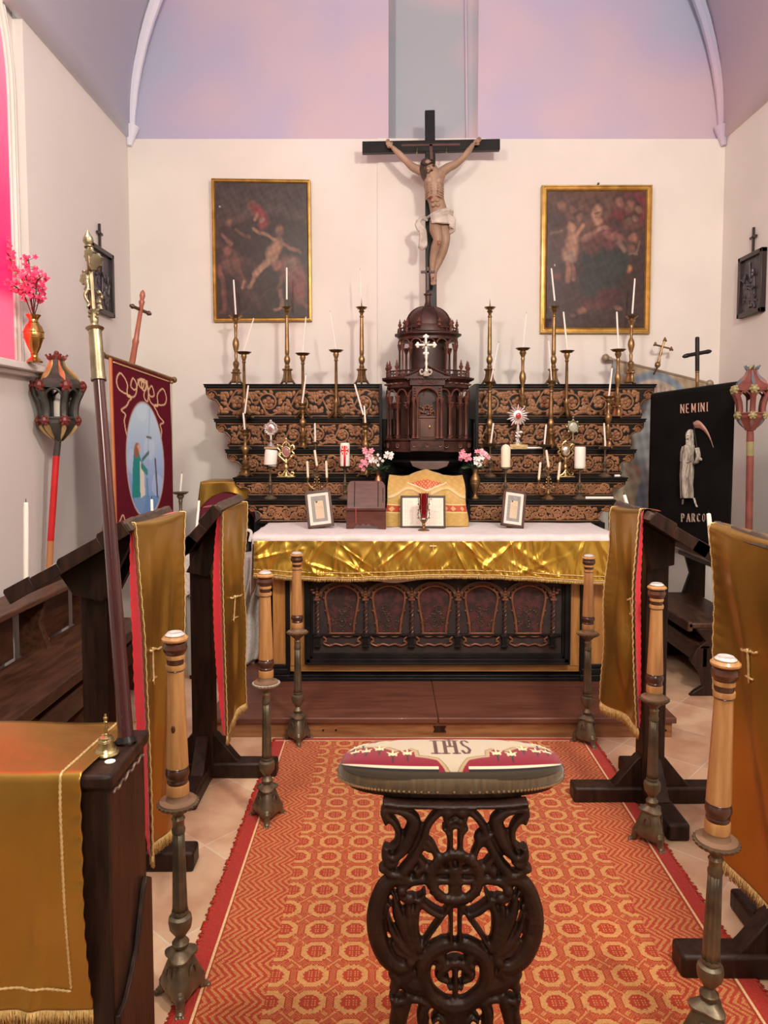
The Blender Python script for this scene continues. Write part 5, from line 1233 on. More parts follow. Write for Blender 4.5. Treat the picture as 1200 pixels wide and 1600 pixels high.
b = MB(); b.box(x0-.003, Y-.02, zz, x1+.003, Y+.03, zz+.006); b.box(x0-.003, Y-.022, zz, x1+.003, Y-.012, zz+.012); b.build('ledge', sm, o)
b = MB(); z2 = zt_
q = [(x0+.004, zz), (x1-.004, zz), (x1-.004, z2-.03), (x1-.02, z2-.004), (x1-.03, z2), (x0+.03, z2), (x0+.016, z2-.004), (x0+.004, z2-.03)]
vs = [(x, Y+.015+(z-zz)*.5, z) for x, z in q]+[(x, Y+.027+(z-zz)*.5, z) for x, z in q]; n = len(q)
b.add(vs, [tuple(range(n)), tuple(range(n, 2*n))[::-1]]+[(i, (i+1) % n, n+(i+1) % n, n+i) for i in range(n)]); b.build('book_rest', sm, o, bevel=.002)
b = MB(); b.box(x0+.01, Y+.10, z0, x0+.022, Y+.115, z2-.04); b.box(x1-.022, Y+.10, z0, x1-.01, Y+.115, z2-.04); b.build('rear_leg', sm, o)
b = MB()
for s_ in (-1, 1): b.tube([(xm+s_*hw*.6, Y+.010+(z-zz)*.5, z) for z in (zz+.02, (zz+z2)/2, z2-.004)], .002, 5)
for k in range(5): b.tube([(x1-.022+.006*sin(t), Y+.012+(z2-.05-k*.018+.007*cos(t)-zz)*.5, z2-.05-k*.018+.007*cos(t)) for t in (0, .8, 1.6, 2.4, 3.1)], .002, 5)
b.build('carved_lines', black, o)
b = MB(); rx = xat(556, Y); b.tube([(rx-.01, Y-.024, zz+.014), (rx, Y-.025, zz+.012), (rx+.001, Y-.024, z0+.04)], .002, 5); b.build('red_ribbon', redlin, o)
# draped gold and red brocade behind the card
def fn_br(u, v):
    p = Paint(u, v, (.50,.31,.07)); n = np.sin(u*60+np.sin(v*20)*2)*np.sin(v*45); p.mix((n > .2)*.35, (.62,.42,.13))
    a = abs(u-.5); d = a*1.35
    rim = .30+.14*np.cos(u*pi*2*2.0)*.6; p.mix(np.exp(-((v-rim-.02)/.035)**2)*.8*(a > .05), (.72,.56,.28)); p.mix(np.exp(-((v-rim-.05)/.012)**2)*.9, (.30,.17,.04))
    tri = (v > .16) & (v < .33) & (a < .20-(v-.16)*1.15); p.mix(tri*1., (.50,.07,.02)); p.mix((tri & (np.sin(u*170)*np.sin(v*90) > .3))*.8, (.75,.5,.2))
    p.mix(((v > .13) & (v < .36) & (np.abs(a-(.215-(v-.16)*1.15)) < .012))*1., (.78,.66,.42))
    bd = (v > .56) & (v < .70); p.mix(bd*1., (.45,.05,.02)); p.mix((bd & (np.abs(((u*9) % 1)-.5)+np.abs(v-.63)*5 < .28))*.8, (.72,.42,.12)); p.mix(((abs(v-.55) < .012) | (abs(v-.71) < .012))*1., (.75,.55,.22)); return p.c
bx0, bx1 = xat(602, 4.78), xat(732, 4.78); zt_ = at(666, 747, 4.78).z; zpk = at(666, 736, 4.78).z
def br_pos(u, v):
    w0 = 1-.10*(1-v); x = (bx0+bx1)/2+(u-.5)*(bx1-bx0)*w0; pk = (zpk-zt_)*max(0, 1-abs(u-.5)/.22)
    z = ZT+.004+(zt_+pk-.008*sin(u*9)**2-ZT-.004)*(1-v); return (x+.004*sin(v*9)*(-1 if u < .5 else 1)*abs(u-.5)*2, 4.77-.035*v-.006*sin(u*31)*v-.010*sin(u*12+1)+.10*(1-v)**6, z)
br = painted('brocade_drape', colmat('gold_red_brocade', .5, sheen=.3, bump=.3, bscale=150), br_pos, 150, 90, fn_br)
d = br.modifiers.new('s', 'SOLIDIFY'); d.thickness = .02; d.offset = 1
tag(br, 'gold brocade veil with red bands draped below the tabernacle', 'veil')
# red votive lamp
Y = 4.52; x = xat(662, Y, 822); z0 = ZT+.003; H = at(662, 770, Y).z-z0
o = empty('votive_lamp', (x, Y, z0), 'small brass votive lamp with a deep red glass cup', 'lamp')
b = MB(); b.lathe([(.036, 0), (.037, .005), (.028, .012), (.010, .018), (.007, .030), (.012, .038), (.008, .046), (.018, .058), (.022, .066), (.012, .070)], 16, (x, Y, z0)); b.build('foot', brass, o)
b = MB()
for k in range(6):
    a = 2*pi*k/6; b.tube(catmull([(x+.018*cos(a), Y+.018*sin(a), z0+.062), (x+.036*cos(a), Y+.036*sin(a), z0+.10), (x+.028*cos(a), Y+.028*sin(a), z0+.14), (x+.034*cos(a), Y+.034*sin(a), z0+H*.86), (x+.027*cos(a), Y+.027*sin(a), z0+H)], 4), .0022, 5)
    for q in (.08, .11, .13, .165): b.ball((x+.034*cos(a), Y+.034*sin(a), z0+q), .005, 5)
b.build('filigree_cage', bronze, o)
b = MB(); b.lathe([(.014, .080), (.022, .10), (.026, .13), (.027, H*.98), (.024, H*.98), (.022, .13), (.012, .09), (0, .088)], 18, (x, Y, z0)); b.build('glass_cup', mat('deep_red_glass', (.35,.004,.012), None, .08, trans=.6), o)

# ================= tall processional candle stands =================
pinr = pine
bz = MB
def torch_stand(x, y, H, rot, lab, light=.0):
    o = empty('processional_torch', (x, y, 0), lab, 'candle stand', 'tall candle stands lining the rug', rz=rot)
    def zm(z): return float(np.interp(z, [0, .196, .322, .535, .70], [0, .160, .268, .495, .66])) if z < .70 else z-.04
    def warp(m, rs=1.0):
        m.v = [V((p.x*(rs if p.z < .2 else 1), p.y*(rs if p.z < .2 else 1), zm(p.z))) for p in m.v]; return m
    b = MB()
    # triangular cast foot with paws
    b.lathe([(.052, .040), (.060, .060), (.055, .09), (.044, .125), (.036, .152), (.032, .160), (.046, .166), (.046, .172), (.034, .182), (.016, .196)], 36, (0,0,0), flute=.20, fn=3)
    warp(b, .9); b.build('base', bronze, o, local=True, sharp=40)
    for q in range(3):
        a = 2*pi*q/3; d = V((cos(a), sin(a), 0)); sd = V((-sin(a), cos(a), 0))
        g = MB(); g.tube(catmull([d*.034+V((0,0,.10)), d*.058+V((0,0,.066)), d*.064+V((0,0,.042)), d*.069+V((0,0,.022)), d*.080+V((0,0,.011))], 4), [.016]*5+[.015]*4+[.013]*4+[.012]*4, 10)
        g.ball(d*.062+V((0,0,.058)), .017, 8)
        for e in (-1, 0, 1): g.ball(d*.086+sd*e*.010+V((0,0,.009)), (.010, .007, .009), 7, Matrix.Rotation(a, 3, 'Z'))
        warp(g, .92); g.build('paw_foot', bronze, o, local=True, sharp=60)
        a2 = a+pi/3; d2 = V((cos(a2), sin(a2), 0)); g = MB(); M = Matrix.Rotation(a2, 3, 'Z')
        g.ball(d2*.037+V((0,0,.112)), (.006, .015, .024), 10, M)
        g.tube([d2*.041+V((-.016*sin(a2)*cos(t), .016*cos(a2)*cos(t), .112+.027*sin(t))) for t in [i*pi/7 for i in range(14)]], .0028, 5, closed=True)
        warp(g, .9); g.build('medallion', bronze, o, local=True)
    b = MB()
    b.lathe([(.014, .19), (.022, .20), (.024, .212), (.016, .224), (.013, .232), (.020, .245), (.030, .262), (.033, .285), (.031, .300), (.020, .308), (.024, .314), (.023, .322)], 20); warp(b); b.build('knop', bronze, o, local=True)
    b = MB(); b.lathe([(.0205, .322), (.0195, .34), (.017, .47), (.0155, .535)], 32, flute=.13, fn=10); warp(b); b.build('fluted_shaft', bronze, o, local=True, sharp=180)
    zs = .535
    b = MB(); b.lathe([(.018, zs), (.019, zs+.01), (.016, zs+.016), (.016, zs+.035), (.019, zs+.04), (.013, zs+.048), (.018, zs+.055), (.030, zs+.066), (.038, zs+.075)], 24); warp(b); b.build('collar', bronze, o, local=True)
    zd = zs+.075-.04
    b = MB(); b.lathe([(.030, zd-.004), (.046, zd), (.055, zd+.008), (.056, zd+.013), (.050, zd+.014)], 48, flute=.04, fn=24); b.build('drip_dish', bronze if not light else mat('greened_white_dish', (.35,.36,.30), (.50,.50,.42), .5, scale=30), o, local=True)
    b = MB(); b.lathe([(.050, zd+.012), (.050, zd+.018), (.034, zd+.022), (.030, zd+.03), (.030, zd+.045)], 24); b.build('wooden_collar', mat('grey_turned_wood', (.16,.09,.05), (.24,.14,.08), .5) if 'grey_turned_wood' not in bpy.data.materials else bpy.data.materials['grey_turned_wood'], o, local=True)
    zw = zd+.03; ht = H-zw
    pr = lambda ps: [(r, zw+z*ht) for r, z in ps]
    for ps in ([(.031, .02), (.031, .075), (.029, .085)], [(.0305, .19), (.0300, .24), (.0262, .50), (.0235, .70), (.0225, .785)], [(.026, .795), (.027, .81), (.026, .825)], [(.0255, .86), (.0262, .873), (.025, .885)], [(.031, .965), (.036, .975), (.036, .985), (.030, .998), (.02, 1.0)]):
        b = MB(); b.lathe(pr(ps), 28); b.build('pine_shaft' if ps[0][1] == .19 else 'pine_turning', pinr, o, local=True, sharp=30)
    for ps in ([(.028, .085), (.029, .10), (.027, .11), (.0295, .12), (.033, .145), (.032, .165), (.028, .18), (.0315, .188), (.030, .193)], [(.023, .785), (.0255, .79), (.024, .796)], [(.0225, .825), (.023, .86)], [(.022, .885), (.0295, .90), (.0335, .925), (.031, .95), (.024, .965), (.026, .968)]):
        b = MB(); b.lathe(pr(ps), 24); b.build('dark_turning', turned, o, local=True, sharp=30)
    b = MB(); b.lathe([(.024, H-.002), (.027, H+.003), (.020, H+.009), (.010, H+.006), (0, H+.007)], 20); b.build('wax_cap', mat('clouded_wax', (.50,.47,.45), (.68,.64,.60), .15, scale=60, coat=.8) if 'clouded_wax' not in bpy.data.materials else bpy.data.materials['clouded_wax'], o, local=True)
    return o
for bx, by, tx, ty, lab, r, l in (
    (284, 1562, 283, 987, 'nearest tall candle stand on the left side, dark knot in its pine shaft', .5, 0),
    (418, 1281, 413, 894, 'middle tall candle stand on the left side with whitish green dish', .3, 1),
    (466, 1160, 458, 864, 'farthest tall candle stand on the left, in front of the altar end', .4, 0),
    (1103, 1650, 1140, 1022, 'nearest tall candle stand on the right side in front of the gold satin', .9, 0),
    (1017, 1318, 1027, 912, 'middle tall candle stand on the right side at the rug edge', .55, 0),
    (917, 1163, 918, 868, 'farthest tall candle stand on the right, in front of the altar end', .6, 0)):
    g = onfloor(bx, by); t = at(tx, ty, g.y); o = torch_stand(g.x, g.y, t.z-.006, -pi/2+r*.4, lab, l)
    o.rotation_euler = (0, math.atan2(t.x-g.x, t.z)*.9, -pi/2+r*.4)
    if bx in (284, 1105):
        M = bpy.data.materials['dark_turned_wood']; s = -1 if bx == 284 else 1
        b = MB(); b.ball((.0262*cos(.35), -.0262*sin(.35)*s*0-.006, .80), (.004, .007, .013), 8); b.build('wood_knot', M, o, local=True)

# ================= kneeler (prie-dieu) =================
KY = 1.60
kn = empty('prie_dieu', (xat(711, KY), KY, 0), 'carved openwork dark kneeler with embroidered crimson armrest cushion', 'kneeler')
kx = xat(711, KY)
def kp(px, py, dy=0): return at(px, py, KY+dy)
# armrest outline (plan), kidney shaped
AW = (xat(890, 1.62, 1215)-xat(534, 1.62, 1215))/2; KC = V((kx+.002, 1.685, 0)); ZA = at(711, 1216, 1.60).z
def rim(t, s=1.0, dy=0):
    x = AW*s*(abs(cos(t))**.62)*(1 if cos(t) >= 0 else -1); y = .088*s*(abs(sin(t))**.75)*(1 if sin(t) >= 0 else -1)
    y += .010*(x/AW)**2*(1 if y < 0 else -1)+.018*(x/AW)**2*0
    return (KC.x+x, KC.y+y)
NT = 96
b = MB(); prof = [(.80, -.048), (.95, -.046), (.985, -.036), (.985, -.030)]
def rimloft(b, prof, cap0=True, cap1=True):
    vs = []; fs = []
    for s_, z in prof:
        for i in range(NT):
            x, y = rim(2*pi*i/NT, s_); vs.append((x, y, ZA+z))
    for i in range(len(prof)-1):
        for j in range(NT): k = (j+1) % NT; fs.append((i*NT+j, i*NT+k, (i+1)*NT+k, (i+1)*NT+j))
    if cap0: fs.append(tuple(range(NT))[::-1])
    if cap1: fs.append(tuple((len(prof)-1)*NT+j for j in range(NT)))
    b.add(vs, fs)
rimloft(b, prof); b.box(kx-.225+.07, KC.y-.07, ZA-.062, kx+.155, KC.y+.07, ZA-.046); b.build('armrest_board', dark, kn)
b = MB(); rimloft(b, [(.985, -.036), (1.02, -.028), (1.03, -.014), (1.01, -.002), (.97, .002)], False, False); cu = b.build('velvet_band', mat('khaki_velvet', (.075,.050,.022), (.13,.088,.038), .75, scale=18, stretch=(6,1,1), sheen=.4), kn)
b = MB()
for i in range(150):
    x, y = rim(2*pi*(i+.5)/150, 1.024); b.ball((x, y, ZA-.030), .0040, 6)
nl = b.build('brass_nails', mat('nail_brass', (.60,.48,.30), None, .3, metal=1), kn); nl['kind'] = 'stuff'
def cush(u, v):
    # u 0..1 left-right, v 0 back..1 front
    a = (u-.5)*2; c = (v-.5)*2; r = max(abs(a), abs(c))
    if r < 1e-6: return (KC.x, KC.y, ZA+.030)
    t = atan2(-c, a)
    x, y = rim(t, r*1.0); z = ZA+.030*(1-r**3.2)**.6 if r < 1 else ZA
    return (x, y, z+.002*sin(x*40)*(1-r))
def cush2(u, v):
    x = (u-.5)*2; c = (v-.5)*2
    xx = x*AW; hy = .088*(max(0, 1-abs(x)**3.2))**.42; y = -c*hy-.012*(x**2)*0
    r = max(abs(x)**4, 0); dome = (max(0, 1-abs(x)**6)**.5)*(max(0, 1-abs(c)**3.5)**.5)
    return (KC.x+xx*1.0, KC.y+y, ZA-.004+.036*dome)
def fn_ihs(u, v):
    p = Paint(u, v, (.22,.004,.022)); x = (u-.5)*2; y = v
    # v 0 back, 1 front
    crm_, tan_, olive, brn = (.50,.43,.31), (.42,.31,.16), (.26,.19,.085), (.085,.022,.018)
    def cart(off_):
        P = []
        top = [(-.86,.30),(-.74,.24),(-.62,.33),(-.45,.06),(-.36,.05),(-.28,.02)]
        bot = [(-.86,.36),(-.72,.42),(-.58,.46),(-.46,.60),(-.38,.50),(-.31,.58),(-.30,.72),(-.22,.74),(-.13,.78),(0,1.05)]
        P = top+[(-a, b_) for a, b_ in top[::-1]]+[(-a, b_) for a, b_ in bot]+bot[::-1][1:]
        c = (0, .42); return [((c[0]+(a-c[0])*off_)/2+.5, c[1]+(b_-c[1])*off_) for a, b_ in P]
    p.poly(cart(1.10), tan_); p.poly(cart(1.0), olive); p.poly(cart(.965), crm_)
    p.mix(((abs(x) < .22) & (y < .30))*0., crm_)
    for s in (-1, 1):
        p.el(.5+s*.31, .30, .035, .10, (.50,.47,.30)); p.el(.5+s*.31, .30, .018, .055, crm_)
    # letters I H S with cross over the H
    def L(x0, y0, x1, y1, w_=.0085): p.seg(.5+x0, y0, .5+x1, y1, w_, brn, soft=.2, asp=.36)
    yt, yb2 = .24, .66
    L(-.070, yt, -.070, yb2); L(-.088, yt, -.052, yt, .006); L(-.088, yb2, -.052, yb2, .006)
    for hx in (-.026, .022): L(hx, yt, hx, yb2); L(hx-.014, yt, hx+.014, yt, .006); L(hx-.014, yb2, hx+.014, yb2, .006)
    L(-.026, .45, .022, .45, .007); L(-.002, .06, -.002, .45, .0065); L(-.020, .17, .016, .17, .006)
    S = [(.082,.31),(.072,.24),(.058,.25),(.052,.33),(.060,.42),(.076,.48),(.084,.56),(.076,.65),(.058,.655),(.050,.58)]
    for a, b_ in zip(S, S[1:]): L(a[0], a[1], b_[0], b_[1], .0068)
    # little fleurs along the front band
    for s in (-1, 1):
        for fx, fy in ((.20,.64),(.265,.67),(.325,.50),(.385,.54),(.435,.50),(.40,.24),(.44,.28)):
            cx = .5+s*fx
            p.el(cx, fy+.11, .0045, .10, (.02,.015,.015)); p.el(cx, fy-.02, .0045, .09, (.80,.66,.38))
            for q in (-1, 1): p.el(cx+q*.010, fy-.0, .007, .05, (.80,.66,.38), 20*q); p.el(cx+q*.015, fy+.03, .005, .04, (.75,.6,.33))
            p.el(cx, fy+.05, .012, .025, (.02,.015,.015), op=.8); p.el(cx, fy+.035, .012, .02, (.80,.66,.38))
    edge = np.maximum(0, 0); p.mix((y > .945)*(abs(x) > .13)*1., (.012,.010,.012)); p.mix((y > .915)*(y <= .945)*(abs(x) > .13)*1., (.72,.63,.45)); p.mix((y > .965)*1., (.045,.033,.018)); p.mix((y < .04)*1., (.012,.010,.012))
    return p.c
cs = painted('embroidered_cushion', colmat('needlepoint', .9, sheen=.2, bump=.35, bscale=700), cush2, 420, 130, fn_ihs, kn)
# carved openwork panel: strokes mirrored about the axis
B = MB(); AX0 = 711
def st(pts, w_, dy=0, th=.020, n=5, mir=True, closed=False, yb=0):
    for sg in ((1, -1) if mir else (1,)):
        P = catmull([kp(AX0+sg*(p[0]-AX0), p[1], KYs+dy) for p in pts], n, closed)
        ws = w_ if isinstance(w_, (list, tuple)) else [w_]*len(pts)
        R = []; m = len(pts)-(0 if closed else 1)
        for i in range(m):
            for q in range(n): R.append((ws[i]*(1-q/n)+ws[(i+1) % len(ws)]*q/n)*KY/FPX/2)
        if not closed: R.append(ws[-1]*KY/FPX/2)
        B.tube(P, R, 10, flat=-th, closed=closed, up=(0,1,0))
KYs = 0.0
# top shoulders
st([(598,1252),(640,1256),(711,1257)], 10)
st([(600,1260),(604,1272),(614,1281),(622,1296),(620,1314),(612,1322)], [12,14,13,12,10,8])
st([(606,1262),(630,1266),(646,1280),(642,1300),(634,1318),(626,1330),(615,1338),(606,1332)], [10,16,24,24,22,18,14,8])
st([(598,1268),(604,1284)], 10); st([(604,1320),(602,1336),(610,1348),(622,1342)], [12,14,16,10])
st([(711,1264),(694,1262),(680,1272),(668,1288),(662,1306),(652,1328),(642,1346),(630,1360)], [14,16,13,13,15,18,20,20])
st([(711,1276),(700,1282),(696,1274),(704,1268)], [8,12,10,8]); st([(701,1290),(698,1276)], [10,8])
st([(692,1290),(700,1298),(703,1312),(702,1330),(700,1345)], [8,10,10,9,10])
st([(703,1290),(711,1286)], 10)
# left spiky arrow and right round knob differ
st([(660,1304),(672,1316),(682,1334),(690,1350)], [6,14,12,12], mir=False); st([(662,1318),(672,1324)], 14, mir=False)
st([(768,1300),(753,1308),(745,1322),(738,1340)], [6,14,12,12], mir=False); B.ball(kp(753, 1308, 0), (.026*.75, .018, .022), 12)
# wings at crown level
st([(648,1358),(664,1352),(678,1356),(700,1356),(711,1356)], [10,16,18,12,12]); st([(654,1336),(660,1348),(650,1364)], [6,16,12])
st([(640,1374),(668,1370),(690,1372),(711,1372)], [18,20,16,12])
# crown of thorns (twisted ring)
for ph in (0, 2.1, 4.2):
    B.tube([kp(711+(38+4.5*cos(9*t+ph))*cos(t), 1372+(36+4.5*cos(9*t+ph))*sin(t), -.012+.008*sin(9*t+ph)) for t in [i*2*pi/90 for i in range(90)]], .0062, 7, closed=True)
for i in range(16):
    t = i*2*pi/16+.1; B.tube([kp(711+38*cos(t), 1372+36*sin(t), -.014), kp(711+50*cos(t+.15), 1372+47*sin(t+.15), -.014)], [.005, .001], 5)
# central upright bars
st([(704,1290),(704,1470)], 8); st([(711,1350),(711,1412)], 14, mir=False)
st([(700,1412),(690,1430),(672,1455),(655,1482)], [7,7,7,7]); st([(650,1400),(672,1418),(688,1426)], [14,16,14])
# C scroll sides
st([(600,1350),(610,1362),(630,1366),(642,1374)], [10,16,16,12])
st([(646,1398),(640,1404),(628,1398),(628,1384),(640,1376),(620,1372),(604,1380),(594,1400),(588,1425),(588,1450),(594,1474),(606,1496),(624,1508),(644,1506)], [8,10,12,14,16,20,26,30,32,32,32,32,30,22])
st([(596,1358),(600,1352)], 14)
# acanthus leaves inside
st([(613,1388),(618,1404),(622,1424),(634,1452),(644,1478),(648,1494)], [3,10,20,24,22,20]); st([(640,1398),(638,1420),(642,1450),(650,1480)], [8,14,14,16])
st([(664,1390),(654,1410),(648,1430),(650,1456),(656,1482)], [6,14,16,12,14]); st([(606,1425),(612,1450),(628,1474),(642,1486)], [3,12,16,14]); st([(612,1466),(622,1482),(640,1490)], [4,12,12]); st([(608,1408),(604,1430)], [5,3])
# heart shaped lower block
st([(711,1474),(696,1474),(676,1484),(664,1498),(660,1520),(668,1546),(690,1566),(711,1572)], [18,30,30,30,28,28,30,36])
st([(686,1488),(690,1500),(682,1508)], [20,18,14]); st([(640,1512),(636,1530),(660,1540)], [26,36,30]); st([(612,1515),(620,1530),(614,1545)], [16,22,14])
st([(711,1498),(697,1506),(686,1520),(700,1528)], [16,20,16,12]); st([(711,1500),(711,1552)], 10, mir=False); st([(700,1534),(704,1540)], 8)
# base part that runs out of frame
st([(612,1552),(618,1575),(616,1600),(622,1640)], [10,16,18,20]); st([(640,1548),(632,1570),(626,1600)], [18,22,18]); st([(668,1560),(660,1580),(662,1604)], [20,20,20]); st([(711,1570),(711,1650)], 52, mir=False)
st([(675,1592),(684,1584),(692,1594),(688,1606)], [8,10,10,8]); st([(614,1640),(660,1650),(711,1650)], 36); st([(640,1640),(650,1700),(640,1760),(600,1800)], [40,50,44,60]); st([(711,1640),(711,1790)], 60, mir=False)
st([(620,1560),(650,1556),(672,1566)], [14,16,14])
for q in ((628,1392),(640,1404),(642,1503),(700,1270)): B.ball(kp(q[0], q[1], -.012), .012, 10); B.ball(kp(2*AX0-q[0], q[1], -.012), .012, 10)
carvedk = mat('black_brown_carved_wood', (.012,.005,.003), (.032,.012,.007), .42, scale=14, bump=.25, bscale=60, spec=.3)
B.build('openwork_panel', carvedk, kn, remesh=.0033, smoothit=2)
b = MB(); b.box(kx-.20, KY-.03, 0, kx+.20, KY+.03, .06); b.box(kx-.20, KY-.50, 0, kx-.15, KY, .06); b.box(kx+.15, KY-.50, 0, kx+.20, KY, .06); b.box(kx-.22, KY-.50, .06, kx+.22, KY-.18, .09); b.build('kneeling_step', dark, kn, bevel=.004)
# ================= lecterns with satin hangings =================
def lectern(name_lab, side, xr, ya, yb, zr, xlow, zlow, postx, posty, feet=True):
    """side -1: left row (slopes down to the left); xr ridge x; ya..yb run of the desk"""
    o = empty('lectern', (postx, posty, 0), name_lab, 'lectern', 'sloping wooden lecterns beside the rug')
    s = side; b = MB()
    dx, dz = xlow-xr, zlow-zr; L_ = sqrt(dx*dx+dz*dz); ux, uz = dx/L_, dz/L_; nx, nz = (-uz, ux) if (-uz*0+ux*1) > 0 else (uz, -ux)
    if nz < 0: nx, nz = -nx, -nz
    def P(a, t): return (xr+ux*a+nx*t, zr+uz*a+nz*t)
    poly = [P(0, .0), P(L_, .0), P(L_, -.028), P(0, -.028)]
    b.prism(poly, ya, yb); b.build('sloping_board', dark, o, bevel=.004)
    b = MB()   # thin stepped end strips on near and far ends
    for y0, y1 in ((ya-.012, ya), (yb, yb+.012)):
        b = MB(); a = 0
        for k, (l, t) in enumerate(((.10, .016), (.16, .010), (L_-.36, .004), (.10, .014))):
            b.prism([P(a, t), P(a+l*.93, t+.004), P(a+l, t-.004), P(a+l, -.035), P(a, -.035)], y0, y1); a += l
        b.build('end_strip', dark, o, bevel=.002)
    b = MB()   # scalloped ridge of overlapping blocks
    n = 5
    for k in range(n):
        y0 = ya+(yb-ya)*k/n; y1 = ya+(yb-ya)*(k+1)/n+.012
        vs = []
        for y, t in ((y0, .004+.004*(k%2)), (y1, .020)):
            for a, q in ((-.012, -.03), (-.012, t*.6), (.004, t), (.045, t+.004), (.062, t*.5), (.062, -.01)):
                p = P(a, q); vs.append((p[0], y, p[1]))
        b.add(vs, [tuple(range(6)), tuple(range(6, 12))[::-1]]+[(i, (i+1) % 6, 6+(i+1) % 6, 6+i) for i in range(6)])
    b.build('scalloped_ridge', mat('greyed_dark_wood', (.045,.030,.020), (.09,.06,.04), .55, scale=8, stretch=(5,1,5)) if 'greyed_dark_wood' not in bpy.data.materials else bpy.data.materials['greyed_dark_wood'], o, bevel=.003)
    pz = zr+uz/ux*(postx-xr)-.03
    for y_ in (-.10, .06):
        b = MB(); b.prism([P(.02, -.028), P(L_*.72, -.028), (postx-s*.0-s*-.05, pz-.13), (postx-s*.05, pz-.15)], posty+y_, posty+y_+.04); b.build('bracket', dark, o, bevel=.003)
    b = MB(); b.box(postx-.048, posty-.048, .03, postx+.048, posty+.048, pz-.02); b.build('post', dark, o, bevel=.005)
    b = MB()
    b.box(postx-.34, posty-.045, 0, postx+.34, posty+.045, .075); b.build('foot_beam', dark, o, bevel=.012)
    b = MB(); b.box(postx-.045, posty-.34, 0, postx+.045, posty+.30, .070); b.build('foot_beam', dark, o, bevel=.012)
    for a in range(4):
        M = Matrix.Rotation(a*pi/2, 4, 'Z'); M.translation = V((postx, posty, 0)); b = MB(); b.M = M
        b.prism([(.04, .07), (.17, .07), (.15, .09), (.06, .20), (.04, .21)], -.03, .03); b.build('diagonal_brace', dark, o, bevel=.004)
    return o

def hanging(lab, tn, tf, bn_, bf, side, seed, emb, lin=.035, folds=1.0, mt=satin):
    """satin strip over a ridge: top near, top far, bottom near, bottom far corners"""
    rs = random.Random(seed); s = side
    o = empty('satin_hanging', (tn+tf)/2, lab, 'cloth hanging', 'gold satin hangings with crimson lining')
    ph = [rs.uniform(0, 6) for _ in range(6)]
    def f(u, v):
        if v < .06:
            t = v/.06; p = tn.lerp(tf, u)
            return V((p.x+s*.055*(1-t)-s*.018*sin(t*pi/2), p.y, p.z+.026-.02*t*t-.028*(1-t)-.012*sin(pi*u)*t))
        t = (v-.06)/.94
        p = tn.lerp(tf, u).lerp(bn_.lerp(bf, u), t)
        w_ = folds*(.016*sin(u*5.0+ph[0]+t*1.8)*min(1, t*3)+.006*sin(u*11+ph[1]-t*4)*t+.0035*sin(t*13+u*6+ph[2])*min(1, u*5)+.022*exp(-((u-.75+.35*t)/.10)**2)*sin(pi*t)**.7-.012*exp(-((u-.25-.2*t)/.08)**2)*sin(pi*t))
        pk = .0016*sin(t*170+ph[3])*exp(-min(u, 1-u)/.05)*folds
        return V((p.x-s*(.019*(1-t)+w_+pk), p.y, p.z+(-.006-.012*sin(pi*u))*(1-t)))
    b = MB(); b.grid(f, 60, 150); b.build('satin_panel', mt, o, normals=False, sharp=180, solid=.0015, solid_off=1)
    b = MB(); b.grid(lambda u, v: f(u, v)+V((s*.006, 0, 0)), 20, 60)
    def g2(u, v):
        t = max(0, (v-.06)/.94); p = f(0, v); e = lin*(sin(pi*min(1, t*.95+.03))**.6)
        return V((p.x+s*(.006+e*(1-u)), p.y+.006*(1-u)+.012*u*(1-u), p.z))
    b.grid(g2, 6, 90)
    b.build('crimson_lining', redlin, o, normals=False, sharp=180)
    for u_ in (.012, .985): braid_tube([f(u_, i/120)+V((-s*.004, 0, 0)) for i in range(4, 121)], .0024, o)
    fringe_strip([f(i/60, 1) for i in range(61)], .042, 420, .0013, .18, parent=o)
    if emb:
        u0, v0, l, w2 = emb
        P_ = lambda du, dv: f(u0+du, v0+dv)+V((-s*.006, 0, 0))
        b = MB()
        b.tube([P_(-.0, k*l/8) for k in range(9)], [.0045, .0035]*4+[.004], 6)
        b.tube([P_(-w2+2*w2*k/6, .004*(k % 2)+.012*(k/6)) for k in range(7)], [.005, .0035]*3+[.005], 6)
        b.tube([P_(-w2*.5+w2*k/4, l*.85) for k in range(5)], .0035, 6)
        b.build('embroidered_cross', braid, o, sharp=180)
    return o
# left near (A), left far (B), right near (C), right far (D)
def pX(px, Y, py=815): return at(px, py, Y).x
zA = at(200, 818, 2.47).z
lectern('near left lectern partly behind the pew, gold satin over its ridge', -1, pX(200, 2.47), 2.44, 2.92, zA, pX(60, 2.47)-.10, at(60, 915, 2.47).z-.025, pX(156, 2.66, 1000), 2.66)
hanging('gold satin hanging on the near left lectern, red lining along its left edge', at(201, 820, 2.47), at(283, 802, 2.89), at(231, 1338, 2.42), at(277, 1284, 2.70), -1, 1, (.30, .42, .11, .17))
zB = at(345, 790, 3.2).z
lectern('far left lectern beside the altar end, slim gold satin strip over it', -1, pX(343, 3.2, 790), 3.14, 3.62, zB, pX(282, 3.2, 860), at(282, 852, 3.2).z-.03, pX(318, 3.40, 1000), 3.40)
hanging('narrow gold satin hanging on the far left lectern near the altar', at(340, 792, 3.2), at(380, 786, 3.55), at(346, 1150, 3.12), at(385, 1098, 3.45), -1, 2, (.36, .44, .12, .2))
zD = at(985, 795, 3.1).z
lectern('far right lectern beside the altar end with an open sheet on its slope', 1, pX(1008, 2.95, 795), 2.86, 3.30, zD, pX(1105, 2.95, 865), at(1105, 862, 2.95).z, pX(1012, 3.16, 1000)+.02, 3.16)
hanging('gold satin hanging on the far right lectern, red lining along its right edge', at(1008, 798, 2.9), at(962, 794, 3.24), at(994, 1138, 2.85), at(944, 1092, 3.2), 1, 3, (.40, .45, .09, .05), lin=.024, folds=1.2)
zC = at(1115, 822, 2.42).z
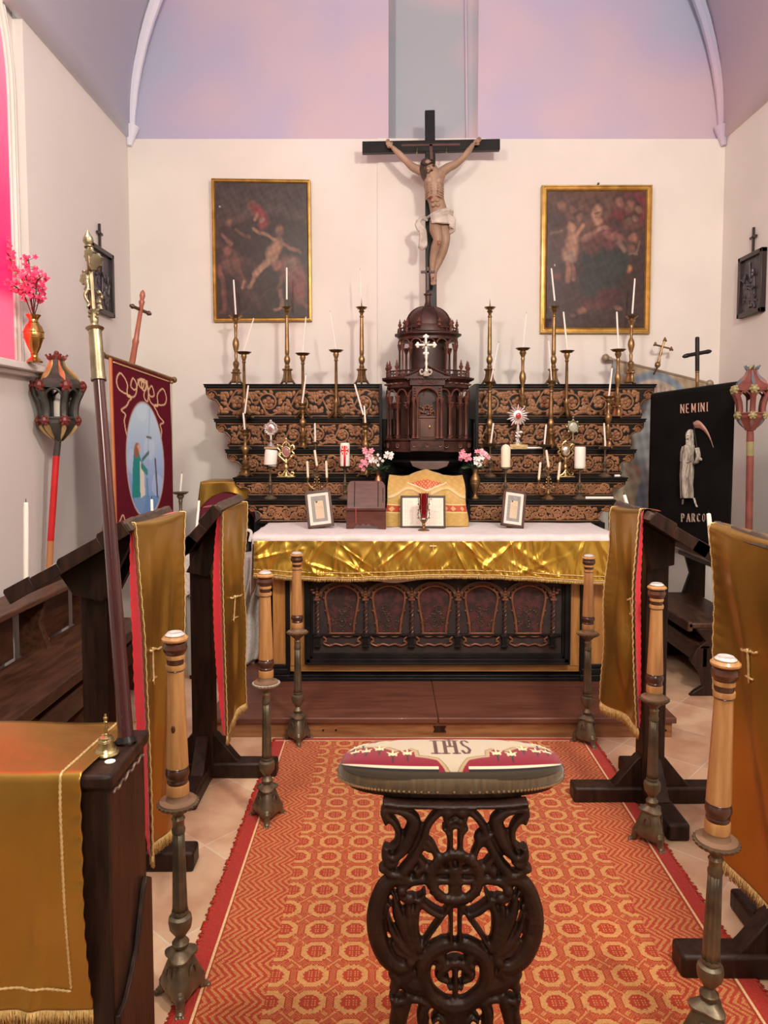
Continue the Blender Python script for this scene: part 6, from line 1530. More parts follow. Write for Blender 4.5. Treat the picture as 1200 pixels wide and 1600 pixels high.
lectern('near right lectern cropped by the picture edge, wide gold satin over it', 1, pX(1120, 2.42, 822), 1.80, 2.42, zC, pX(1120, 2.42, 822)+.42, zC-.26, pX(1120, 2.42, 822)+.12, 2.12)
hanging('wide gold satin hanging with dangling gold cord on the near right lectern', V((at(1118, 820, 2.42).x, 1.78, at(1118, 820, 2.42).z)), at(1118, 820, 2.42), V((at(1138, 1335, 2.38).x+.0, 1.80, .19)), at(1138, 1335, 2.38), 1, 4, (.62, .34, .09, .06), lin=.0, folds=1.2)
# white papers and candles on the lecterns
def sheet(pts, lab, m=None):
    b = MB(); b.add(pts, [tuple(range(len(pts)))])
    o = b.build('paper_sheet', m or mat('white_paper', (.80,.77,.74), None, .7) if 'white_paper' not in bpy.data.materials else bpy.data.materials['white_paper'], solid=.004); tag(o, lab, 'paper'); return o
xD0, xD1 = pX(1008, 2.95, 795), pX(1105, 2.95, 865); zD1 = at(1105, 862, 2.95).z
def onD(a, y, t=.005): x = xD0+(xD1-xD0)*a; return V((x, y, zD+(zD1-zD)*a+t+.004))
sheet([onD(.20, 2.90), onD(.97, 2.90), onD(.97, 3.22), onD(.20, 3.22)], 'open white music sheet on the slope of the far right lectern')
candle(onD(.99, 2.90, .0), onD(.99, 2.90, .0)+V((-.018, 0, .155)), .009, 'slightly bent white candle at the low end of the far right lectern')
candle(onD(.15, 3.27, .0), onD(.15, 3.27)+V((-.02, 0, .06)), .008, 'short white candle at the high end of the far right lectern')
xA0, xA1 = pX(200, 2.47), pX(60, 2.47)-.10; zA1 = at(60, 915, 2.47).z-.025
def onA(a, y, t=.005): return V((xA0+(xA1-xA0)*a, y, zA+(zA1-zA)*a+t))
sheet([onA(.40, 2.62, .02), onA(.92, 2.62, .02), onA(.92, 2.90, .02), onA(.40, 2.90, .02)], 'white papers lying on the slope of the near left lectern')
p0 = at(148/1164*320, 760+550/1600*440, 2.42); p0.z = onA(1, 2.42, 0).z if False else p0.z
xB0, xB1 = pX(343, 3.2, 790), pX(282, 3.2, 860); zB1 = at(282, 852, 3.2).z-.03
def onB(a, y, t=.005): return V((xB0+(xB1-xB0)*a, y, zB+(zB1-zB)*a+t))
sheet([onB(.25, 3.30, .02), onB(.95, 3.30, .02), onB(.95, 3.58, .02), onB(.25, 3.58, .02)], 'white papers lying on the slope of the far left lectern')
def candle_px(px0, py0, px1, py1, Y, r, lab): return candle(at(px0, py0, Y), at(px1, py1, Y), r, lab)
candle_px(40.5, 911, 40.5, 785, 2.44, .0085, 'tall white candle standing at the low end of the near left lectern')
candle_px(238, 812, 237, 780, 2.80, .0055, 'short white candle on the ridge of the near left lectern')
candle_px(307, 826, 311, 782, 3.45, .0060, 'white candle on the slope of the far left lectern')

# ================= front left pew =================
PYN, PYF = 1.40, 1.62
px1 = at(229, 1140, PYF).x; zP = at(229, 1141, PYF).z
pw = empty('pew_front', (-.9, 1.5, 0), 'dark wooden pew front at lower left with satin draped over it', 'pew')
b = MB(); xin = at(130, 1205, PYN).x
b.box(px1-.075, PYN+.01, 0, px1-.006, PYF, zP-.03); b.build('end_panel', dark, pw, bevel=.004)
b = MB(); b.box(px1-.08, PYN-.004, zP-.03, px1+.004, PYF+.01, zP); b.build('end_cap', dark, pw, bevel=.008)
b = MB(); b.box(-1.6, PYN+.02, 0, px1-.07, PYF-.03, zP-.012); b.build('front_boards', dark_h, pw)
b = MB()   # raised carved profile low on the end panel
b.prism([(PYN+.01, 0), (PYF, 0), (PYF, .60), (PYF-.03, .62), (PYF-.05, .60), (PYF-.10, .50), (PYF-.15, .455), (PYF-.175, .44), (PYN+.01, .44)], px1-.006, px1+.006, 'x'); b.build('side_moulding', dark, pw, bevel=.003)
b = MB(); b.tube([(px1-.001, PYN+.02+.18*t, zP-.045+.004*sin(t*30)) for t in [i/20 for i in range(21)]], .003, 5); b.build('worn_edge', mat('worn_pale_edge', (.30,.22,.17), (.06,.03,.02), .6, scale=60), pw)
# drape
dz0 = zP
zh = at(60, 1590, 1.37).z
def drape(u, v):
    x = -1.45+(xin+1.45)*u
    if v < .25: t = v/.25; return V((x+.018*(1-t), PYF+.03-(PYF+.03-PYN+.012)*t, dz0+.006+.002*sin(x*20)))
    t = (v-.25)/.75; fz = .018*sin(u*9-t*5+1)*t+.012*sin(u*17+t*4)*t+.006*sin(u*9+1)*t+.016*exp(-((u-.93+.07*t)/.02)**2)*t*.5
    pk = .003*sin(t*70)*exp(-(1-u)/.012)
    return V((x+.012*t*u, PYN-.012-.008*sin(min(1, t*6)*pi/2)-fz-pk, dz0+.006-.004-t*(dz0-zh)))
dr = empty('satin_drape', (-.9, 1.4, dz0), 'gold brown satin cloth with braid border draped over the pew front', 'cloth')
b = MB(); b.grid(drape, 260, 90); b.build('satin_panel', satin, dr, normals=False, sharp=180, solid=.0015)
ub = 1-.032/1.0*.9
braid_tube([drape(.955, i/200)+V((0, -.002, .003)) for i in range(0, 188)], .0028, dr, beads=True)
braid_tube([drape(.955-.9*i/100, .935-.010*(1-i/100)*0)+V((0, -.003, 0)) for i in range(0, 60)], .0028, dr)
fringe_strip([drape(i/100, 1) for i in range(35, 101)], .030, 900, .0013, .15, parent=dr)
# bell
bp = at(166, 1186, 1.50); bx, by = at(166, 1172, 1.495).x, 1.495
be = empty('hand_bell', (bx, by, zP), 'small brass hand bell on the pew corner', 'bell')
ub_ = 1.495/FPX
b = MB(); b.lathe([(r*ub_, z*ub_) for r, z in ((19.5, 0), (20.5, 1.5), (19.5, 4), (15.5, 8), (13, 13), (12, 20), (11.6, 24), (10, 28), (5, 30.5), (0, 31))], 32, (bx, by, zP+.001)); bd = b.build('bell_body', brass2, be)
b = MB()
for z in (5, 9, 21.5, 24): r = {5: 18.5, 9: 15.1, 21.5: 12.1, 24: 11.8}[z]; b.lathe([(r*ub_, (z-.5)*ub_), ((r+.7)*ub_, z*ub_), (r*ub_, (z+.5)*ub_)], 32, (bx, by, zP+.001))
b.build('raised_band', brass2, bd)
b = MB(); b.lathe([(r*ub_, z*ub_) for r, z in ((4, 30), (3.4, 33), (2.6, 34), (3.6, 42), (2.3, 47), (1.8, 49), (3.2, 51), (3.2, 52.5), (1.8, 54), (3.6, 57), (3.4, 59.5), (1.3, 61.5), (1.9, 63), (.9, 65.5))], 16, (bx, by, zP+.001)); b.build('handle', brass2, be)
q = onfloor(172, 1190, zP); b = MB(); b.lathe([(.0105, 0), (.0105, .0012), (0, .0012)], 20, (q.x, q.y, zP)); tag(b.build('round_sticker', mat('white_sticker', (.85,.85,.83), None, .5)), 'round white sticker on the dark pew top in front of the bell', 'sticker')

# ================= processional cross =================
c0 = onfloor(197, 1160, zP); Yb = min(c0.y, PYF-.03); p_b = at(197, 1158, Yb); Yt = 1.80
lp = lambda t: at(197, 1158, Yb).lerp(at(137, 365, Yt), t)
po = empty('processional_cross', p_b, 'brass processional crucifix on a tall maroon pole stuck in the pew top', 'processional cross')
pa = lp(0); pbm = lp((1158-610)/(1158-365.)); ax = (lp(1)-lp(0)).normalized(); down = pa-ax*.55
b = MB(); b.tube([pa-ax*.03, pa, pbm], [.0165, .0165, .0128], 18); b.build('pole', mat('glossy_maroon_pole', (.040,.008,.010), (.06,.012,.014), .22, scale=6, coat=.6), po)
b = MB(); b.tube([pa-ax*.002, pa+ax*.010], [.024, .018], 16); b.build('socket_ring', black, po)
u_ = Yt/FPX; Q = ax.to_track_quat('Z', 'Y').to_matrix()
def lt(py): return lp((1158-py)/(1158-365.))
b = MB(); b.tube([lt(612), lt(600), lt(527)], [.0165, .0158, .0150], 20); b.tube([lt(612), lt(608)], [.0175, .0175], 20); b.tube([lt(530), lt(526), lt(523), lt(519)], [.016, .021, .012, .009], 20); b.build('ferrule', pewter, po)
b = MB(); b.tube([lt(519), lt(512), lt(504), lt(498), lt(494)], [.008, .0105, .0085, .0125, .006], 14)
for i in range(8): b.ball(lt(496+i*2)+V((.009*cos(i*2), .009*sin(i*2), 0)), .005, 6)
b.build('node', pewter, po)
# cross is turned so that its arms recede to the right
tu = (V((cos(radians(-54)), sin(radians(-54)), 0))); tu = (tu-ax*tu.dot(ax)).normalized(); fw = tu.cross(ax).normalized()
if fw.x > 0: fw = -fw
b = MB(); b.tube([lt(496), lt(372)], [.0062, .0055], 10)
cc = lt(428); b.tube([cc-tu*.038, cc+tu*.038], [.0058, .0058], 10)
b.build('shaft_and_arms', pewter, po)
b = MB()
def lobe(c, d, s_=1.0, tip=1.0):
    s_ = s_*.72; fw2 = (fw+V((0,-.75,0))).normalized(); d = (d-fw2*d.dot(fw2)).normalized(); sd = d.cross(fw2).normalized(); n = 15; out = []
    for i in range(n):
        a = -pi*.86+2*pi*.86*i/(n-1); r = .021*s_*(1+.16*(1 if i % 2 else -.3))*(1+.25*tip*max(0, cos(a))**3); out.append(c+d*r*cos(a)+sd*r*sin(a)*.95)
    k = len(b.v); vs = [p+fw*.0025 for p in out]+[p-fw*.0025 for p in out]+[c+fw*.007, c-fw*.007]; m = n
    b.add(vs, [(i, (i+1) % m, 2*m) for i in range(m)]+[(m+(i+1) % m, m+i, 2*m+1) for i in range(m)]+[(i, m+i, m+(i+1) % m, (i+1) % m) for i in range(m)])
lobe(cc-tu*.044, -tu, 1.0); lobe(cc+tu*.044, tu, 1.2); lobe(lt(401), ax, 1.05, 0)
b.tube([lt(390), lt(384), lt(378), lt(372), lt(366), lt(358)], [.004, .008, .0125, .011, .006, .001], 10); b.ball(lt(388), (.011, .011, .004), 10, Q)
b.build('lobed_ends', pewter, po)
# little corpus and rear figure
def mini(off_, sc, parent, nm):
    B = MB()
    def m_(a, t, d=.010): return lt(a)+tu*t*u_+fw*(d+off_)
    def lim(pts, rr): B.tube(catmull(pts, 4), [rr[min(len(rr)-1, i//4)]*u_ for i in range((len(pts)-1)*4+1)], 8)
    lim([m_(435, 0), m_(447, 0), m_(455, 1), m_(463, 1)], [4.4, 3.6, 3.8, 3.4])
    for s in (-1, 1): lim([m_(437, s*3), m_(433, s*9), m_(428.5, s*17)], [2.0, 1.6, 1.2])
    lim([m_(463, -1), m_(474, -2, .016), m_(487, 1), m_(493, 0, .014)], [2.8, 2.3, 1.7, 1.5]); lim([m_(463, 3), m_(474, 2, .018), m_(487, 2), m_(492, 2, .014)], [2.8, 2.3, 1.7, 1.5])
    B.ball(m_(431, -2, .014), 3.4*u_, 10); B.ball(m_(461, 0, .012), (4.6*u_, 3.4*u_, 3.6*u_), 10); B.ball(m_(464, 4, .008), 2.6*u_, 8)
    for s in (-1, 1):
        for k in range(5): B.tube([m_(428.5, s*18), m_(428+1.2*(k-2), s*(20.5))], .7*u_, 5)
    return B.build(nm, pewter, parent, remesh=.0014, smoothit=1)
mini(0, 1, po, 'corpus')
b = MB(); b.tube(catmull([lt(462)-fw*.012, lt(470)-fw*.020, lt(480)-fw*.014, lt(494)-fw*.016], 5), [.004, .006, .005, .006]*4, 8); b.ball(lt(466)-fw*.014, .006, 8); b.build('rear_figure', pewter, po)

# ================= benches =================
def bench(side, xw, ya, yb, lab, holes=True):
    s = side; o = empty('bench', (xw, (ya+yb)/2, 0), lab, 'bench'); X = lambda d: xw-s*d   # d measured from the wall
    def bx(b, d0, y0, z0, d1, y1, z1): a, c = sorted((X(d0), X(d1))); b.box(a, y0, z0, c, y1, z1)
    b = MB(); bx(b, .02, ya, .735, .24, yb, .765); bx(b, .02, ya, .705, .06, yb, .735); b.build('top_shelf', benchm if s < 0 else dark_h, o, bevel=.006)
    b = MB(); bx(b, .12, ya, .42, .52, yb, .455); bx(b, .49, ya, .40, .525, yb, .46); b.build('seat', benchm if s < 0 else dark_h, o, bevel=.008)
    b = MB(); bx(b, .40, ya, .18, .43, yb, .30); bx(b, .385, ya, .295, .445, yb, .315); b.build('stretcher', benchm if s < 0 else dark_h, o, bevel=.004)
    b = MB(); bx(b, .08, ya, .0, .12, yb, .42); b.build('back_board', benchm if s < 0 else dark_h, o)
    n = max(2, round((yb-ya)/.75)+1)
    for i in range(n):
        y = ya+(yb-ya-.04)*i/(n-1); b = MB()
        pr = [(.06, 0), (.50, 0), (.47, .03), (.42, .06), (.44, .14), (.50, .22), (.46, .30), (.41, .34), (.47, .42), (.06, .42)]
        b.prism([(X(d), z) for d, z in pr], y, y+.04)
        b.prism([(X(.05), .42), (X(.22), .42), (X(.16), .60), (X(.20), .735), (X(.05), .735)], y, y+.04); b.build('bench_end', benchm if s < 0 else dark, o, bevel=.005)
    for i in range(n-1):
        y = ya+(yb-ya-.04)*(i+.28)/(n-1); b = MB(); bx(b, .06, y, .45, .09, y+.34, .735); b.build('back_panel', benchm if s < 0 else dark_h, o)
    return o
bench(-1, XL, 1.9, 4.6, 'long dark wooden bench along the left wall under the window')
bench(1, 2.36, 4.45, 5.35, 'dark wooden bench with shaped ends along the right wall behind the lecterns')
# ================= lanterns =================
def lantern(c, H, pts_pole, lab, body, trim, accent, polem, lit=None, k=1.0, n=6):
    o = empty('processional_lantern', pts_pole[-1], lab, 'lantern'); x, y, z = c   # z: bottom of the head
    def ring(R, zz, off_=0): return [V((x+R*cos(off_+2*pi*i/n), y+R*sin(off_+2*pi*i/n), z+zz)) for i in range(n)]
    W = H*.27; o_ = radians(12)
    levels = [(.03, 0), (.55*W, .16*H), (.72*W, .235*H), (.74*W, .27*H)]
    b = MB()
    def band(R0, z0, R1, z1):
        a, c_ = ring(R0, z0, o_), ring(R1, z1, o_); b.add(a+c_, [(i, (i+1) % n, n+(i+1) % n, n+i) for i in range(n)])
    band(.022, 0, .50*W, .10*H); band(.50*W, .10*H, .74*W, .20*H); band(.74*W, .20*H, .74*W, .245*H); b.build('lower_bowl', body, o, smooth=False, solid=.004)
    b = MB(); band(1.0*W, .60*H, 1.0*W, .645*H); band(1.0*W, .645*H, .86*W, .70*H); band(.86*W, .70*H, .50*W, .765*H); band(.50*W, .765*H, .26*W, .86*H); band(.26*W, .86*H, .24*W, .93*H); b.build('roof', body, o, smooth=False, solid=.004)
    for i in range(n):
        b = MB(); a0 = o_+2*pi*i/n
        pts = []
        for R, zz in ((.70*W, .24*H), (.68*W, .33*H), (.76*W, .45*H), (.94*W, .56*H), (.97*W, .61*H)): pts.append(V((x+R*cos(a0), y+R*sin(a0), z+zz*H/H)))
        b.tube(catmull(pts, 4), W*.15, 6); b.build('corner_post', body, o)
        b = MB(); e0, e1 = o_+2*pi*i/n, o_+2*pi*(i+1)/n
        def E(R, t, zz): p = V((cos(e0), sin(e0), 0)).lerp(V((cos(e1), sin(e1), 0)), t)*R; return V((x+p.x, y+p.y, z+zz))
        b.tube(catmull([E(.70*W, .12, .27*H), E(.74*W, .14, .42*H), E(.90*W, .16, .53*H), E(.94*W, .5, .59*H), E(.90*W, .84, .53*H), E(.74*W, .86, .42*H), E(.70*W, .88, .27*H)], 4), W*.055, 6)
        b.tube([E(.72*W, 0, .255*H), E(.72*W, 1, .255*H)], W*.07, 6); b.build('window_arch', body, o)
        p = V((x+.80*W*cos(a0), y+.80*W*sin(a0), z+.225*H)); p2 = V((x+1.03*W*cos(a0), y+1.03*W*sin(a0), z+.62*H))
        for q, r in ((p, W*.23), (p2, W*.26)):
            b = MB(); b.ball(q, (r*.7, r*.7, r*.8), 8)
            for k2 in range(6):
                a = k2*pi/3; tv = V((-sin(a0), cos(a0), 0)); b.ball(q+tv*r*.7*cos(a)+V((0,0,r*.7*sin(a))), r*.36, 6)
            b.build('rosette', trim, o)
        b = MB()
        b.tube(catmull([V((x+.93*W*cos(a0), y+.93*W*sin(a0), z+.67*H)), V((x+.62*W*cos(a0), y+.62*W*sin(a0), z+.755*H)), V((x+.36*W*cos(a0), y+.36*W*sin(a0), z+.84*H)), V((x+.27*W*cos(a0), y+.27*W*sin(a0), z+.92*H))], 4), [W*.04, W*.07, W*.11, W*.13, W*.13, W*.12, W*.10, W*.08, W*.07, W*.06, W*.05, W*.04, W*.02], 6, flat=.35)
        b.tube(catmull([V((x+.72*W*cos(a0), y+.72*W*sin(a0), z+.19*H)), V((x+.46*W*cos(a0), y+.46*W*sin(a0), z+.08*H)), V((x+.12*W*cos(a0), y+.12*W*sin(a0), z-.01*H))], 4), [W*.08, W*.14, W*.14, W*.12, W*.10, W*.08, W*.06, W*.04, W*.03], 6, flat=.35)
        b.build('acanthus_leaf', accent, o)
        b = MB(); b.tube(catmull([V((x+.24*W*cos(a0), y+.24*W*sin(a0), z+.93*H)), V((x+.34*W*cos(a0), y+.34*W*sin(a0), z+.955*H)), V((x+.44*W*cos(a0+.1), y+.44*W*sin(a0+.1), z+.985*H))], 3), [W*.10]*4+[W*.05]*3, 5, flat=.4); b.build('crest_leaf', trim if lit else accent, o)
    b = MB(); b.ball((x, y, z+.95*H), (.22*W, .22*W, .05*H), 10)
    if lit: b.ball((x, y, z+1.0*H), .12*W, 8); b.tube([(x, y, z+.95*H), (x, y, z+1.03*H)], .004, 5)
    b.build('finial', trim, o)
    b = MB(); b.lathe([(W*.17, .235*H), (W*.17, .45*H), (W*.10, .47*H), (0, .48*H)], 12, (x, y, z)); b.build('inner_candle', wax, o)
    # pole
    P = [V(p) for p in pts_pole]
    b = MB(); b.tube([V((x, y, z+.05*H)), P[0]], [.017, .019], 12); b.build('socket', body, o)
    for i, m in enumerate(polem):
        b = MB(); b.tube([P[i], P[i+1]], [.0185, .0185], 14); b.build('pole', m, o)
    return o
Yl = 4.25
c = at(92, 688, Yl); top = at(98, 548, Yl).z
orange = mat('orange_varnished_pole', (.42,.16,.06), (.52,.23,.09), .35, scale=6, stretch=(4,4,1))
redp = mat('red_painted_pole', (.50,.010,.012), (.58,.018,.02), .4, scale=8)
rust = mat('dark_red_painted_tin', (.12,.018,.014), (.18,.03,.022), .45, scale=30)
p2, p3 = at(79, 845, Yl-.02), at(72, 1010, Yl-.05)
bot = p3+(p3-p2)*(p3.z/(p2.z-p3.z))*.985; bot.z = 0.0
lantern((c.x, c.y, c.z), (top-c.z)*.97, [at(88, 712, Yl), p2, bot], 'dark hexagonal processional lantern with red rosettes on a red and orange pole, left wall', iron, rust, mat('gilded_tin_leaf', (.50,.33,.13), (.62,.45,.2), .35, metal=.7), [redp, orange], lit=True)
Yr = 3.95; c = at(1172, 672, Yr); top = at(1172, 570, Yr).z
weath = mat('weathered_red_paint', (.12,.026,.018), (.18,.048,.034), .65, scale=14); blu = mat('weathered_blue_grey_paint', (.08,.10,.12), (.24,.075,.055), .65, scale=9, lo=.45, hi=.6); olv = mat('olive_gilt_paint', (.20,.18,.07), (.30,.26,.12), .6, scale=16)
b0 = at(1171, 860, Yr-.02); lantern((c.x, c.y, c.z), (top-c.z)*1.0, [at(1172, 690, Yr), at(1172, 712, Yr), V((c.x+.0, Yr-.05, 0))], 'weathered red and blue hexagonal processional lantern at the right edge', weath, olv, blu, [olv, weath])

# ================= banners =================
# maroon banner at left
BL, BR = at(165, 556, 4.25), at(268, 593, 4.95)
bd_ = (BR-BL); bu = V((bd_.x, bd_.y, 0)).normalized(); bn = V((bu.y, -bu.x, 0))
if bn.y > 0: bn = -bn
mb = empty('processional_banner', ((BL.x+BR.x)/2, (BL.y+BR.y)/2, .2), 'maroon velvet banner with oval picture of a kneeling robed figure, left side', 'banner')
b = MB(); b.tube([BL-bu*.02, BR+bu*.02], .014, 10); b.ball(BR+bu*.03, .022, 10); b.ball(BL-bu*.03, .022, 10); b.build('crossbar', brass, mb)
BH = 1.05
def ban(u, v):
    w0 = .90; p = BL.lerp(BR, .03+(w0)*u); return V((p.x, p.y, p.z-.008-BH*v))+bn*(.014+.010*sin(u*7+v*2)*v)
def fn_ban(u, v):
    p = Paint(u, v, (.095,.003,.013)); n = np.sin(u*37+v*11)*np.sin(v*53); p.mix((n > .6)*.15, (.14,.006,.02))
    gold = (.60,.40,.24); ov = []
    # embroidered loops
    def loop(pts, w_=.008):
        P = catmull(pts, 6)
        for a, b_ in zip(P, P[1:]): p.seg(a.x, a.y, b_.x, b_.y, w_, gold, soft=.3, asp=1.9)
    A = [(.30,.52),(.22,.50),(.18,.42),(.20,.38),(.14,.36),(.22,.33),(.26,.30),(.30,.27),(.12,.25),(.08,.20),(.14,.155),(.24,.20),(.24,.27),(.36,.26),(.40,.20),(.34,.16),(.30,.21),(.38,.22),(.44,.155),(.52,.16),(.50,.20),(.44,.19),(.46,.15),(.58,.15)]
    A = [(a, b_-.09) for a, b_ in A]; loop(A); loop([(1-a, b_+.01) for a, b_ in A]); loop([(.56,.06),(.60,.11),(.58,.18),(.52,.15),(.58,.07)])
    loop([(.06,.90),(.12,.86),(.16,.90),(.12,.95)])
    cx, cy, rx, ry = .52, .53, .315, .335
    p.el(cx, cy, rx+.015, ry+.008, (.45,.28,.22), soft=.02); p.el(cx, cy, rx, ry, (.33,.50,.68), soft=.02)
    ins = ((u-cx)/rx)**2+((v-cy)/ry)**2 < .97
    g = np.clip((v-.3)/.5, 0, 1); p.c = np.where(ins[:, None], np.stack([.42-.26*g, .55-.30*g, .66-.12*g], 1), p.c)
    n = np.sin(u*13+v*7)*np.sin(v*17-u*5); p.mix((ins & (n > .3))*.25, (.60,.68,.74)); p.mix((ins & (v > .74))*.6, (.08,.22,.42))
    p.mix((ins & (np.abs(u-.60-.02*np.sin(v*9)) < .012))*.5, (.25,.36,.5)); p.seg(.56,.39,.64,.393,.007,(.14,.12,.12)); p.seg(.70,.52,.72,.74,.012,(.08,.07,.09))
    # robed figure, back to the left
    v = v+0
    p.v = .545+(v-.47)/1.14; p.u = .30+(u-.33)*1.15
    p.poly([(.30,.565),(.38,.55),(.45,.60),(.50,.67),(.50,.79),(.26,.80),(.27,.66)], (.02,.22,.22)); p.poly([(.42,.60),(.50,.64),(.52,.78),(.43,.80)], (.62,.60,.52))
    p.el(.37,.545,.06,.030,(.30,.14,.09)); p.el(.40,.545,.035,.022,(.60,.33,.24)); p.el(.35,.565,.05,.03,(.25,.11,.07)); p.seg(.47,.60,.60,.555,.010,(.06,.15,.12)); p.seg(.46,.63,.56,.66,.018,(.04,.22,.2)); p.seg(.56,.70,.57,.79,.014,(.08,.25,.35))
    p.v = v; p.u = u; p.mix((u < .018)*1., (.60,.14,.05)); return p.c
vb = painted('velvet_cloth', colmat('maroon_banner_velvet', .9, spec=.2), ban, 120, 220, fn_ban, mb); d = vb.modifiers.new('s', 'SOLIDIFY'); d.thickness = .004; d.offset = 1
braid_tube([ban(.03+.94*i/30, .018)+bn*.006 for i in range(31)], .005, mb, name='gold_border')
b = MB(); p = ban(0, 0); b.tube([ban(-.012, 0)+bn*.004, ban(-.012, .9)+bn*.004], .007, 8); b.build('edge_rod', orange, mb)
b = MB(); b.tube([BR+V((0,0,0)), BR+V((-.004,0,-.30)), V((BR.x-.01, BR.y, .35))], .003, 5); b.ball(BR-V((0,0,.02)), .012, 8); b.build('hanging_cord', brass2, mb)
# wooden cross of the maroon banner staff
Yc = 4.75; ca, cb_ = at(205, 575, Yc), at(223, 463, Yc)
wc = empty('staff_cross', V((ca.x-.15, Yc+.08, 0)), 'reddish wooden cross finial on a leaning staff behind the maroon banner', 'cross'); dd = (cb_-ca).normalized(); wcm = mat('reddish_turned_wood', (.26,.075,.045), (.36,.12,.07), .35, scale=8, coat=.2)
b = MB(); b.tube([ca-dd*1.35, ca, at(211, 540, Yc), at(212, 533, Yc), at(213, 528, Yc), at(215, 515, Yc), at(221, 478, Yc), at(221.5, 472, Yc), at(222, 468, Yc), at(222.5, 462, Yc), at(223, 457, Yc), at(223.5, 453, Yc)], [.020, .020, .018, .022, .016, .015, .013, .019, .012, .018, .014, .003], 12); b.build('staff', wcm, wc)
b = MB(); a_, c_ = at(203, 477, Yc-.06), at(236, 491, Yc+.06); b.tube([a_, a_.lerp(c_, .12), a_.lerp(c_, .2), a_.lerp(c_, .5), a_.lerp(c_, .8), a_.lerp(c_, .88), c_], [.008, .017, .011, .011, .011, .017, .008], 10); b.build('cross_arm', turned, wc)
# pale painted banner behind the right shelves
Yf = 5.85
f0, f1 = at(957, 562, Yf), at(1103, 598, Yf-.03)
pb_ = empty('painted_banner', V(((f0.x+f1.x)/2, Yf-.1, .1)), 'large faded fresco coloured painted banner behind the right shelves', 'banner')
def fpos(u, v): p = f0.lerp(f1, u); return V((p.x, p.y-.012-.01*sin(u*8)*v, p.z-.01-1.35*v))
def fn_f(u, v):
    p = Paint(u, v, (.44,.40,.33)); n = np.sin(u*9+v*6)*np.sin(v*13-u*4); p.mix((n > .1)*.5, (.33,.37,.38)); p.mix((n < -.5)*.5, (.46,.33,.27))
    p.mix((v < .05)*1., (.42,.35,.25)); p.mix((u < .03)*.8, (.32,.36,.40))
    for r, c in ((.62, (.42,.36,.27)), (.58, (.28,.33,.38)), (.53, (.48,.42,.34)), (.40, (.34,.38,.42)), (.36, (.42,.36,.3))):
        p.el(.5, .55, r, r*.95, c, soft=.01)
    p.el(.5,.50,.27,.38,(.38,.41,.42),soft=.4)
    rr = np.sqrt(((u-.5)/.47)**2+((v-.55)/.45)**2); an = np.arctan2(v-.55, u-.5); p.mix((np.abs(rr-1) < .06)*(np.sin(an*60) > .2)*.55, (.42,.17,.13))
    for q in range(9): p.seg(.1+q*.03,.45+.05*q,.16+q*.02,.95,.012,((.27,.31,.38),(.46,.38,.26),(.38,.20,.15))[q % 3],op=.8)
    p.el(.25,.62,.07,.05,(.50,.36,.28)); p.el(.17,.75,.10,.12,(.52,.48,.38)); p.el(.34,.80,.06,.15,(.28,.33,.40)); p.seg(.42,.40,.40,1,.010,(.40,.28,.16)); p.seg(.02,.5,.3,.66,.02,(.5,.46,.38)); p.el(.12,.45,.05,.04,(.45,.3,.24))
    p.el(.85,.12,.06,.03,(.42,.12,.10)); p.el(.2,.12,.12,.03,(.40,.26,.20),20); p.c = (p.c**1.35)*(1+.25*np.sin(u*47+v*31)*np.sin(v*59-u*23))[:, None]; return p.c
vb = painted('painted_cloth', colmat('faded_fresco_cloth', .8), fpos, 110, 150, fn_f, pb_); d = vb.modifiers.new('s', 'SOLIDIFY'); d.thickness = .004; d.offset = 1
b = MB(); fd = (f1-f0).normalized(); b.tube([f0-fd*.03, f1+fd*.04], .012, 10); b.ball(f0-fd*.055, .032, 14); b.ball(f1+fd*.03, .030, 14); b.cyl(f0-fd*.035, f0-fd*.01, .018); b.build('crossbar', mat('tarnished_brass_rod', (.22,.17,.11), (.32,.26,.18), .5, metal=.3), pb_)
mid = at(1027, 584, Yf-.1)
b = MB(); b.tube([V((mid.x-.03, Yf+.018, .02)), V((mid.x, Yf+.018, mid.z))], .012, 10); b.build('staff', orange, pb_)
tc0, tc1 = at(1029, 570, Yf-.1), at(1039, 530, Yf-.1)
bc = empty('staff_cross', tc0, 'small brass cross with knobbed ends tilted above the painted banner', 'cross'); u5 = Yf/FPX
b = MB(); b.tube([V((mid.x, Yf+.01, mid.z-.02)), at(1027, 574, Yf-.1)], .008, 8); b.ball(at(1027.5, 570, Yf-.1), (4.6*u5,)*3, 12); b.tube([at(1029, 566, Yf-.1), at(1031, 558, Yf-.1), at(1032, 553, Yf-.1), at(1034, 546, Yf-.1), at(1038, 533, Yf-.1)], [2.6*u5, 1.2*u5, 2.3*u5, 1.2*u5, 1.6*u5], 10)
b.tube([at(1025, 539, Yf-.14), at(1048, 545, Yf-.04)], 1.4*u5, 8)
for q in ((1024, 538), (1049, 545.5), (1039, 531)):
    b.ball(at(*q, Yf-.1), 2.5*u5, 8)
    for e in ((2, 1.5), (-2, 1.5), (0, -2.6)): b.ball(at(q[0]+e[0], q[1]+e[1], Yf-.1), 1.5*u5, 6)
b.build('knobbed_cross', brass, bc)
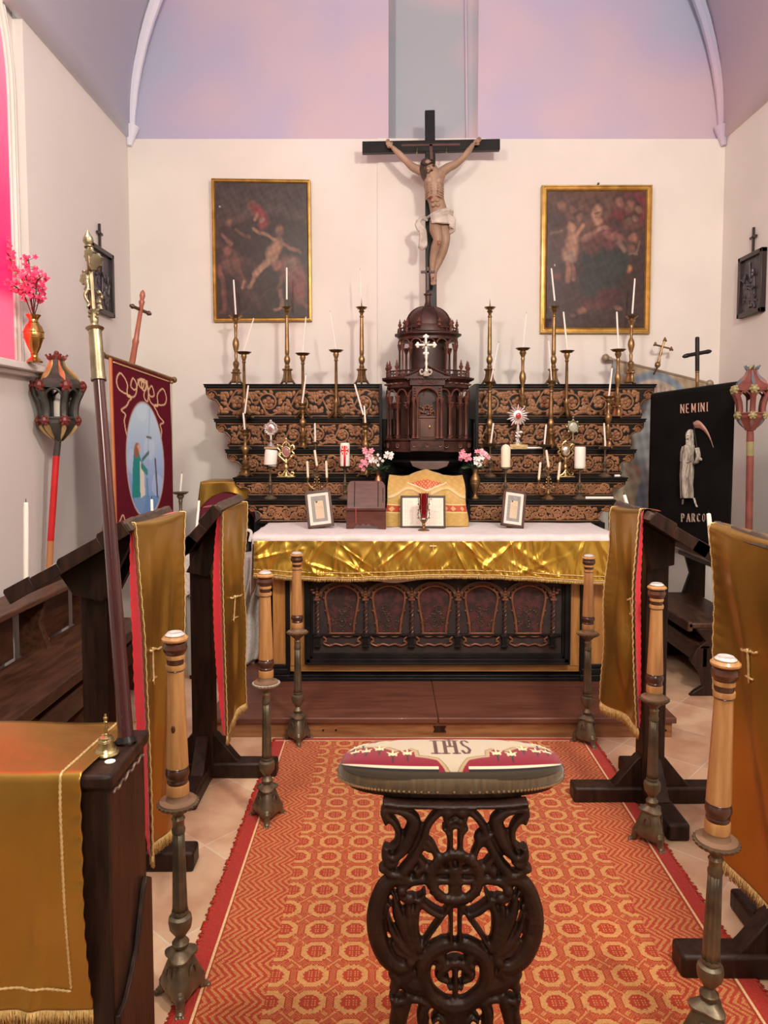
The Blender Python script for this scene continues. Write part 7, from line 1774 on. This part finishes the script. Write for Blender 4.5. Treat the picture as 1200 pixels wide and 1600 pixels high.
# black velvet banner
KL, KR = at(1020, 617, 5.0), at(1152, 599, 4.22)
kb = empty('processional_banner', ((KL.x+KR.x)/2, 4.6, .2), 'black velvet banner with a shrouded skeleton, scythe and lettering, right side', 'banner')
ku = (KR-KL).normalized(); kn_ = V((ku.y, -ku.x, 0)).normalized()
if kn_.y > 0: kn_ = -kn_
def kpos(u, v, d=0): p = KL.lerp(KR, u); return V((p.x, p.y, p.z-(.98-.04*u)*v))+kn_*(.012+d+.012*sin(u*9)*v*(v))
b = MB(); b.grid(lambda u, v: kpos(u, v), 40, 40); b.build('velvet_cloth', blackv, kb, normals=False, sharp=180, solid=.004)
b = MB(); b.tube([KL, KR], .012, 8); b.build('crossbar', black, kb)
def kuv(px, py, d=.004):   # point of the banner plane seen at this place
    r = ray(px, py); o0 = V((0,0,EYE)); t = (KL+kn_*.012-o0).dot(kn_)/r.dot(kn_); return o0+r*t+kn_*d
txtm = mat('copper_pink_lettering', (.45,.24,.17), (.55,.36,.28), .45, metal=.3, scale=50); bonem = mat('bone_silver_embroidery', (.16,.14,.11), (.50,.46,.38), .5, scale=30, stretch=(4,4,.6), bump=.4, bscale=90)
def letters(word, x0, x1, y0, y1, slope, mt, nm):
    n = len(word); cw = (x1-x0)/n
    strokes = {'N': [((0,1),(0,0)),((0,0),(.8,1)),((.8,1),(.8,0))], 'E': [((0,0),(0,1)),((0,0),(.6,0)),((0,.5),(.5,.5)),((0,1),(.6,1))], 'M': [((0,1),(0,0)),((0,0),(.4,.8)),((.4,.8),(.8,0)),((.8,0),(.8,1))], 'I': [((.3,0),(.3,1))], 'P': [((0,0),(0,1)),((0,0),(.5,.02)),((.5,.02),(.62,.25)),((.62,.25),(.5,.5)),((.5,.5),(0,.5))], 'A': [((0,1),(.4,0)),((.4,0),(.8,1)),((.15,.65),(.65,.65))], 'R': [((0,0),(0,1)),((0,0),(.5,.02)),((.5,.02),(.6,.25)),((.6,.25),(.5,.5)),((.5,.5),(0,.5)),((.3,.5),(.7,1))], 'C': [((.7,.15),(.45,0)),((.45,0),(.12,.15)),((.12,.15),(0,.5)),((0,.5),(.12,.85)),((.12,.85),(.45,1)),((.45,1),(.7,.85))], 'O': [((.4,0),(.08,.2)),((.08,.2),(.08,.8)),((.08,.8),(.4,1)),((.4,1),(.72,.8)),((.72,.8),(.72,.2)),((.72,.2),(.4,0))]}
    pos_ = 0; wts = [.55 if ch == 'I' else (1.12 if ch == 'M' else 1) for ch in word]; tot = sum(wts)
    for ch, wt in zip(word, wts):
        b = MB(); lw = (x1-x0)*wt/tot
        for (a0, b0), (a1, b1) in strokes[ch]:
            X0 = x0+pos_+a0*lw*.68; X1 = x0+pos_+a1*lw*.68; dyy = slope*(pos_+lw*.4)
            b.tube([kuv(X0, y0+(y1-y0)*b0+dyy), kuv(X1, y0+(y1-y0)*b1+dyy)], .0048, 6, flat=.5)
        for a, t in {(st_[0][0], st_[0][1]) for st_ in strokes[ch] if ch in 'NMIPRA'}|{(st_[1][0], st_[1][1]) for st_ in strokes[ch] if ch in 'NMIPRA'}:
            if t in (0, 1): X = x0+pos_+a*lw*.68; dyy = slope*(pos_+lw*.4); b.tube([kuv(X-1.0, y0+(y1-y0)*t+dyy), kuv(X+1.0, y0+(y1-y0)*t+dyy)], .003, 5, flat=.5)
        b.build('letter', mt, kb); pos_ += lw
letters('NEMINI', 1065, 1110, 632.5, 645.5, -.08, txtm, 'n'); letters('PARCO', 1066, 1107, 803, 815, .0, mat('dim_lettering', (.30,.22,.17), None, .5), 'p')
# shrouded figure
B = MB()
def kq(px, py, d=.012): return kuv(px, py, d)
sk = 4.6/FPX
def lb(pts, rr, n=10): B.tube(catmull([kq(*p) for p in pts], 4), [r*sk for i, r in enumerate(rr[:-1]) for _ in range(4)]+[rr[-1]*sk], n, flat=.55)
lb([(1082,680),(1082,688),(1082,697),(1081,710),(1080,735),(1079,755),(1080,778)], [6,8,11,12,12.5,11,9.5])
lb([(1072,698),(1069,710),(1069,722)], [4,3.5,3.5]); lb([(1092,700),(1094,712),(1091,722),(1084,724)], [4,4,3.5,3])
lb([(1069,722),(1067,730)], [2,1.4]); lb([(1094,716),(1099,718)], [2.5,1.8])
lb([(1070,780),(1069,788)], [1.4,1.2]); lb([(1087,778),(1090,788),(1092,792)], [1.6,1.4,1.6])
B.ball(kq(1082, 681, .014), (8.0*sk, 3.6*sk, 10.5*sk), 12)
for i in range(9): B.tube([kq(1072+i*2.2, 705, .03), kq(1071+i*2.1, 740, .038), kq(1070.5+i*2.4, 778, .03)], .8*sk, 5)
for s in (-1, 1): B.tube([kq(1082+s*8, 704, .03), kq(1081+s*1.5, 722, .036)], 1.2*sk, 5)
B.tube([kq(1071, 719, .035), kq(1080, 724, .045), kq(1090, 718, .035)], 1.3*sk, 6)
B.build('shrouded_figure', bonem, kb)
b = MB(); b.ball(kq(1082, 681, .030), (3.4*sk, 2*sk, 4.6*sk), 10); b.ball(kq(1081.5, 692, .028), (2.2*sk, 1.4*sk, 3.4*sk), 8); sf = b.build('skull', mat('pale_bone', (.72,.68,.58), None, .5), kb)
b = MB()
for s in (-1, 1): b.ball(kq(1082+s*1.4, 680.5, .040), 1.0*sk, 6)
b.tube([kq(1080, 686, .038), kq(1084, 686, .038)], .5*sk, 5); b.build('eye_socket', black, sf)
b = MB(); arc = catmull([(1085.5, 661), (1094, 657), (1105, 668), (1112, 682), (1117.5, 699)], 6); inn = catmull([(1089, 668.5), (1098, 670), (1107, 678), (1113, 688), (1117.5, 699)], 6)
vs = [kuv(p.x, p.y, .010) for p in arc]+[kuv(p.x, p.y, .010) for p in inn]; n = len(arc); b.add(vs, [(i, i+1, n+i+1, n+i) for i in range(n-1)]); b.build('scythe_blade', txtm, kb, solid=.004, normals=False)
b = MB(); b.tube([kuv(1086, 658, .01), kuv(1087, 672, .01), kuv(1094, 720, .006)], .004, 6); b.build('scythe_handle', black, kb)
# black cross above the black banner
Yk = 4.62; u4 = Yk/FPX
kc = empty('staff_cross', at(1089, 606, Yk), 'black wooden cross with turned tips above the black banner', 'cross')
b = MB(); b.tube([at(1089.5, 580, Yk), at(1089.5, 528, Yk)], 3.2*u4, 10); b.tube([at(1066, 557.5, Yk), at(1069, 557, Yk), at(1074, 555.5, Yk), at(1076, 555, Yk), at(1103, 550, Yk), at(1105, 549.7, Yk), at(1109, 549, Yk), at(1112, 548.5, Yk)], [.8*u4, 3*u4, 3.6*u4, 3.1*u4, 3.1*u4, 3.6*u4, 3*u4, .8*u4], 10)
for q in ((1089.5, 528), (1089.5, 582), (1089.5, 532)): b.ball(at(*q, Yk), (3.4*u4, 3.4*u4, 2*u4), 8)
b.build('cross', black, kc)
b = MB(); b.tube([at(1089.5, 597, Yk), at(1089.5, 580, Yk)], 2.8*u4, 10); b.tube([at(1089.5, 640, Yk+.03), at(1089.5, 596, Yk)], 2.6*u4, 8); b.build('ferrule', brass, kc)

# ================= stations of the cross =================
relief = mat('dark_bronze_relief', (.045,.035,.045), (.085,.07,.08), .4, metal=.3, scale=25, bump=.5, bscale=40)
def station(side, ya, yb, za, zb_, zt_, lab, seed):
    X = XL if side < 0 else XR; s = -side; rnd = random.Random(seed)
    o = empty('station_plaque', (X, (ya+yb)/2, za), lab, 'relief plaque')
    def bx(b, d0, y0, z0, d1, y1, z1): a, c = sorted((X+s*d0, X+s*d1)); b.box(a, y0, z0, c, y1, z1)
    b = MB(); f = .032
    for y0, y1, z0, z1 in ((ya, ya+f, za, zb_), (yb-f, yb, za, zb_), (ya, yb, za, za+f), (ya, yb, zb_-f, zb_)): bx(b, 0, y0, z0, .04, y1, z1)
    b.build('frame', mat('near_black_frame', (.020,.012,.012), None, .4) if 'near_black_frame' not in bpy.data.materials else bpy.data.materials['near_black_frame'], o, bevel=.004)
    b = MB(); bx(b, 0, ya+.02, za+.02, .018, yb-.02, zb_-.02); B2 = b
    for k in range(9):
        y = ya+.07+(yb-ya-.14)*rnd.random(); z = za+.12+rnd.random()*.10; h = rnd.uniform(.06, .10)
        x = X+s*.02
        B2.ball((x, y, z), (.012, .022, h*.8), 8); B2.ball((x+s*.004, y+.01, z+h*.95), (.012, .014, .017), 8)
        B2.tube([(x+s*.008, y, z+h*.5), (x+s*.012, y+rnd.uniform(-.06,.06), z+rnd.uniform(0,.1))], .007, 6); B2.tube([(x, y, z-h*.5), (x, y+rnd.uniform(-.04,.04), z-h*1.1)], .009, 6)
    B2.tube([(X+s*.022, ya+.07, za+.09), (X+s*.022, yb-.06, za+.13)], .007, 6); B2.tube([(X+s*.022, (ya+yb)/2, za+.15), (X+s*.022, (ya+yb)/2+.03, zb_-.06)], .008, 6)
    B2.build('relief', relief, o)
    b = MB(); ym = (ya+yb)/2; bx(b, .008, ym-.008, zb_, .022, ym+.008, zt_); zc_ = zb_+(zt_-zb_)*.62; bx(b, .008, ym-.045, zc_-.008, .022, ym+.045, zc_+.008); b.build('small_cross', bpy.data.materials['near_black_frame'], o)
station(-1, 5.05, 5.45, 2.45, 2.90, 3.07, 'dark framed relief plaque with small cross on the left wall', 1)
station(1, 5.20, 5.55, 2.46, 2.90, 3.08, 'dark framed relief plaque with small cross on the right wall', 2)

# ================= window sill vase =================
Yv = 4.02; vx = at(54, 565, Yv).x; zb0 = 1.99; zvt = at(52, 492, Yv).z
vs_ = vase(vx, Yv, zb0, zvt-zb0, .052, mat('brass_vase_metal', (.42,.24,.07), (.55,.34,.12), .25, metal=1, scale=12), 'polished brass vase with magenta blossom twigs on the window sill')
o = empty('blossom_twigs', (vx, Yv, zvt-.02), 'magenta artificial blossom twigs in the brass vase on the window sill', 'flowers')
mag = mat('magenta_blossom', (.75,.04,.16), (.85,.12,.25), .6, scale=40); rnd = random.Random(9)
twigs = [[(53,492),(52,455),(48,430),(44,402)], [(53,492),(56,460),(58,440),(69,430)], [(52,492),(44,455),(30,430),(14,402),(6,372),(2,340)], [(53,492),(48,462),(44,445),(40,430)], [(54,492),(60,472),(62,455),(63,445)], [(50,492),(36,458),(24,448),(18,446)]]
b = MB(); fb = MB()
for i, t in enumerate(twigs):
    P = catmull([at(q[0], q[1], Yv-.03*k*(1 if i % 2 else -.6)) for k, q in enumerate(t)], 6); b.tube(P, .0028, 5)
    for j in range(5 if i != 2 else 9, len(P)):
        for _ in range(3 if i in (0, 2) else 2):
            c = P[j]+V((rnd.uniform(-.03,.03), rnd.uniform(-.03,.03), rnd.uniform(-.03,.03))); b.tube([P[j], c], .0012, 4); flower(fb, c, rnd.uniform(.010,.017), 5, rnd)
b.build('twig', mat('dark_twig', (.06,.02,.015), None, .7), o)
q = fb.build('blossoms', mag, o); q['kind'] = 'stuff'

# ================= things behind the far left lectern =================
Yw = 4.75
# cloth-covered side table
tx0, tx1 = at(285, 880, Yw).x, at(408, 880, Yw).x; zt2 = at(340, 868, Yw).z
tt = empty('side_table', ((tx0+tx1)/2, Yw+.2, 0), 'grey side table behind the far left lectern', 'table')
greyp = mat('grey_painted_board', (.28,.27,.24), (.34,.32,.29), .6, scale=3)
b = MB(); b.box(tx0+.02, Yw, .03, tx1-.05, Yw+.45, zt2-.01); b.build('body', greyp, tt, bevel=.004)
b = MB(); b.box(tx0+.06, Yw-.012, .10, tx1-.10, Yw, .50); b.ball((tx0+.22, Yw-.02, zt2-.28), .012, 8); b.build('door', greyp, tt, bevel=.004)
for q in (tx0+.05, tx1-.08): b = MB(); b.box(q-.02, Yw+.02, 0, q+.02, Yw+.06, .04); b.build('leg', dark, tt)
def lace(u, v):
    x = tx0-.02+(tx1+.02-tx0+.02)*u
    if v < .4: t = v/.4; return V((x, Yw+.46-(.46+.03)*t, zt2+.006+.004*sin(x*30+t*4)))
    t = (v-.4)/.6; drop = (.22+.05*sin(u*3.1)+.035*abs(sin(u*24))); return V((x+.006*sin(t*6), Yw-.03-.012*sin(u*34)*t-.01*t, zt2-drop*t))
lc = empty('lace_cloth', ((tx0+tx1)/2, Yw, zt2), 'greyish white lace edged cloth on the side table, left of altar', 'cloth')
b = MB(); b.grid(lace, 90, 30); b.build('linen_panel', linen_g, lc, normals=False, sharp=180, solid=.003)
b = MB()
for k in range(40): p = lace((k+.5)/40, .97); b.tube([p+V((.011*cos(t), -.004, .011*sin(t))) for t in [i*pi/4 for i in range(8)]], .0025, 4, closed=True)
b.build('lace_edge', linen_g, lc)
# long cloth end hanging near the altar
def tail(u, v): x = at(392, 900, 4.60).x+.0; return V((x-.02+.10*u-.10*v*(1-u)-.0*v+.01*sin(v*9), 4.60+.22*u+.012*sin(u*22+v*3), zt2+.01-(zt2-.10)*v*(1-.08*u)))
b = MB(); b.grid(tail, 30, 40); tag(b.build('linen_cloth', linen_g, solid=.003, normals=False), 'pale linen cloth hanging down beside the left altar end', 'cloth')
# small table crucifix/dark figure under the gold covered stool
Ys = 5.15; sx0, sx1 = at(318, 760, Ys).x, at(392, 760, Ys).x; zs_ = at(350, 753, Ys).z
gs = empty('covered_stand', ((sx0+sx1)/2, Ys+.1, 0), 'dark stand at left of the shelves with gold scarf over maroon lining', 'stand')
b = MB(); b.box(sx0+.08, Ys+.02, .11, sx1-.02, Ys+.25, zs_-.01); b.build('cabinet', black, gs, bevel=.006)
def scarf(u, v):
    x = sx0+(sx1-sx0)*u; xo = x+( (u-.5)*.10*v)
    if v < .35: return V((x, Ys+.26-(.27)*v/.35, zs_+.004))
    t = (v-.35)/.65; return V((xo, Ys-.012-.012*sin(u*13)*t, zs_-t*(.07+.15*abs(2*u-1)**2)))
b = MB(); b.grid(scarf, 40, 20); b.build('gold_scarf', satin, gs, normals=False, sharp=180, solid=.003)
b = MB(); b.grid(lambda u, v: scarf(.04+.92*u, .35+.65*v)+V((0, .008, -.05*v-.02)), 20, 10); b.build('maroon_lining', velvet, gs, normals=False, sharp=180, solid=.002)
# candlestick on the side table
Yq = 4.95; cx_ = at(282, 780, Yq).x; candlestick('B', cx_, Yq, zt2+.01, at(282, 772, Yq).z, 'dark dished candlestick on the side table beside the maroon banner', bronze, .055, 'dark candlesticks near the left wall', 0)
candle(V((cx_, Yq, at(282, 768, Yq).z+.002)), at(284, 740, Yq), .0075, 'short pale candle on the dark dish beside the maroon banner')
# small figurine on the covered stand area
p = at(384, 850, 4.80); b = MB(); fg = empty('figurine', (p.x, 4.86, zt2+.01), 'small dark figurine wrapped in white cloth at the left altar end', 'figurine')
h = at(384, 808, 4.86).z-zt2-.01; b.lathe([(.030, 0), (.032, .01), (.026, .02), (.022, h*.4), (.026, h*.6), (.018, h*.72), (.008, h*.78)], 12, (p.x, 4.86, zt2+.01)); b.ball((p.x, 4.85, zt2+.01+h*.88), (.018, .018, .024), 10); b.build('body', black, fg)
b = MB(); b.tube(catmull([(p.x-.03, 4.835, zt2+h*.75), (p.x, 4.825, zt2+h*.70), (p.x+.03, 4.835, zt2+h*.62), (p.x+.02, 4.83, zt2+h*.35)], 5), .010, 8, flat=.5); b.build('white_wrap', linen, fg)
